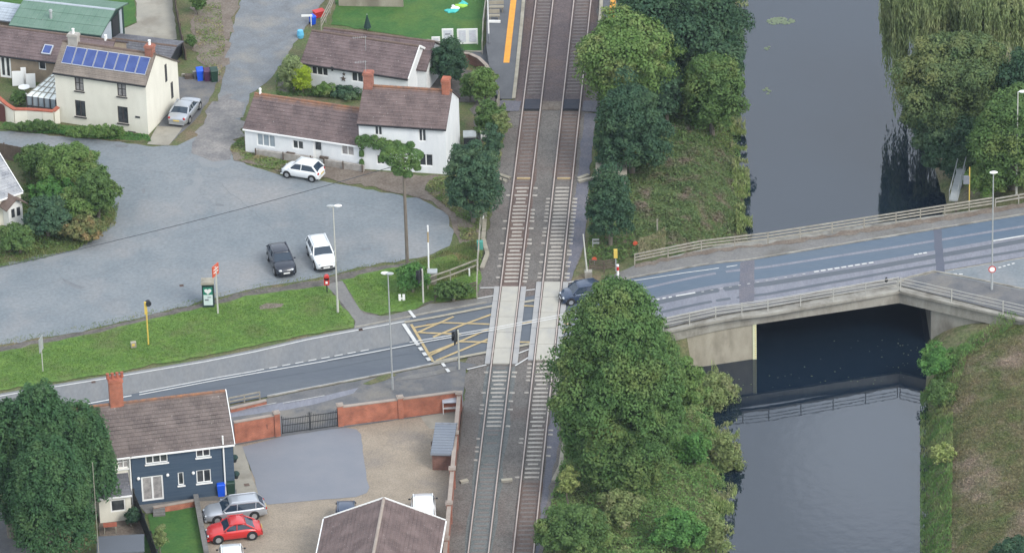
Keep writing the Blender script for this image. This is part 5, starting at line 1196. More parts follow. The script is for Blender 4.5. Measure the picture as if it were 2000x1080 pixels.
b = Pr(1893, 395); t = thing('level_staff', 'thin yellow and white post beyond the far fence with a dark box on top', 'post', b); part('post', MB().cyl(b, b+[0, 0, 3.2], .05), 'yellow_paint', t); part('box', MB().box((b[0]-.25, b[1], 3.1), (.5, .2, .7)), 'lead', t)
# slipway / walkway by the water
a_ = P(1862, 392, 0.5); b_ = P(1880, 322, 0.2); t = thing('jetty_ramp', 'narrow grey ramp with handrails under the trees beyond the bridge', 'ramp', a_)
part('deck', MB().beam(a_, b_, .7, .12), 'galvanised', t)
for s in (-.33, .33): part('handrail', MB().cyl(a_+[s, 0, .9], b_+[s, 0, .9], .035), 'galvanised', t)
for s in (-.33, .33):
    mb = MB()
    for k in range(5): p = a_+(b_-a_)*k/4+np.array([s, 0, 0]); mb.cyl(p, p+[0, 0, .9], .03, n=6)
    part('stanchion', mb, 'galvanised', t)
for k in (0, 1):
    p = a_+(b_-a_)*(.3+.6*k); part('pile', MB().cyl((p[0], p[1], -4.8), (p[0], p[1], p[2]), .09), 'wood_pole', t)
# crow and a red patch on the parapet
b = Pr(1731, 560); b[2] = zr(b[0])+.3; t = thing('crow', 'black crow standing on the parapet near the corner of the bridge', 'bird', b)
mb = MB().sphere((b[0], b[1], b[2]+.28), (.13, .2, .2), 8, 7).sphere((b[0], b[1]-.06, b[2]+.5), (.08, .1, .09), 8, 6).cyl((b[0], b[1]-.14, b[2]+.5), (b[0], b[1]-.24, b[2]+.47), .03, .008, 6).cyl((b[0]-.04, b[1], b[2]-.02), (b[0]-.04, b[1], b[2]+.15), .012, n=5).cyl((b[0]+.04, b[1], b[2]-.02), (b[0]+.04, b[1], b[2]+.15), .012, n=5)
part('body', mb, 'rubber', t)

# ------------------------------------------------------------ platform and lawn things
b = zl(955, 84); t = thing('platform_lamp', 'tall white lamp post standing on the platform beside the lawn fence', 'lamp post', b)
part('pole', MB().cyl(b, b+[0, 0, 5.5], .07, .05), 'white_paint', t); part('base', MB().cyl(b, b+[0, 0, .9], .10), 'lead', t); part('lamp_head', MB().box((b[0]+.3, b[1], 5.5), (.7, .25, .14)), 'white_paint', t)
part('arm_bracket', MB().beam(b+[.05, 0, 2.05], b+[1.05, 0, 2.0], .1, .22), 'white_paint', t)
for (x0, y0, x1, y1, lb) in ((956, 22, 984, 24, 'pale bench seat on the platform at the top edge'), (957, 38, 975, 42, 'lower pale box seat beside the platform lamp post')):
    A, B = zl(x0, y0), zl(x1, y1); t = thing('platform_bench', lb, 'bench', A); c = (A+B)/2; L = np.linalg.norm(B-A)
    part('seat', MB().box((c[0], c[1], c[2]+.45), (L, .45, .08)), 'concrete', t)
    for s in (-.4, .4): part('leg', MB().box((c[0]+s*L, c[1], c[2]+.2), (.1, .4, .42)), 'concrete_old', t)
    part('backrest', MB().box((c[0], c[1]+.25, c[2]+.75), (L, .06, .35)), 'concrete', t)
# picture boards on the lawn
mat('drawing_ink', (.50, .48, .56), (.64, .62, .68), 8, fine=.2)
for x0, y0, x1, y1, lb in ((843, 72, 861, 97, 'smallest white picture board half hidden by the dark conifer'), (863, 56, 887, 84, 'middle white picture board with a dark bar drawn on it'), (892, 56, 935, 87, 'widest white double picture board with pale drawings beside the lawn fence')):
    A = P((x0+x1)/2, y1+2); t = thing('picture_board', lb, 'board', A, group='white picture boards on the lawn'); wv = (x1-x0)/24.; hv = (y1-y0)/21.6
    part('board', MB().box((A[0], A[1], .15+hv/2), (wv, .08, hv)), 'white_paint', t)
    ns = 2 if x1-x0 > 30 else 1
    for k in range(ns):
        cx = A[0]+(k-(ns-1)/2)*wv/ns
        part('picture', MB().box((cx, A[1]-.045, .15+hv*.52), (wv/ns-.28, .012, hv-.3)), 'drawing_paper' if 'drawing_paper' in MATS else (mat('drawing_paper', (.64, .66, .69), (.55, .57, .63), 5, fine=.05) and 'drawing_paper'), t)
        mb = MB()
        if ns == 2 and k == 0:
            for i in range(16): a0 = i*math.pi/8; a1 = a0+math.pi/8; mb.beam((cx+.28*math.cos(a0), A[1]-.06, .15+hv*.5+.34*math.sin(a0)), (cx+.28*math.cos(a1), A[1]-.06, .15+hv*.5+.34*math.sin(a1)), .02, .04)
        elif ns == 2:
            for i in range(6): mb.box((cx+.1*math.sin(i*2), A[1]-.06, .4+i*.15), (.42-.06*(i % 3), .02, .07))
        else: mb.box((cx, A[1]-.06, .15+hv*.62), (wv*.45, .02, .1))
        part('drawing', mb, 'drawing_ink' if ns == 2 else 'lead', t)
    for s in (-1, 1): part('leg', MB().box((A[0]+s*(wv/2-.06), A[1]+.03, .3), (.07, .07, .6)), 'white_paint', t)
# teal toy / kite lying on the lawn
b = P(890, 18); t = thing('play_sheet', 'crumpled turquoise and lime play sheet lying on the cottage lawn', 'toy', b)
mat('turquoise', (.05, .42, .40), (.10, .50, .45), 3); mat('lime', (.30, .55, .08), fine=.1)
def crumple(cx, cy, rx_, ry_, m, nm, rot):
    c = P(cx, cy); n = 14; mb = MB(); ring = [(c[0]+rx_*(1+.35*math.sin(3*a+rot))*math.cos(a), c[1]+ry_*(1+.4*math.cos(2*a+rot))*math.sin(a), .12+.05*math.sin(4*a)) for a in np.linspace(0, 2*math.pi, n+1)[:-1]]
    mb.add(ring+[(c[0], c[1], .3)]+[(x, y, .03) for x, y, z in ring], [(i, (i+1) % n, n) for i in range(n)]+[(i+n+1, (i+1) % n+n+1, (i+1) % n, i) for i in range(n)]); part(nm, mb, m, t)
crumple(882, 24, .55, .5, 'turquoise', 'sheet', 0); crumple(888, 18, .35, .45, 'white_paint', 'sheet', 2); crumple(899, 14, .5, .3, 'lime', 'sheet', 1); crumple(905, 9, .35, .4, 'turquoise', 'sheet', 3)
b = P(718, 60); t = thing('parasol', 'closed dark parasol standing on the lawn behind the back cottage', 'parasol', b); part('canopy', MB().cyl(b+[0, 0, .3], b+[0, 0, 1.5], .34, .03, 10), 'dark_green', t); part('pole', MB().cyl(b, b+[0, 0, 1.6], .025), 'galvanised', t)
# bins
def wheelie(x, y, m, lb, s=1.0, group=None, rz=.15):
    b = P(x, y); t = thing('wheelie_bin', lb, 'bin', b, group=group); mb = MB(); w0, w1, h = .22*s, .28*s, .95*s; cs, sn = math.cos(rz), math.sin(rz)
    def r(X, Y, Z): return (b[0]+X*cs-Y*sn, b[1]+X*sn+Y*cs, Z)
    mb.add([r(-w0, -w0*1.1, .04), r(w0, -w0*1.1, .04), r(w0, w0*1.2, .04), r(-w0, w0*1.2, .04), r(-w1, -w1*1.15, h), r(w1, -w1*1.15, h), r(w1, w1*1.25, h), r(-w1, w1*1.25, h)], BOXF); part('body', mb, m, t)
    part('lid', MB().add([r(-w1*1.06, -w1*1.3, h), r(w1*1.06, -w1*1.3, h), r(w1*1.06, w1*1.3, h+.05), r(-w1*1.06, w1*1.3, h+.05), r(-w1*.9, -w1*1.1, h+.08), r(w1*.9, -w1*1.1, h+.08), r(w1*.9, w1*1.1, h+.14), r(-w1*.9, w1*1.1, h+.14)], BOXF), m, t)
    for k in (-1, 1): part('wheel', MB().cyl(r(k*w0*1.15, w0*1.35, .11), r(k*w0*.9, w0*1.35, .11), .11, n=10), 'rubber', t)
G = 'wheelie bins beside the cream house'
wheelie(391, 157, 'blue_plastic', 'bright blue wheelie bin leftmost of three beside the cream house', 1.05, G); wheelie(405, 158, 'purple_plastic', 'dark purple wheelie bin between a blue and a dark green one', 1.05, G); wheelie(419, 159, 'green_plastic', 'dark green wheelie bin rightmost of three by the lane', 1.15, G)
wheelie(432, 967, 'blue_plastic', 'bright blue wheelie bin against the blue house', 1.1, 'wheelie bins against the blue house'); wheelie(451, 964, 'green_plastic', 'dark wheelie bin at the corner of the blue house', 1.15, 'wheelie bins against the blue house')
wheelie(611, 48, 'blue_plastic', 'blue plastic tub bin below the pale lane fence', .8, rz=.6)
b = P(623, 32); t = thing('red_crate', 'red plastic crate beside the fence of the upper lawn', 'crate', b); part('crate', MB().box((b[0], b[1], .25), (.9, .6, .5), .5), 'red_paint', t); part('rim', MB().box((b[0], b[1], .52), (1.0, .7, .06), .5), 'red_paint', t)
b = P(587, 74); t = thing('blue_barrel', 'light blue barrel at the left corner of the back cottage', 'barrel', b); part('body', MB().cyl(b, b+[0, 0, .3], .26, .32, 12).cyl(b+[0, 0, .3], b+[0, 0, .65], .32, .26, 12), 'sky_plastic', t); part('lid', MB().cyl(b+[0, 0, .65], b+[0, 0, .7], .24, n=12), 'sky_plastic', t)
b = P(608, 52); t = thing('lane_sign', 'thin white sign blade on a post at the lane side of the upper lawn', 'sign', b); part('post', MB().cyl(b, b+[0, 0, 1.1], .04), 'white_paint', t); part('blade', MB().box((b[0]-.35, b[1], 1.05), (.95, .04, .2)), 'white_paint', t)
b = P(402, 965); t = thing('watering_can', 'small pale blue can on the patio of the blue house', 'watering can', b); part('can', MB().cyl(b, b+[0, 0, .4], .12, .1, 10), 'sky_plastic', t); part('spout', MB().cyl(b+[.1, 0, .15], b+[.3, 0, .4], .02, n=6), 'sky_plastic', t)
b = P(376, 153); t = thing('junk_pile', 'brown heap of timber and boxes next to the bright blue wheelie bin', 'junk', b)
for x, y, sx, sy, sz, m in ((-.3, 0, .7, .5, .35, 'wood_dark'), (.2, .1, .3, .3, .6, 'wood_pale'), (-.5, .4, .9, .2, .2, 'wood_pale')): part('plank' if sz < .3 else 'box', MB().box((b[0]+x, b[1]+y, sz/2), (sx, sy, sz), .3+x), m, t)
for x0, y0, m, lb in ((459, 903, 'green', 'hanging plant pot on the end wall of the blue house, upper of two'), (460, 936, 'g', 'hanging plant pot on the end wall of the blue house, lower of two')):
    b = np.array(blue.w(blue.L+.2, 1.0 if y0 < 920 else .6, 2.2 if y0 < 920 else 1.0)); t = thing('hanging_pot', lb, 'plant pot', b); part('pot', MB().cyl(b, b+[0, 0, .25], .14, .2, 10), 'black_paint', t)
    part('plant', MB().sphere(tuple(b+[0, 0, .38]), (.28, .28, .22), 8, 6), 'dark_green', t)
# garden seat / swing near the boundary wall
b = P(880, 806); t = thing('garden_swing_seat', 'small pale framed seat canopy in the corner of the brick walls', 'garden seat', b)
c0_ = b+np.array([0, 0, 1.15]); part('canopy', MB().add([c0_+[-.6, -.35, -.12], c0_+[.6, -.3, -.12], c0_+[.6, .45, .2], c0_+[-.6, .4, .2], c0_+[-.6, -.35, -.06], c0_+[.6, -.3, -.06], c0_+[.6, .45, .26], c0_+[-.6, .4, .26]], BOXF), 'alu', t)
for s in (-.55, .55): part('leg', MB().cyl(b+[s, -.3, 0], b+[s, -.3, 1.05], .035), 'white_paint', t)
part('seat', MB().box((b[0], b[1]+.1, .45), (1.1, .45, .08)), 'white_paint', t)
# tank with striped cover behind the cottage
b = P(943, 277); t = thing('barrel_stack', 'silver ribbed barrel lying behind the right gable of the white cottage', 'barrel', b)
part('barrel', MB().cyl(b+[-.35, 0, .75], b+[.45, .3, .75], .5, n=16), 'galvanised', t)
for k in range(4): q = b+np.array([-.3+.22*k, .08*k, .75]); part('band', MB().cyl(q, q+[.05, .02, 0], .53, n=16), 'white_paint', t)
part('stand', MB().box((b[0], b[1]+.1, .15), (.9, .6, .3)), 'wood_dark', t)
b = P(918, 283); t = thing('dark_lean_to', 'dark flat roofed bay against the right gable of the white cottage', 'lean-to', b); part('roof', MB().box((b[0], b[1], 1.0), (1.1, 1.2, .1)), 'galvanised', t); part('wall', MB().box((b[0], b[1], .5), (1.0, 1.1, .92)), 'black_paint', t)
# pergola behind the back cottage
A, B, C_ = P(826, 150), P(862, 158), P(850, 118); t = thing('pergola', 'weathered timber pergola frame right of the back cottage', 'pergola', A)
pp = [P(826, 160), P(862, 166), P(868, 130), P(836, 124)]
for p in pp: part('post', MB().box((p[0], p[1], 1.1), (.12, .12, 2.2)), 'wood_pale', t)
mb = MB()
for i in range(4): mb.beam(pp[i]+[0, 0, 2.25], pp[(i+1) % 4]+[0, 0, 2.25], .1, .12)
for k in (.33, .66): mb.beam(pp[0]+(pp[3]-pp[0])*k+[0, 0, 2.35], pp[1]+(pp[2]-pp[1])*k+[0, 0, 2.35], .08, .1)
part('beams', mb, 'wood_pale', t)
# white garden furniture and boards on the farm patio
b = P(38, 165)
for x0, y0, ww, hh, lb in ((36, 169, 1.0, 1.35, 'large white board leaning on the farm range patio'), (61, 173, .8, 1.3, 'oval framed white board leaning beside the large white board'), (47, 165, .45, 1.5, 'narrow white board behind the two leaning boards')):
    b = P(x0, y0); t = thing('leaning_board', lb, 'board', b); part('board', MB().beam((b[0], b[1], .05), (b[0], b[1]+.22, hh), ww, .05), 'white_paint', t); part('prop', MB().beam((b[0], b[1]+.25, hh*.8), (b[0], b[1]+.7, .05), .05, .05), 'wood_pale', t)
b = P(48, 185); t = thing('patio_table', 'round pale patio table beside the striped conservatory', 'table', b); part('table_top', MB().cyl(b+[0, 0, .7], b+[0, 0, .74], .5, n=16), 'white_paint', t); part('leg', MB().cyl(b, b+[0, 0, .7], .05), 'white_paint', t); part('base', MB().cyl(b, b+[0, 0, .04], .25, n=12), 'white_paint', t)
# patio furniture of the cream neighbour
b = P(216, 1040); t = thing('garden_table', 'small wooden table on the shaded patio of the cream neighbour', 'table', b); part('table_top', MB().box((b[0], b[1], .7), (1.0, .6, .05), .1), 'terracotta', t)
for sx in (-.42, .42):
    for sy in (-.22, .22): part('leg', MB().box((b[0]+sx, b[1]+sy, .35), (.06, .06, .7)), 'wood_pale', t)
b = P(208, 1076); rf = thing('garden_shed', 'blue grey shed roof just inside the bottom edge below the conifer', 'shed', P(238, 1100)); c = P(238, 1100)
part('wall', MB().box((c[0], c[1], .8), (3.2, 2.2, 1.6), .05), 'wood_dark', rf); part('roof', MB().box((c[0], c[1], 1.65), (3.5, 2.5, .1), .05), 'felt_roof', rf)
b = P(197, 1140); t = thing('washing_pole', 'tall thin pale pole beside the big conifer', 'pole', b); part('pole', MB().cyl(b, b+[0, 0, hpx(b, 905)], .032, .025), 'wood_pale', t); part('base', MB().box((b[0], b[1], .1), (.3, .3, .2)), 'concrete', t)
# ------------------------------------------------------------ vehicles
CAR = dict(
 hatch=dict(L=3.55, W=1.63, H=1.49, ws=.95, rf=.42, rr=-1.15, rb=-1.62, hood=.90, nose=.66, tail=.92, belt=.93, wf=1.12, wr=-1.15, wheel=.29, arc=.05),
 estate=dict(L=4.75, W=1.80, H=1.50, ws=1.05, rf=.40, rr=-1.75, rb=-2.22, hood=.92, nose=.66, tail=.95, belt=.96, wf=1.45, wr=-1.35, wheel=.33, rack=1),
 beetle=dict(L=4.2, W=1.78, H=1.49, ws=.85, rf=.35, rr=-.85, rb=-1.70, hood=.93, nose=.62, tail=.80, belt=.95, wf=1.28, wr=-1.26, wheel=.34, arc=.13),
 five=dict(L=4.25, W=1.78, H=1.56, ws=1.0, rf=.38, rr=-1.3, rb=-1.88, hood=.97, nose=.72, tail=1.0, belt=1.0, wf=1.3, wr=-1.28, wheel=.34, arc=.05),
 sedan=dict(L=4.6, W=1.80, H=1.42, ws=1.0, rf=.30, rr=-.85, rb=-1.55, hood=.88, nose=.62, tail=.97, belt=.93, wf=1.4, wr=-1.35, wheel=.33, arc=.06),
 suv=dict(L=4.3, W=1.82, H=1.62, ws=.98, rf=.45, rr=-1.65, rb=-2.0, hood=1.02, nose=.80, tail=1.02, belt=1.05, wf=1.33, wr=-1.3, wheel=.36, rack=1),
 van=dict(L=4.8, W=1.90, H=1.92, ws=1.75, rf=1.15, rr=-2.25, rb=-2.36, hood=1.12, nose=.85, tail=1.1, belt=1.12, wf=1.6, wr=-1.45, wheel=.33, solid=1))
mat('lamp_glass', (.55, .58, .60), fine=0, rough=.12, spec=.6, metal=.3)
def car(kind, c, hv, name, label, cat, paint, group=None, f=P, plate_rear=False):
    D = CAR[kind]; L, Wd, H = D['L'], D['W']/2, D['H']; p = f(*c); q = f(c[0]+hv[0], c[1]+hv[1]); d_ = q-p; ang = math.atan2(d_[1], d_[0])
    p = p.copy(); p[2] += .075 if f is Pr else .05
    t = thing(name, label, cat, p, ang, group); h2 = L/2; arc = D.get('arc', .02); He = H-arc
    us = [-h2, -h2+.06, -h2+.22, -h2+.55, D['rb']+.02, D['wr']+.3, -.4, .3, D['ws'], D['ws']+.35, h2-.55, h2-.28, h2-.08, h2]
    us = sorted(set(round(u, 3) for u in us))
    def zt(u): return float(np.interp(u, [-h2, -h2+.10, D['rb'], D['rb']+.3, D['ws'], h2-.45, h2-.12, h2], [D['tail']-.32, D['tail']-.06, D['tail'], D['belt'], D['hood'], (D['hood']+D['nose'])/2+.06, D['nose'], D['nose']-.22]))
    def wd(u): return float(Wd*np.interp(u, [-h2, -h2+.12, -h2+.5, 0, h2-.6, h2-.2, h2], [.72, .88, .98, 1, .97, .84, .58]))
    def zb(u): return float(np.interp(u, [-h2, -h2+.2, h2-.2, h2], [.42, .24, .22, .38]))
    mb = MB(); rings = []
    for u in us:
        w_, a, b_ = wd(u), zb(u), zt(u); pr = [(0, a), (w_*.9, a), (w_*.98, a+.1), (w_, (a+b_)/2+.04), (w_*.985, b_-.12), (w_*.93, b_-.02), (w_*.8, b_+.015), (0, b_+.045)]
        rings.append([(u, y, z) for y, z in pr]+[(u, -y, z) for y, z in pr[-2:0:-1]])
    n = len(rings[0]); vs = [v for r in rings for v in r]
    fs = [(k*n+i, k*n+(i+1) % n, (k+1)*n+(i+1) % n, (k+1)*n+i) for k in range(len(us)-1) for i in range(n)]+[tuple(range(n-1, -1, -1)), tuple(range((len(us)-1)*n, len(us)*n))]
    mb.add(vs, fs)
    wb, wr_ = Wd*.90, Wd*.74; B = D['belt']-.0
    base = {('f', 1): (D['ws'], wb, D['hood']), ('f', -1): (D['ws'], -wb, D['hood']), ('r', 1): (D['rb'], wb, D['tail']), ('r', -1): (D['rb'], -wb, D['tail'])}
    top = {('f', 1): (D['rf'], wr_, He-.06), ('f', -1): (D['rf'], -wr_, He-.06), ('r', 1): (D['rr'], wr_, He-.07), ('r', -1): (D['rr'], -wr_, He-.07)}
    # roof shell with crown
    rs = MB(); nu, nv = 7, 7; g = []
    for i in range(nu+1):
        u = D['rr']+(D['rf']-D['rr'])*i/nu; cu_ = math.sin(math.pi*min(max(i/nu, .0), 1))
        for j in range(nv+1):
            y = wr_*1.03*(2*j/nv-1); g.append((u+(.03 if i == nu else -.05 if i == 0 else 0), y, He+arc*cu_-.075+.075*(1-(2*j/nv-1)**2)**.6*(.6+.4*cu_)+.012*cu_))
    k = len(g); g += [(x, y, z-.05) for x, y, z in g]; ff = []
    for i in range(nu):
        for j in range(nv): a = i*(nv+1)+j; ff.append((a, a+nv+1, a+nv+2, a+1))
    per = [j for j in range(nv+1)]+[i*(nv+1)+nv for i in range(1, nu+1)]+[nu*(nv+1)+j for j in range(nv-1, -1, -1)]+[i*(nv+1) for i in range(nu-1, 0, -1)]
    for a, b_ in zip(per, per[1:]+per[:1]): ff.append((a, b_, b_+k, a+k))
    part('roof', MB().add(g, ff), paint, t, local=True, smooth=True)
    for s in (1, -1):
        for e_ in ('f', 'r'): mb.beam(base[(e_, s)], top[(e_, s)], .09 if e_ == 'f' else .13, .07)
        mb.beam((top[('f', s)][0], s*wr_*1.02, H-.07), (top[('r', s)][0], s*wr_*1.02, H-.08), .06, .06)
        for um in ((-.15,) if kind in ('hatch', 'beetle') else (-.1, D['rr']+.25)):
            mb.beam((um, s*wb*1.0, B), (um-.05, s*wr_*1.02, H-.08), .06, .07)
    body = part('body', mb, paint, t, local=True, smooth=False)
    for pol in body.data.polygons: pol.use_smooth = pol.index < len(fs)-2
    body.data.update()
    ctr = np.array([(D['ws']+D['rb'])/2, 0, B])
    def quad(nm, a, b_, c_, d2, m='car_glass'):
        P4 = [np.array(v, float) for v in (a, b_, c_, d2)]; nr = np.cross(P4[1]-P4[0], P4[3]-P4[0]); nr /= np.linalg.norm(nr)
        if np.dot(nr, P4[0]-ctr) < 0: P4 = P4[::-1]; nr = -nr
        lo = [v-nr*.02 for v in P4]; part(nm, MB().add(lo+P4, [(3, 2, 1, 0), (4, 5, 6, 7), (0, 1, 5, 4), (1, 2, 6, 5), (2, 3, 7, 6), (3, 0, 4, 7)]), m, t, local=True)
    quad('windscreen', base[('f', 1)], base[('f', -1)], top[('f', -1)], top[('f', 1)])
    quad('rear_window', base[('r', -1)], base[('r', 1)], top[('r', 1)], top[('r', -1)], paint if D.get('solid') else 'car_glass')
    for s in (1, -1):
        if D.get('solid'):
            um = .55; quad('side_window', (D['ws'], s*wb, B), (um, s*wb, B), (um, s*wr_, H-.08), (D['rf'], s*wr_, H-.06)); quad('side_panel', (um, s*wb, B), (D['rb'], s*wb, B), (D['rr'], s*wr_, H-.07), (um, s*wr_, H-.08), paint)
        else: quad('side_window', base[('f', s)], base[('r', s)], top[('r', s)], top[('f', s)])
        mi = MB().sphere((D['ws']-.18, s*(Wd+.07), B+.06), (.07, .10, .075), 8, 6); part('wing_mirror', mi, paint if kind != 'van' else 'black_paint', t, local=True, smooth=True)
        yh = wd(h2-.12)*.72
        part('headlight', MB().sphere((h2-.20, s*yh, D['nose']-.07), (.19, .17, .09), 10, 6), 'lamp_glass', t, local=True, smooth=True)
        part('tail_light', MB().sphere((-h2+.10, s*wd(-h2+.1)*.85, D['tail']-.17), (.09, .12, .12), 8, 6), 'tail_red', t, local=True, smooth=True)
        for uw in (D['wf'], D['wr']):
            r = D['wheel']; wo = MB().cyl((uw, s*(Wd-.24), r), (uw, s*(Wd+.004), r), r, n=20)
            wh = part('wheel', wo, 'rubber', t, local=True); rm = MB().cyl((uw, s*(Wd-.02), r), (uw, s*(Wd+.014), r), r*.66, r*.62, 14)
            o = part('rim', rm, 'rim', wh, local=True)
            part('wheel_arch', MB().cyl((uw, s*(Wd-.2), r+.03), (uw, s*(Wd-.006), r+.03), r*1.2, n=20), 'rubber', t, local=True)
        if D.get('rack'): part('roof_rail', MB().cyl((D['rf']-.1, s*wr_*.9, H+.05), (D['rr']+.1, s*wr_*.9, H+.04), .022, n=6), 'alu', t, local=True)
    part('grille', MB().box((h2-.035, 0, .50), (.10, 1.0, .16)).box((h2-.02, 0, .33), (.10, 1.2, .10)), 'black_paint', t, local=True)
    part('number_plate', MB().box((h2+.02, 0, .46), (.02, .52, .11)), 'white_paint', t, local=True); part('number_plate', MB().box((-h2-.01, 0, .62), (.03, .52, .11)), 'yellow_paint', t, local=True)
    part('bumper', MB().box((h2-.10, 0, .26), (.2, Wd*1.5, .14)).box((-h2+.12, 0, .32), (.22, Wd*1.5, .14)), 'black_paint' if kind in ('suv',) else paint, t, local=True)
    return t
for n_, c_, mt in (('paint_white', (.74, .76, .76), 0), ('paint_silver', (.42, .44, .47), .5), ('paint_grey', (.24, .26, .29), .5), ('paint_black', (.007, .011, .024), 0), ('paint_red', (.55, .02, .02), .1), ('paint_blue', (.06, .10, .19), .4), ('paint_navy', (.035, .055, .10), .3)): car_paint(n_, c_, mt)
car('hatch', (592, 345), (-47, -8), 'parked_car', 'small white hatchback parked in front of the long white cottage wing', 'car', 'paint_white')
car('five', (550, 521), (21, 46), 'parked_car', 'black car with bright headlamps parked facing the grass verge', 'car', 'paint_black')
car('suv', (628, 510), (21, 46), 'parked_car', 'white sport utility car with roof rails parked beside the black car', 'car', 'paint_white')
car('sedan', (362, 227), (25, -34), 'parked_car', 'grey silver saloon parked on the drive by the cream house', 'car', 'paint_silver')
car('estate', (459, 1009), (-65, 8), 'parked_car', 'silver estate car with roof rails parked beside the red car', 'car', 'paint_silver')
car('beetle', (457, 1048), (-65, 8), 'parked_car', 'red rounded hatchback parked next to the silver estate', 'car', 'paint_red')
car('van', (454, 1121), (-4, -60), 'parked_van', 'white van roof just showing at the bottom edge below the red car', 'van', 'paint_white')
car('hatch', (677, 1026), (1, 60), 'parked_car', 'dark blue car half hidden behind the garage roof', 'car', 'paint_navy')
car('van', (828, 1022), (-2, -60), 'parked_van', 'white van parked behind the garage roof by the boundary wall', 'van', 'paint_white')
car('hatch', (1137, 586), (-60, 9), 'moving_car', 'dark blue car driving over the level crossing beside the tree', 'car', 'paint_navy', f=Pr)

# ------------------------------------------------------------ vegetation
def leafmat(n, a, b, c=None, s3=.35, isl=.22, sc=1.3):
    a, b, c = [None if q is None else tuple(v*f for v, f in zip(q, (1.36, 1.42, 1.6))) for q in (a, b, c)]
    return mat(n, a, b, sc, rough=.7, fine=0, c3=c, s3=s3, island=isl, transl=.30, spec=.08, detail=4)
leafmat('leaf_mid', (.060, .105, .030), (.095, .145, .045), (.14, .17, .05))
leafmat('leaf_light', (.085, .145, .035), (.13, .185, .055), (.19, .20, .07))
leafmat('leaf_dark', (.032, .066, .036), (.055, .095, .045), (.07, .11, .045))
leafmat('leaf_bluegreen', (.042, .082, .045), (.07, .115, .055), (.10, .14, .06))
leafmat('leaf_conifer', (.034, .078, .030), (.060, .115, .042), (.08, .13, .045), sc=.9)
leafmat('leaf_willow', (.15, .19, .07), (.21, .24, .10), (.26, .27, .12))
leafmat('leaf_yellow', (.17, .21, .06), (.25, .27, .09), (.30, .28, .10))
leafmat('leaf_rust', (.10, .13, .045), (.18, .15, .06), (.24, .14, .06), s3=.6)
leafmat('leaf_topiary', (.20, .27, .02), (.25, .30, .03), isl=.25)
leafmat('leaf_reed', (.16, .22, .06), (.24, .26, .10), (.26, .24, .13))
leafmat('bramble', (.085, .125, .045), (.12, .15, .055), (.17, .13, .09), s3=.5)
leafmat('dry_grass', (.22, .20, .10), (.30, .26, .15), (.14, .18, .06), s3=.5)
leafmat('leaf_big', (.060, .115, .034), (.095, .155, .045), (.15, .185, .055), s3=.3, sc=.8)
leafmat('leaf_mid2', (.06, .14, .035), (.09, .18, .045), (.13, .19, .05)); leafmat('leaf_yellow2', (.13, .17, .055), (.18, .20, .075), (.22, .19, .10))
def leaves(c, r, per, size, rng, up=.15, asp=.6, shell=(.78, 1.08)):
    """leaf shaped faces over many lobes: c (k,3), r (k,3)"""
    c = np.asarray(c); r = np.asarray(r); k = len(c); n = k*per
    idx = np.repeat(np.arange(k), per); v = rng.normal(size=(n, 3)); v /= np.linalg.norm(v, axis=1)[:, None]; v[:, 2] = np.where(v[:, 2] < -.55, -v[:, 2], v[:, 2])
    p = c[idx]+v*r[idx]*rng.uniform(shell[0], shell[1], (n, 1))
    inside = np.zeros(n, bool)
    for j in range(k):
        dd = (p-c[j])/r[j]; inside |= ((dd*dd).sum(1) < .55) & (idx != j)
    p = p[~inside]; v = v[~inside]; n = len(p)
    nm = v+rng.normal(0, .38, (n, 3)); nm[:, 2] += up; nm /= np.linalg.norm(nm, axis=1)[:, None]
    a = np.cross(nm, rng.normal(size=(n, 3))); a /= np.linalg.norm(a, axis=1)[:, None]; b = np.cross(nm, a)
    s = size*rng.uniform(.6, 1.4, (n, 1)); a = a*s; b = b*s*asp
    V = np.stack([p-a*.5, p+b*.5-a*.05, p+a*.5, p-b*.5-a*.05], 1)
    return V.reshape(-1, 3)
def lobes(ctr, rad, n, lr, rng, shape='round', jit=.16, low=-.75):
    out = []; ctr = np.array(ctr); rad = np.array(rad); i = 0; ga = math.pi*(3-math.sqrt(5))
    for i in range(n):
        z = 1-(1-low)*(i+.5)/n; rr = math.sqrt(max(0, 1-z*z)); a = ga*i+rng.uniform(-.3, .3); v = np.array([rr*math.cos(a), rr*math.sin(a), z])
        if shape == 'egg': f = (1-z)/2; e2 = float(np.interp(f, [0, .05, .15, .3, .55, .8, 1], [.12, .34, .55, .76, 1, .95, .6])); v = np.array([e2*math.cos(a), e2*math.sin(a), z])
        if shape == 'cone': f = (1-z)/2; rr2 = .18+.82*min(1, f*1.25)**.8; v = np.array([rr2*math.cos(a), rr2*math.sin(a), z])*np.array([.92, .92, 1])
        q = ctr+v*rad*(1-lr*.75)*(1+rng.normal(0, jit*.6)); out.append(q)
    return np.array(out)
NT = [0]
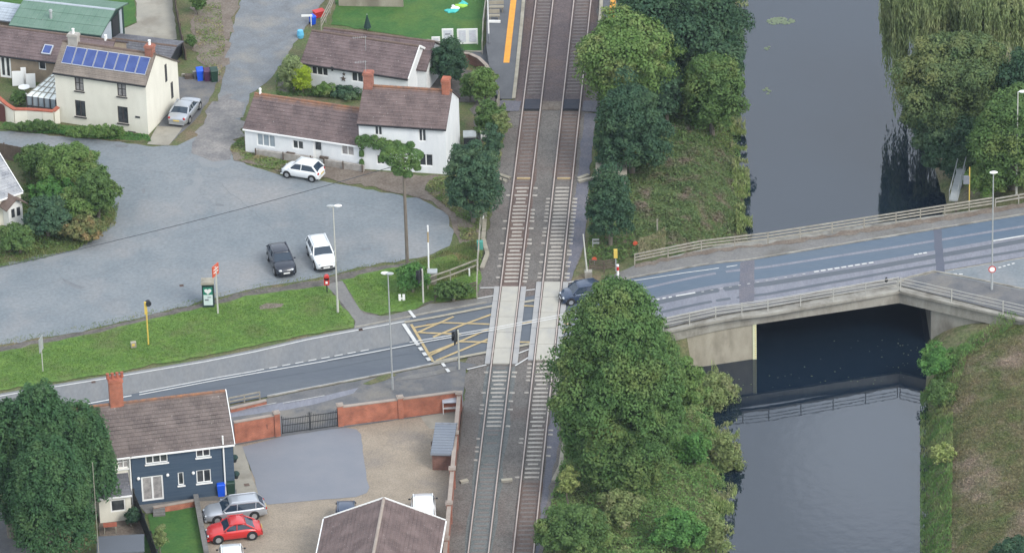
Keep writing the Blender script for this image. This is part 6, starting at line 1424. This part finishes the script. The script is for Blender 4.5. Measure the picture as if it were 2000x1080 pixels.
def tree(name, label, bb, m='leaf_mid', cat='tree', zb=1.0, zg=None, shape='round', n=34, lr=.34, size=.26, dens=1.0, group=None, depth=1.0, trunk=True, zc=None, jit=.2, extra=None, asp=.6, low=-.75):
    """bb: crown's box in the photo; zb: clear stem height; zg: ground"""
    NT[0] += 1; rng = np.random.default_rng(100+NT[0]); x0, y0, x1, y1 = bb; s = 24.4*(1+(y0+y1-1080)/2*.00015)
    rxy = (x1-x0)/2/s; ry = rxy*depth; hh = (y1-y0)/2/s; rz = math.sqrt(max(hh**2-(ry*math.sin(TH))**2, (.45*hh)**2))/math.cos(TH)
    z0_ = 0 if zg is None else zg
    for _ in range(4):
        c = P((x0+x1)/2, (y0+y1)/2, z0_+zb+rz)
        if zg is None: z0_ = float(hgt(c[0], c[1]))
    base = np.array([c[0], c[1], z0_]); t = thing(name, label, cat, base, 0, group)
    rad = np.array([rxy, ry, rz]); n = int(n*1.9) if rxy > 1.6 else n; lr = lr*.8 if rxy > 1.6 else lr; lc = lobes(c, rad, n, lr, rng, shape, jit, low)
    # second, smaller generation for an uneven outline
    k2 = int(n*2.6); pick = rng.integers(0, n, k2); v = rng.normal(size=(k2, 3)); v /= np.linalg.norm(v, axis=1)[:, None]; v[:, 2] = np.abs(v[:, 2])*.6
    mr = min(rxy, rz)*lr*(1.15 if shape == 'cone' else 1.15); mr = max(mr, .25)
    if shape == 'cone': rr = mr*np.clip(.45+(c[2]+rz-lc[:, 2])/(2*rz), .45, 1)
    else: rr = mr*rng.uniform(.55, 1.35, n)
    r1 = np.stack([rr, rr, rr*rng.uniform(.7, 1.0, n)], 1); c2 = lc[pick]+v*r1[pick]*rng.uniform(.7, 1.15, (k2, 1)); r2 = r1[pick]*rng.uniform(.25, .55, (k2, 1))
    C = np.vstack([lc, c2]); Rr = np.vstack([r1, r2])
    area = 4*math.pi*mr*mr; per = max(20, int(dens*area/(size*size*.6)*1.5))
    V1 = leaves(lc, r1, per, size, rng, asp=asp, shell=(.62, 1.12)); V2 = leaves(c2, r2, max(12, int(per*.2)), size*.95, rng, asp=asp, shell=(.45, 1.3))
    # inner mass
    V3 = leaves(np.array([c]), np.array([rad*.62]), int(dens*9*(rxy*rz+rxy*ry)/(size*size)*.9)+50, size*1.6, rng, asp=.9, shell=(.85, 1.0))
    fastmesh('crown', np.vstack([V1, V2, V3]), 4, m, t)
    if trunk:
        mb = MB(); tr = max(.06, rxy*.075); top = c+np.array([0, 0, rz*.25]); bz = base-np.array([0, 0, .4]); mid = (bz+top)/2+np.array([rng.normal(0, .15), rng.normal(0, .15), 0])
        mb.tube([bz, mid, top], [tr*1.3, tr, tr*.45], 8)
        for k in range(6):
            a = rng.uniform(0, 6.28); st = bz+(top-bz)*rng.uniform(.4, .85); en = c+rad*np.array([math.cos(a)*.7, math.sin(a)*.7, rng.uniform(-.3, .6)]); mb.tube([st, (st+en)/2+np.array([0, 0, .2]), en], [tr*.5, tr*.35, tr*.12], 6)
        part('trunk', mb, 'bark', t)
    return t
# canal side belt north of the road
tree('broadleaf_tree', 'dark dense tree at the top beside the canal behind the bright round tree', (1215, -70, 1450, 150), 'leaf_dark', n=42, size=.26, zb=1)
tree('broadleaf_tree', 'blue green tree leaning towards the canal with a darker foot', (1325, 50, 1452, 200), 'leaf_bluegreen', n=30, size=.25, zb=1)
tree('broadleaf_tree', 'mid green tree with rust tinted patches at the canal edge', (1335, 100, 1448, 262), 'leaf_rust2' if 0 else 'leaf_mid', n=30, size=.24, zb=.3)
tree('broadleaf_tree', 'bright green round tree beside the platform end', (1143, 32, 1315, 215), 'leaf_light', n=40, size=.26, zb=.8)
tree('broadleaf_tree', 'small grey green tree wedged between the round tree and the canal trees', (1265, 120, 1340, 235), 'leaf_bluegreen', n=22, size=.24, zb=.3)
tree('conifer_tree', 'dark egg shaped tree right of the foot crossing', (1163, 160, 1302, 340), 'leaf_dark', n=44, shape='egg', size=.22, zb=.2, lr=.28)
tree('conifer_tree', 'small dark upright tree in front of the concrete hut', (1144, 322, 1236, 475), 'leaf_dark', n=34, shape='egg', jit=.1, size=.2, zb=.3, lr=.3)
# belt south of the road
tree('broadleaf_tree', 'tall broad green tree right of the tracks covering the near road edge', (1088, 546, 1330, 930), 'leaf_big', n=95, size=.23, zb=.5, lr=.24, shape='egg', low=-.95, dens=.9, jit=.08)
tree('broadleaf_tree', 'darker tree standing against the foot of the tall broad tree', (1135, 800, 1295, 965), 'leaf_mid', n=40, size=.23, zb=.2, lr=.28)
tree('bank_bush', 'lighter bush filling in between the tall broad tree and the bridge abutment', (1280, 700, 1375, 830), 'leaf_light', cat='bush', zb=0, n=26, size=.2, low=-.3, jit=.3)
tree('bank_bush', 'yellow green bush with twigs reaching over the water below the abutment', (1345, 735, 1432, 825), 'leaf_yellow2', cat='bush', zb=0, n=24, size=.2, low=-.3, jit=.45, dens=.7)
tree('bank_bush', 'bright green bush low on the middle of the south bank', (1320, 850, 1390, 920), 'leaf_mid2', cat='bush', zb=0, n=26, size=.2, low=-.2, jit=.4, dens=.8)
tree('bank_bush', 'pale feathery bush overhanging the water halfway down the south bank', (1375, 850, 1450, 950), 'leaf_yellow2', cat='bush', zb=0, n=22, size=.19, low=-.3, jit=.5, dens=.6)
tree('bank_bush', 'deep green bush at the bottom of the south bank', (1285, 1000, 1370, 1088), 'leaf_mid2', cat='bush', zb=0, n=28, size=.2, low=-.2, jit=.4)
tree('bank_bush', 'pale feathery bush at the waterline at the bottom edge', (1362, 985, 1425, 1110), 'leaf_yellow2', cat='bush', zb=0, n=22, size=.19, low=-.3, jit=.5, dens=.6)
tree('bank_bush', 'grey green bush beside the tracks at the bottom edge', (1055, 985, 1190, 1100), 'leaf_mid', cat='bush', zb=0, n=28, size=.2, low=-.2, jit=.35)
tree('bank_bush', 'straggly pale bush between the grey green and the deep green bushes', (1178, 965, 1250, 1035), 'leaf_yellow2', cat='bush', zb=0, n=24, size=.19, low=-.2, jit=.5, dens=.7)
tree('bank_bush', 'narrow yellow bush beside the kinked trough end', (1092, 905, 1128, 985), 'leaf_yellow', cat='bush', zb=0, n=18, size=.17, low=-.3, jit=.4)
# far bank: willows and mixed trees
def willow(label, bb, zb=.5):
    NT[0] += 1; rng = np.random.default_rng(NT[0]); x0, y0, x1, y1 = bb; s = 23.2; rxy = (x1-x0)/2/s; z1 = 10.5; hh = (y1-y0)/2/s
    rz = max((hh-rxy*math.sin(TH)*.4)/math.cos(TH)*.9, 3); c = P((x0+x1)/2, (y0+y1)/2, rz*1.05); zg = float(hgt(c[0], c[1])); base = np.array([c[0], c[1], zg]); t = thing('willow_tree', label, 'tree', base, 0, 'weeping willows on the far bank')
    rad = np.array([rxy, rxy, rz]); top = lobes(c, rad*np.array([.8, .8, .95]), 36, .3, rng, low=.0); rr = rng.uniform(.16, .26, (36, 1))*rxy; r3 = np.hstack([rr, rr, rr*.8])
    V = [leaves(top, r3, 420, .26, rng)]
    ns = 900; a = rng.uniform(0, 2*math.pi, ns); q = rng.uniform(.35, 1, ns)**.5; sx = c[0]+rad[0]*q*np.cos(a); sy = c[1]+rad[1]*q*np.sin(a)
    # strands bunch in curtains
    sx += .35*np.sin(a*9); sy += .35*np.cos(a*11); zt_ = c[2]+rad[2]*.75*np.sqrt(np.clip(1-q*q*.85, 0, 1)); ln = rng.uniform(.35, 1.0, ns)*(zt_-zg-zb)*(.55+.45*(np.sin(a*7)*.5+.5))
    m_ = 26; f = np.linspace(0, 1, m_)[None, :]; X = np.repeat(sx[:, None], m_, 1)+rng.normal(0, .07, (ns, m_)); Y = np.repeat(sy[:, None], m_, 1)+rng.normal(0, .07, (ns, m_)); Z = zt_[:, None]-ln[:, None]*f
    p = np.stack([X, Y, Z], 2).reshape(-1, 3); n = len(p); u = np.tile([0, 0, 1.], (n, 1))+rng.normal(0, .22, (n, 3)); sd_ = rng.normal(size=(n, 3)); sd_[:, 2] = 0; sd_ /= np.linalg.norm(sd_, axis=1)[:, None]
    h = .24; w_ = .055; V.append(np.stack([p-u*h, p+sd_*w_, p+u*h, p-sd_*w_], 1).reshape(-1, 3))
    V.append(leaves(np.array([c]), np.array([rad*.55]), 2500, .45, rng, asp=.9, shell=(.85, 1)))
    fastmesh('crown', np.vstack(V), 4, 'leaf_willow', t)
    mb = MB(); bz = base-np.array([0, 0, .4]); mb.tube([bz, (bz+c)/2+[.2, 0, 0], c+[0, 0, rz*.4]], [.45, .35, .15], 8)
    for k in range(5): aa = k*1.3; mb.tube([c-[0, 0, rz*.2], c+rad*np.array([math.cos(aa)*.55, math.sin(aa)*.55, .45])], [.2, .06], 6)
    part('trunk', mb, 'bark', t)
willow('weeping willow leftmost at the top, its strands hanging over the canal', (1722, -120, 1880, 175))
willow('weeping willow at the top right corner behind the yellowing tree', (1850, -130, 2040, 190))
tree('broadleaf_tree', 'large green tree turning yellow at its top below the willows', (1755, 60, 1975, 300), 'leaf_turning' if 'leaf_turning' in MATS else (leafmat('leaf_turning', (.065, .10, .04), (.11, .14, .05), (.19, .19, .065), s3=.2) and 'leaf_turning'), n=50, size=.24, zb=.6, lr=.26, low=-.85)
tree('broadleaf_tree', 'grey green tree low over the canal below the yellowing tree', (1790, 200, 1930, 345), 'leaf_bluegreen', n=34, size=.23, zb=.2)
tree('broadleaf_tree', 'green tree at the right edge behind the tall lamp post', (1905, 175, 2060, 370), 'leaf_mid', n=40, size=.24, zb=.2)
tree('broadleaf_tree', 'dark tree at the right edge under the willow', (1955, 90, 2100, 280), 'leaf_dark', n=30, size=.25, zb=.2)
tree('bank_bush', 'low green bush just beyond the far fence near the jetty ramp', (1888, 315, 1975, 395), 'leaf_light', cat='bush', n=20, size=.2, zb=0, low=-.3)
# right bank below the bridge
for bb, m, lb in (((1792, 672, 1868, 745), 'leaf_mid2', 'ragged green bush below the right end of the bridge'), ((1810, 745, 1862, 800), 'leaf_mid', 'small grey green bush on the right waterline'), ((1818, 868, 1860, 912), 'leaf_yellow', 'small yellow flowering bush on the right waterline')):
    tree('waterside_bush', lb, bb, m, cat='bush', zb=0, n=24, size=.17, lr=.3, low=-.3, jit=.55, trunk=False, depth=1.3, dens=.7)
tree('bank_bush', 'dark bush in the bottom right corner', (1940, 1050, 2040, 1120), 'leaf_dark', cat='bush', n=18, size=.2, zb=0, low=-.3)
# around the cottages
tree('conifer_tree', 'dark conifer in front of the white picture boards', (842, 76, 912, 168), 'leaf_dark', n=34, size=.17, zb=.1, lr=.3, cat='tree')
tree('broadleaf_tree', 'green tree at the right gable of the white cottage beside the tracks', (872, 278, 975, 432), 'leaf_bluegreen', n=38, size=.2, zb=.3, lr=.3)
tree('garden_shrub', 'green shrub with pale flowers behind the platform ramp', (918, 130, 972, 205), 'leaf_light', cat='shrub', n=22, size=.18, zb=.1)
tree('garden_shrub', 'dark shrub below the curved brick wall', (898, 140, 935, 200), 'leaf_mid', cat='shrub', n=18, size=.18, zb=0)
tree('garden_shrub', 'mixed shrub between the white gable and the grey fence panels', (925, 195, 985, 270), 'leaf_mid', cat='shrub', n=24, size=.18, zb=0)
tree('garden_shrub', 'yellowish shrub on the verge beside the foot crossing', (962, 215, 998, 280), 'leaf_yellow2', cat='shrub', n=18, size=.17, zb=0, low=-.3)
tree('garden_shrub', 'green shrub behind the silver barrel by the tracks', (942, 240, 982, 320), 'leaf_bluegreen', cat='shrub', n=20, size=.18, zb=0)
tree('topiary_cone', 'clipped yellow green conifer behind the long cottage roof', (572, 123, 608, 184), 'leaf_topiary', cat='topiary', n=30, size=.12, zb=0, lr=.4, jit=.05, dens=1.3)
tree('garden_shrub', 'grey green weeping shrub at the left end of the cottage garden', (546, 105, 596, 180), 'leaf_willow', cat='shrub', n=22, size=.17, zb=0)
tree('garden_shrub', 'bright green low shrub beside the clipped conifer', (612, 160, 655, 192), 'leaf_light', cat='shrub', n=18, size=.15, zb=0, low=-.3)
tree('garden_shrub', 'dark low shrub below the wall stars of the back cottage', (643, 164, 708, 198), 'leaf_bluegreen', cat='shrub', n=20, size=.15, zb=0, low=-.3)
tree('garden_shrub', 'small dark bush in the lane verge opposite the concrete yard', (372, -15, 404, 30), 'leaf_mid', cat='shrub', n=16, size=.16, zb=0, low=-.3)
tree('garden_shrub', 'low bush on the edge of the rough lane by the dark fence', (365, 68, 384, 98), 'leaf_mid', cat='shrub', n=12, size=.15, zb=0, low=-.3)
tree('garden_shrub', 'dark potted shrubs behind the cream garden wall', (18, 178, 56, 208), 'leaf_mid', cat='shrub', n=16, size=.15, zb=0, low=-.3)
# ivy on the telegraph pole and along the cottage wall
def clump(name, label, cat, pts, m, size=.15, per=160, group=None):
    NT[0] += 1; rng = np.random.default_rng(NT[0]); c = np.array([p[0] for p in pts]); r = np.array([p[1] for p in pts]); t = thing(name, label, cat, c[0]*np.array([1, 1, 0]), 0, group)
    fastmesh('foliage', leaves(c, r, per, size, rng), 4, m, t); mb = MB()
    for k in range(min(6, len(c)-1)): mb.cyl(c[k], c[k+1], .03, n=5)
    if len(c) > 1: part('stem', mb, 'bark', t)
    return t
iv = []
for dx_, dz_, r_ in ((0, 0, 1.0), (-.7, .1, .8), (.8, -.1, .75), (0, -.9, .75), (-.9, -.5, .5), (.9, -.8, .45), (.1, .5, .55), (-.35, -1.4, .5), (.3, -1.7, .4), (-1.4, .2, .45), (1.3, .0, .35), (-1.1, .7, .4), (.6, .9, .35), (-1.7, -.2, .3), (1.1, -1.2, .3), (-.6, -1.1, .4)): iv.append((pb+np.array([dx_, .1*dx_, ph-.3+dz_]), np.array([r_, r_*.8, r_*.8])))
leafmat('leaf_ivy', (.065, .12, .035), (.10, .16, .05), (.13, .19, .05))
clump('pole_ivy', 'bushy ivy head wrapped round the top of the telegraph pole', 'ivy', iv, 'leaf_ivy', .17, 900)
iv = []
for k in range(16):
    f = k/15; q = hit(704+84*f, 272+16*f+6*math.sin(k*2.3), white.A, white.nb)-white.nb*.3; iv.append((q, np.array([.42, .32, .42+.15*math.sin(k*1.7)])))
for y in (285, 300, 318): q = hit(707, y, white.A, white.nb)-white.nb*.15; iv.append((q, np.array([.2, .15, .4])))
clump('wall_climber', 'green climber trained across the front of the white cottage', 'climber', iv, 'leaf_ivy', .15, 380)
# hedge island, left
for bb, m, lb in (((38, 280, 110, 350), 'leaf_mid', 'dark green bush at the back of the hedge island by the boarded fence'), ((78, 283, 192, 385), 'leaf_light', 'tallest bright green bush of the hedge island'), ((60, 340, 160, 410), 'leaf_mid2', 'mid green bush right behind the slate roofed house'), ((150, 330, 228, 430), 'leaf_mid', 'bush at the right tip of the hedge island'), ((105, 370, 190, 440), 'leaf_light', 'round light green bush in the front middle of the hedge island'), ((50, 390, 135, 470), 'leaf_bluegreen', 'grey green bush beside the white porch'), ((0, 440, 70, 500), 'leaf_mid', 'bush at the lower left end of the hedge island'), ((120, 420, 205, 478), 'leaf_rust', 'rusty tinted low bush at the front edge of the hedge island')):
    tree('island_bush', lb, bb, m, cat='bush', zb=0, n=28, size=.19, lr=.34, low=-.35, jit=.25, trunk=True)
# big conifers bottom left
def tufts_cone(label, bb, hgt_, group):
    """tall dense conifer with upswept plumes"""
    NT[0] += 1; rng = np.random.default_rng(NT[0]); x0, y0, x1, y1 = bb; s = 25.8; rxy = (x1-x0)/2/s; hh = (y1-y0)/2/s; rz = math.sqrt(max(hh**2-(rxy*math.sin(TH))**2, .3))/math.cos(TH)
    c = P((x0+x1)/2, (y0+y1)/2, rz+.8+hgt_); base = np.array([c[0], c[1], 0.]); t = thing('conifer_tree', label, 'tree', base, 0, group)
    n = 150; cs = []; rs = []
    for i in range(n):
        z = -0.9+1.85*(i+.5)/n; rr = (1-max(0, z-.1)**1.6*.85)*(.75+.25*rng.random()) if z > .1 else (.8+.2*rng.random()); a = 2.4*i
        q = c+np.array([rxy*.80*rr*math.cos(a), rxy*.80*rr*math.sin(a), rz*z*.95]); cs.append(q); k = rng.uniform(.6, 1.2)*max(.2, rxy*.17); rs.append((k, k, k*1.9))
    V = leaves(cs, rs, int(190*max(1, rxy/2.2)), .25, rng, asp=.5, up=.3, shell=(.55, 1.2)); V2 = leaves(np.array([c]), np.array([[rxy*.6, rxy*.6, rz*.8]]), 3500, .4, rng, asp=.9, shell=(.9, 1))
    fastmesh('crown', np.vstack([V, V2]), 4, 'leaf_conifer', t)
    mb = MB().tube([base-[0, 0, .3], c, c+[0, 0, rz*.6]], [.3, .22, .08], 8); part('trunk', mb, 'bark', t)
G = 'big dark conifers beside the blue house'
tufts_cone('conifer with the highest top beside the brick chimney', (0, 756, 165, 1010), 1.6, G)
tufts_cone('conifer nearest the blue house reaching over its roof', (85, 792, 232, 975), 2.2, G)
tufts_cone('conifer cut by the left edge of the picture', (-70, 785, 90, 1010), 1.2, G)
tufts_cone('conifer lowest in the group with bare stems showing below', (10, 860, 188, 1075), 1.2, G)
tree('low_hedge', 'clipped green hedge at the foot of the cream house and its garden wall', (10, 236, 120, 262), 'leaf_mid', cat='hedge', n=22, size=.15, zb=0, low=-.2, depth=.2, trunk=False)
tree('low_hedge', 'low planting in front of the cream house', (118, 245, 255, 276), 'leaf_light', cat='hedge', n=26, size=.14, zb=0, low=-.2, depth=.16, trunk=False)
tree('garden_shrub', 'green shrubs behind the crossing signal by the raised barrier', (775, 515, 835, 575), 'leaf_mid2', cat='shrub', n=22, size=.16, zb=0, low=-.3)
tree('garden_shrub', 'long grass clump under the weathered rail fence', (845, 548, 925, 590), 'leaf_mid', cat='shrub', n=22, size=.15, zb=0, low=-.3, depth=.6)
tree('garden_shrub', 'climbing rose along the dark fence of the blue house lawn', (300, 1020, 325, 1085), 'leaf_yellow2', cat='shrub', n=16, size=.12, zb=0, low=-.3)
tree('garden_shrub', 'shaded shrub against the dark garden fence', (245, 990, 275, 1030), 'leaf_dark', cat='shrub', n=14, size=.15, zb=0, low=-.3)

# ground cover (nobody could count it)
def inpoly(x, y, pts):
    c = np.zeros(len(x), bool); n = len(pts)
    for i in range(n):
        x0, y0 = pts[i][:2]; x1, y1 = pts[i-1][:2]; c ^= ((y0 > y) != (y1 > y)) & (x < (x1-x0)*(y-y0)/(y1-y0+1e-12)+x0)
    return c
def cover(name, label, px, n, m, size=.2, hmax=.4, cat='plants', z=None, upright=False, lift=0, lscale=1.0, asp=.5, mask=None):
    NT[0] += 1; rng = np.random.default_rng(NT[0]); pts = [P(x, y, 0 if z is None else z) for x, y in px]; xs = [p[0] for p in pts]; ys = [p[1] for p in pts]
    x = rng.uniform(min(xs), max(xs), n*3); y = rng.uniform(min(ys), max(ys), n*3); k = inpoly(x, y, pts)
    if mask is not None: k &= (lump(x*1.3+5, y*1.7)+.5*lump(x*3.1, y*3.7+2)) > mask
    x = x[k][:n]; y = y[k][:n]; n = len(x)
    g = hgt(x, y) if z is None else np.full(n, z); hf = np.clip(lump(x, y, lscale*1.6)*.6+.5+.35*lump(x*2.3, y*2.1)+.25*lump(x*5.1+3, y*4.7), .05, 1.2); p = np.stack([x, y, np.maximum(g, WL)+lift+hmax*hf*rng.uniform(.3, 1, n)], 1)
    if upright: nm = rng.normal(size=(n, 3)); nm[:, 2] *= .2
    else: nm = rng.normal(0, .6, (n, 3)); nm[:, 2] += .8
    nm /= np.linalg.norm(nm, axis=1)[:, None]; a = np.cross(nm, rng.normal(size=(n, 3))) if not upright else np.tile([0, 0, 1.], (n, 1))+rng.normal(0, .35, (n, 3)); a /= np.linalg.norm(a, axis=1)[:, None]; b = np.cross(nm, a)
    s = size*rng.uniform(.5, 1.5, (n, 1)); a = a*s; b = b*s*(asp if not upright else .25); V = np.stack([p-a*.5, p+b*.5, p+a*.5, p-b*.5], 1).reshape(-1, 3)
    o = fastmesh(name, V, 4, m); tag(o, label, cat, kind='stuff'); return o
leafmat('leaf_scrub', (.085, .165, .045), (.14, .20, .06), (.22, .22, .09), s3=.4)
cover('brambles', 'mass of brambles and grass on the canal bank north of the road', [(1235, 505), (1245, 470), (1220, 400), (1238, 330), (1290, 270), (1340, 225), (1440, 255), (1450, 300), (1462, 440), (1440, 480), (1320, 498)], 42000, 'bramble', .2, .45)
cover('bank_undergrowth', 'undergrowth below the canal trees beside the tracks', [(1145, 520), (1150, 460), (1160, 330), (1165, 220), (1175, 100), (1215, -40), (1450, -40), (1445, 250), (1300, 300), (1235, 340), (1240, 500), (1200, 520)], 36000, 'leaf_mid', .22, .5)
cover('reeds', 'pale reeds overhanging the water along the left bank of the canal', [(1425, 240), (1455, 240), (1462, 330), (1470, 445), (1440, 470), (1430, 380)], 3600, 'leaf_reed', .34, 1.1, z=-2.8, mask=.12, upright=True)
cover('reeds', 'pale green fringe over the water below the dark trees', [(1425, -40), (1456, -40), (1462, 20), (1452, 120), (1458, 200), (1430, 210)], 1500, 'leaf_reed', .3, .8, z=-2.8, mask=.15, upright=True)
cover('reeds', 'yellow green fringe over the water along the south bank', [(1390, 730), (1428, 745), (1436, 800), (1446, 870), (1440, 960), (1420, 1090), (1370, 1090), (1390, 900)], 7000, 'leaf_reed', .3, 1.6, z=-2.8, mask=.05, upright=True)
cover('bank_undergrowth', 'undergrowth on the bank between the tracks and the canal south of the road', [(1110, 700), (1300, 650), (1390, 730), (1420, 900), (1400, 1100), (1060, 1100), (1075, 980), (1100, 900)], 70000, 'leaf_scrub', .19, 1.1)
cover('rough_grass', 'rough dry grass over the sloping field right of the canal', [(1860, 700), (1900, 660), (2010, 636), (2060, 660), (2060, 1100), (1850, 1100), (1852, 900)], 80000, 'field_grass' if 'field_grass' in MATS else (mat('field_grass', (.14, .18, .06), (.24, .20, .11), .5, fine=0, island=.4, c3=(.36, .28, .21), s3=.22, transl=.15, detail=10) and 'field_grass'), .15, .28, asp=.4, lscale=1.3)
cover('waterside_grass', 'lush grass along the right waterline below the bridge', [(1798, 700), (1850, 675), (1890, 655), (2000, 630), (1985, 650), (1890, 690), (1862, 760), (1858, 1100), (1798, 1100)], 30000, 'leaf_scrub', .24, 1.0, upright=True, lscale=1.5)
cover('rough_grass', 'long grass strip between the car park and the trackside fence', [(800, 520), (850, 500), (900, 480), (940, 470), (945, 500), (932, 530), (880, 548), (838, 562), (805, 548)], 12000, 'dry_green' if 'dry_green' in MATS else (leafmat('dry_green', (.10, .16, .04), (.17, .19, .07), (.26, .21, .10), s3=.5) and 'dry_green'), .2, .4, upright=True)
cover('rough_grass', 'weedy fringe at the edge between the car park and the grass verge', [(0, 664), (200, 628), (385, 584), (480, 560), (640, 534), (700, 518), (800, 505), (800, 512), (640, 543), (385, 596), (200, 640), (0, 678)], 7000, 'dry_green', .16, .12, upright=True)
cover('rough_grass', 'grassy margin in front of the hedge island', [(-30, 500), (100, 478), (170, 452), (215, 410), (232, 400), (226, 440), (170, 480), (90, 505), (-30, 530)], 9000, 'dry_green', .2, .3, upright=True)
cover('rough_grass', 'tangled low growth filling the hedge island between the bushes', [(0, 430), (50, 330), (120, 300), (190, 330), (222, 400), (190, 455), (90, 490), (0, 505)], 16000, 'leaf_mid', .2, .5)
cover('verge_plants', 'low green planting along the foot of the cream house', [(10, 240), (120, 246), (288, 266), (296, 277), (200, 273), (60, 260), (0, 252)], 9000, 'leaf_mid2', .16, .35)
cover('verge_plants', 'scrubby plants around the white cottage foot and trackside', [(880, 340), (930, 300), (960, 260), (985, 200), (990, 230), (975, 330), (955, 420), (940, 470), (900, 470), (890, 420), (830, 372), (840, 352)], 14000, 'dry_green', .18, .3)
cover('verge_plants', 'grass and weeds at the left end of the white cottage wing', [(450, 290), (474, 262), (480, 298), (560, 316), (560, 336), (500, 326), (456, 312)], 3500, 'dry_green', .16, .15)
cover('verge_plants', 'weeds along the rough lane edge', [(378, 20), (430, 0), (440, 90), (430, 150), (405, 130), (385, 110)], 3500, 'dry_green', .15, .12)
cover('garden_plants', 'mixed planting in the garden between the two cottages', [(540, 150), (600, 160), (712, 180), (712, 198), (540, 186)], 6000, 'leaf_mid', .15, .35)
cover('dry_reeds', 'dry straw coloured grass by the far fence end', [(1245, 470), (1300, 450), (1300, 495), (1250, 510)], 3500, 'dry_grass', .28, .5, upright=True)
cover('lawn_grass', 'short grass blades over the green verge by the main road', [(0, 690), (200, 650), (390, 604), (560, 570), (632, 560), (688, 632), (560, 658), (300, 708), (0, 758)], 26000, 'lawn_blade' if 'lawn_blade' in MATS else (mat('lawn_blade', (.105, .225, .03), (.15, .27, .045), .9, fine=0, island=.3, transl=.2) and 'lawn_blade'), .11, .05, upright=True, z=.06, asp=.3)
cover('lawn_grass', 'short grass blades over the green triangle beside the barrier', [(672, 548), (720, 536), (790, 522), (850, 510), (925, 505), (930, 580), (830, 586), (745, 612), (712, 608)], 12000, 'lawn_blade', .11, .05, upright=True, z=.06, asp=.3)
# ballast stones along the sleeper ends, fallen leaves and lily pads on the water
def pads(name, label, cat, spots, size, m, z):
    NT[0] += 1; rng = np.random.default_rng(NT[0]); V = []
    for (cx, cy, rx_, ry_, n) in spots:
        for _ in range(n):
            a = rng.uniform(0, 6.28); q = math.sqrt(rng.random()); p = P(cx+rx_*q*math.cos(a), cy+ry_*q*math.sin(a), z); s = size*rng.uniform(.5, 1.3); b = rng.uniform(0, 6.28)
            V += [(p[0]+s*math.cos(b+k*math.pi/3), p[1]+s*math.sin(b+k*math.pi/3), z+rng.uniform(0, .01)) for k in range(6)]
    o = fastmesh(name, np.array(V), 6, m); tag(o, label, cat, kind='stuff')
mat('leaf_litter', (.08, .11, .055), (.13, .15, .08), 3, fine=.1); mat('pad_green', (.13, .165, .10), (.17, .205, .13), 2, fine=.1)
pads('lily_pads', 'pale patches of floating weed on the open canal', 'water plants', [(1525, 42, 26, 7, 150), (1500, 95, 6, 4, 10), (1497, 178, 9, 6, 12)], .13, 'pad_green', WL+.01)
pads('floating_leaves', 'scattered floating leaves on the dark water under the bridge', 'floating leaves', [(1700, 700, 110, 50, 24), (1560, 735, 130, 22, 16), (1480, 760, 60, 20, 6), (1760, 690, 40, 30, 12)], .05, 'leaf_litter', WL+.01)

# ------------------------------------------------------------ air
if HAZE:
    hm = bpy.data.materials.new('haze'); hm.use_nodes = True; N = hm.node_tree.nodes; N.remove(N['Principled BSDF'])
    pv = N.new('ShaderNodeVolumePrincipled'); pv.inputs['Color'].default_value = (.72, .84, 1, 1); pv.inputs['Density'].default_value = HAZE; pv.inputs['Anisotropy'].default_value = .2
    hm.node_tree.links.new(pv.outputs[0], N['Material Output'].inputs['Volume']); MATS['haze'] = hm
    x0, x1, y0, y1, z0, z1 = -2520, 2520, -460, 3020, -6.5, float(CC[2])+12
    tag(part('haze', MB().box(((x0+x1)/2, (y0+y1)/2, (z0+z1)/2), (x1-x0, y1-y0, z1-z0)), 'haze'), 'thin pale blue air over the whole scene', 'haze', kind='stuff')
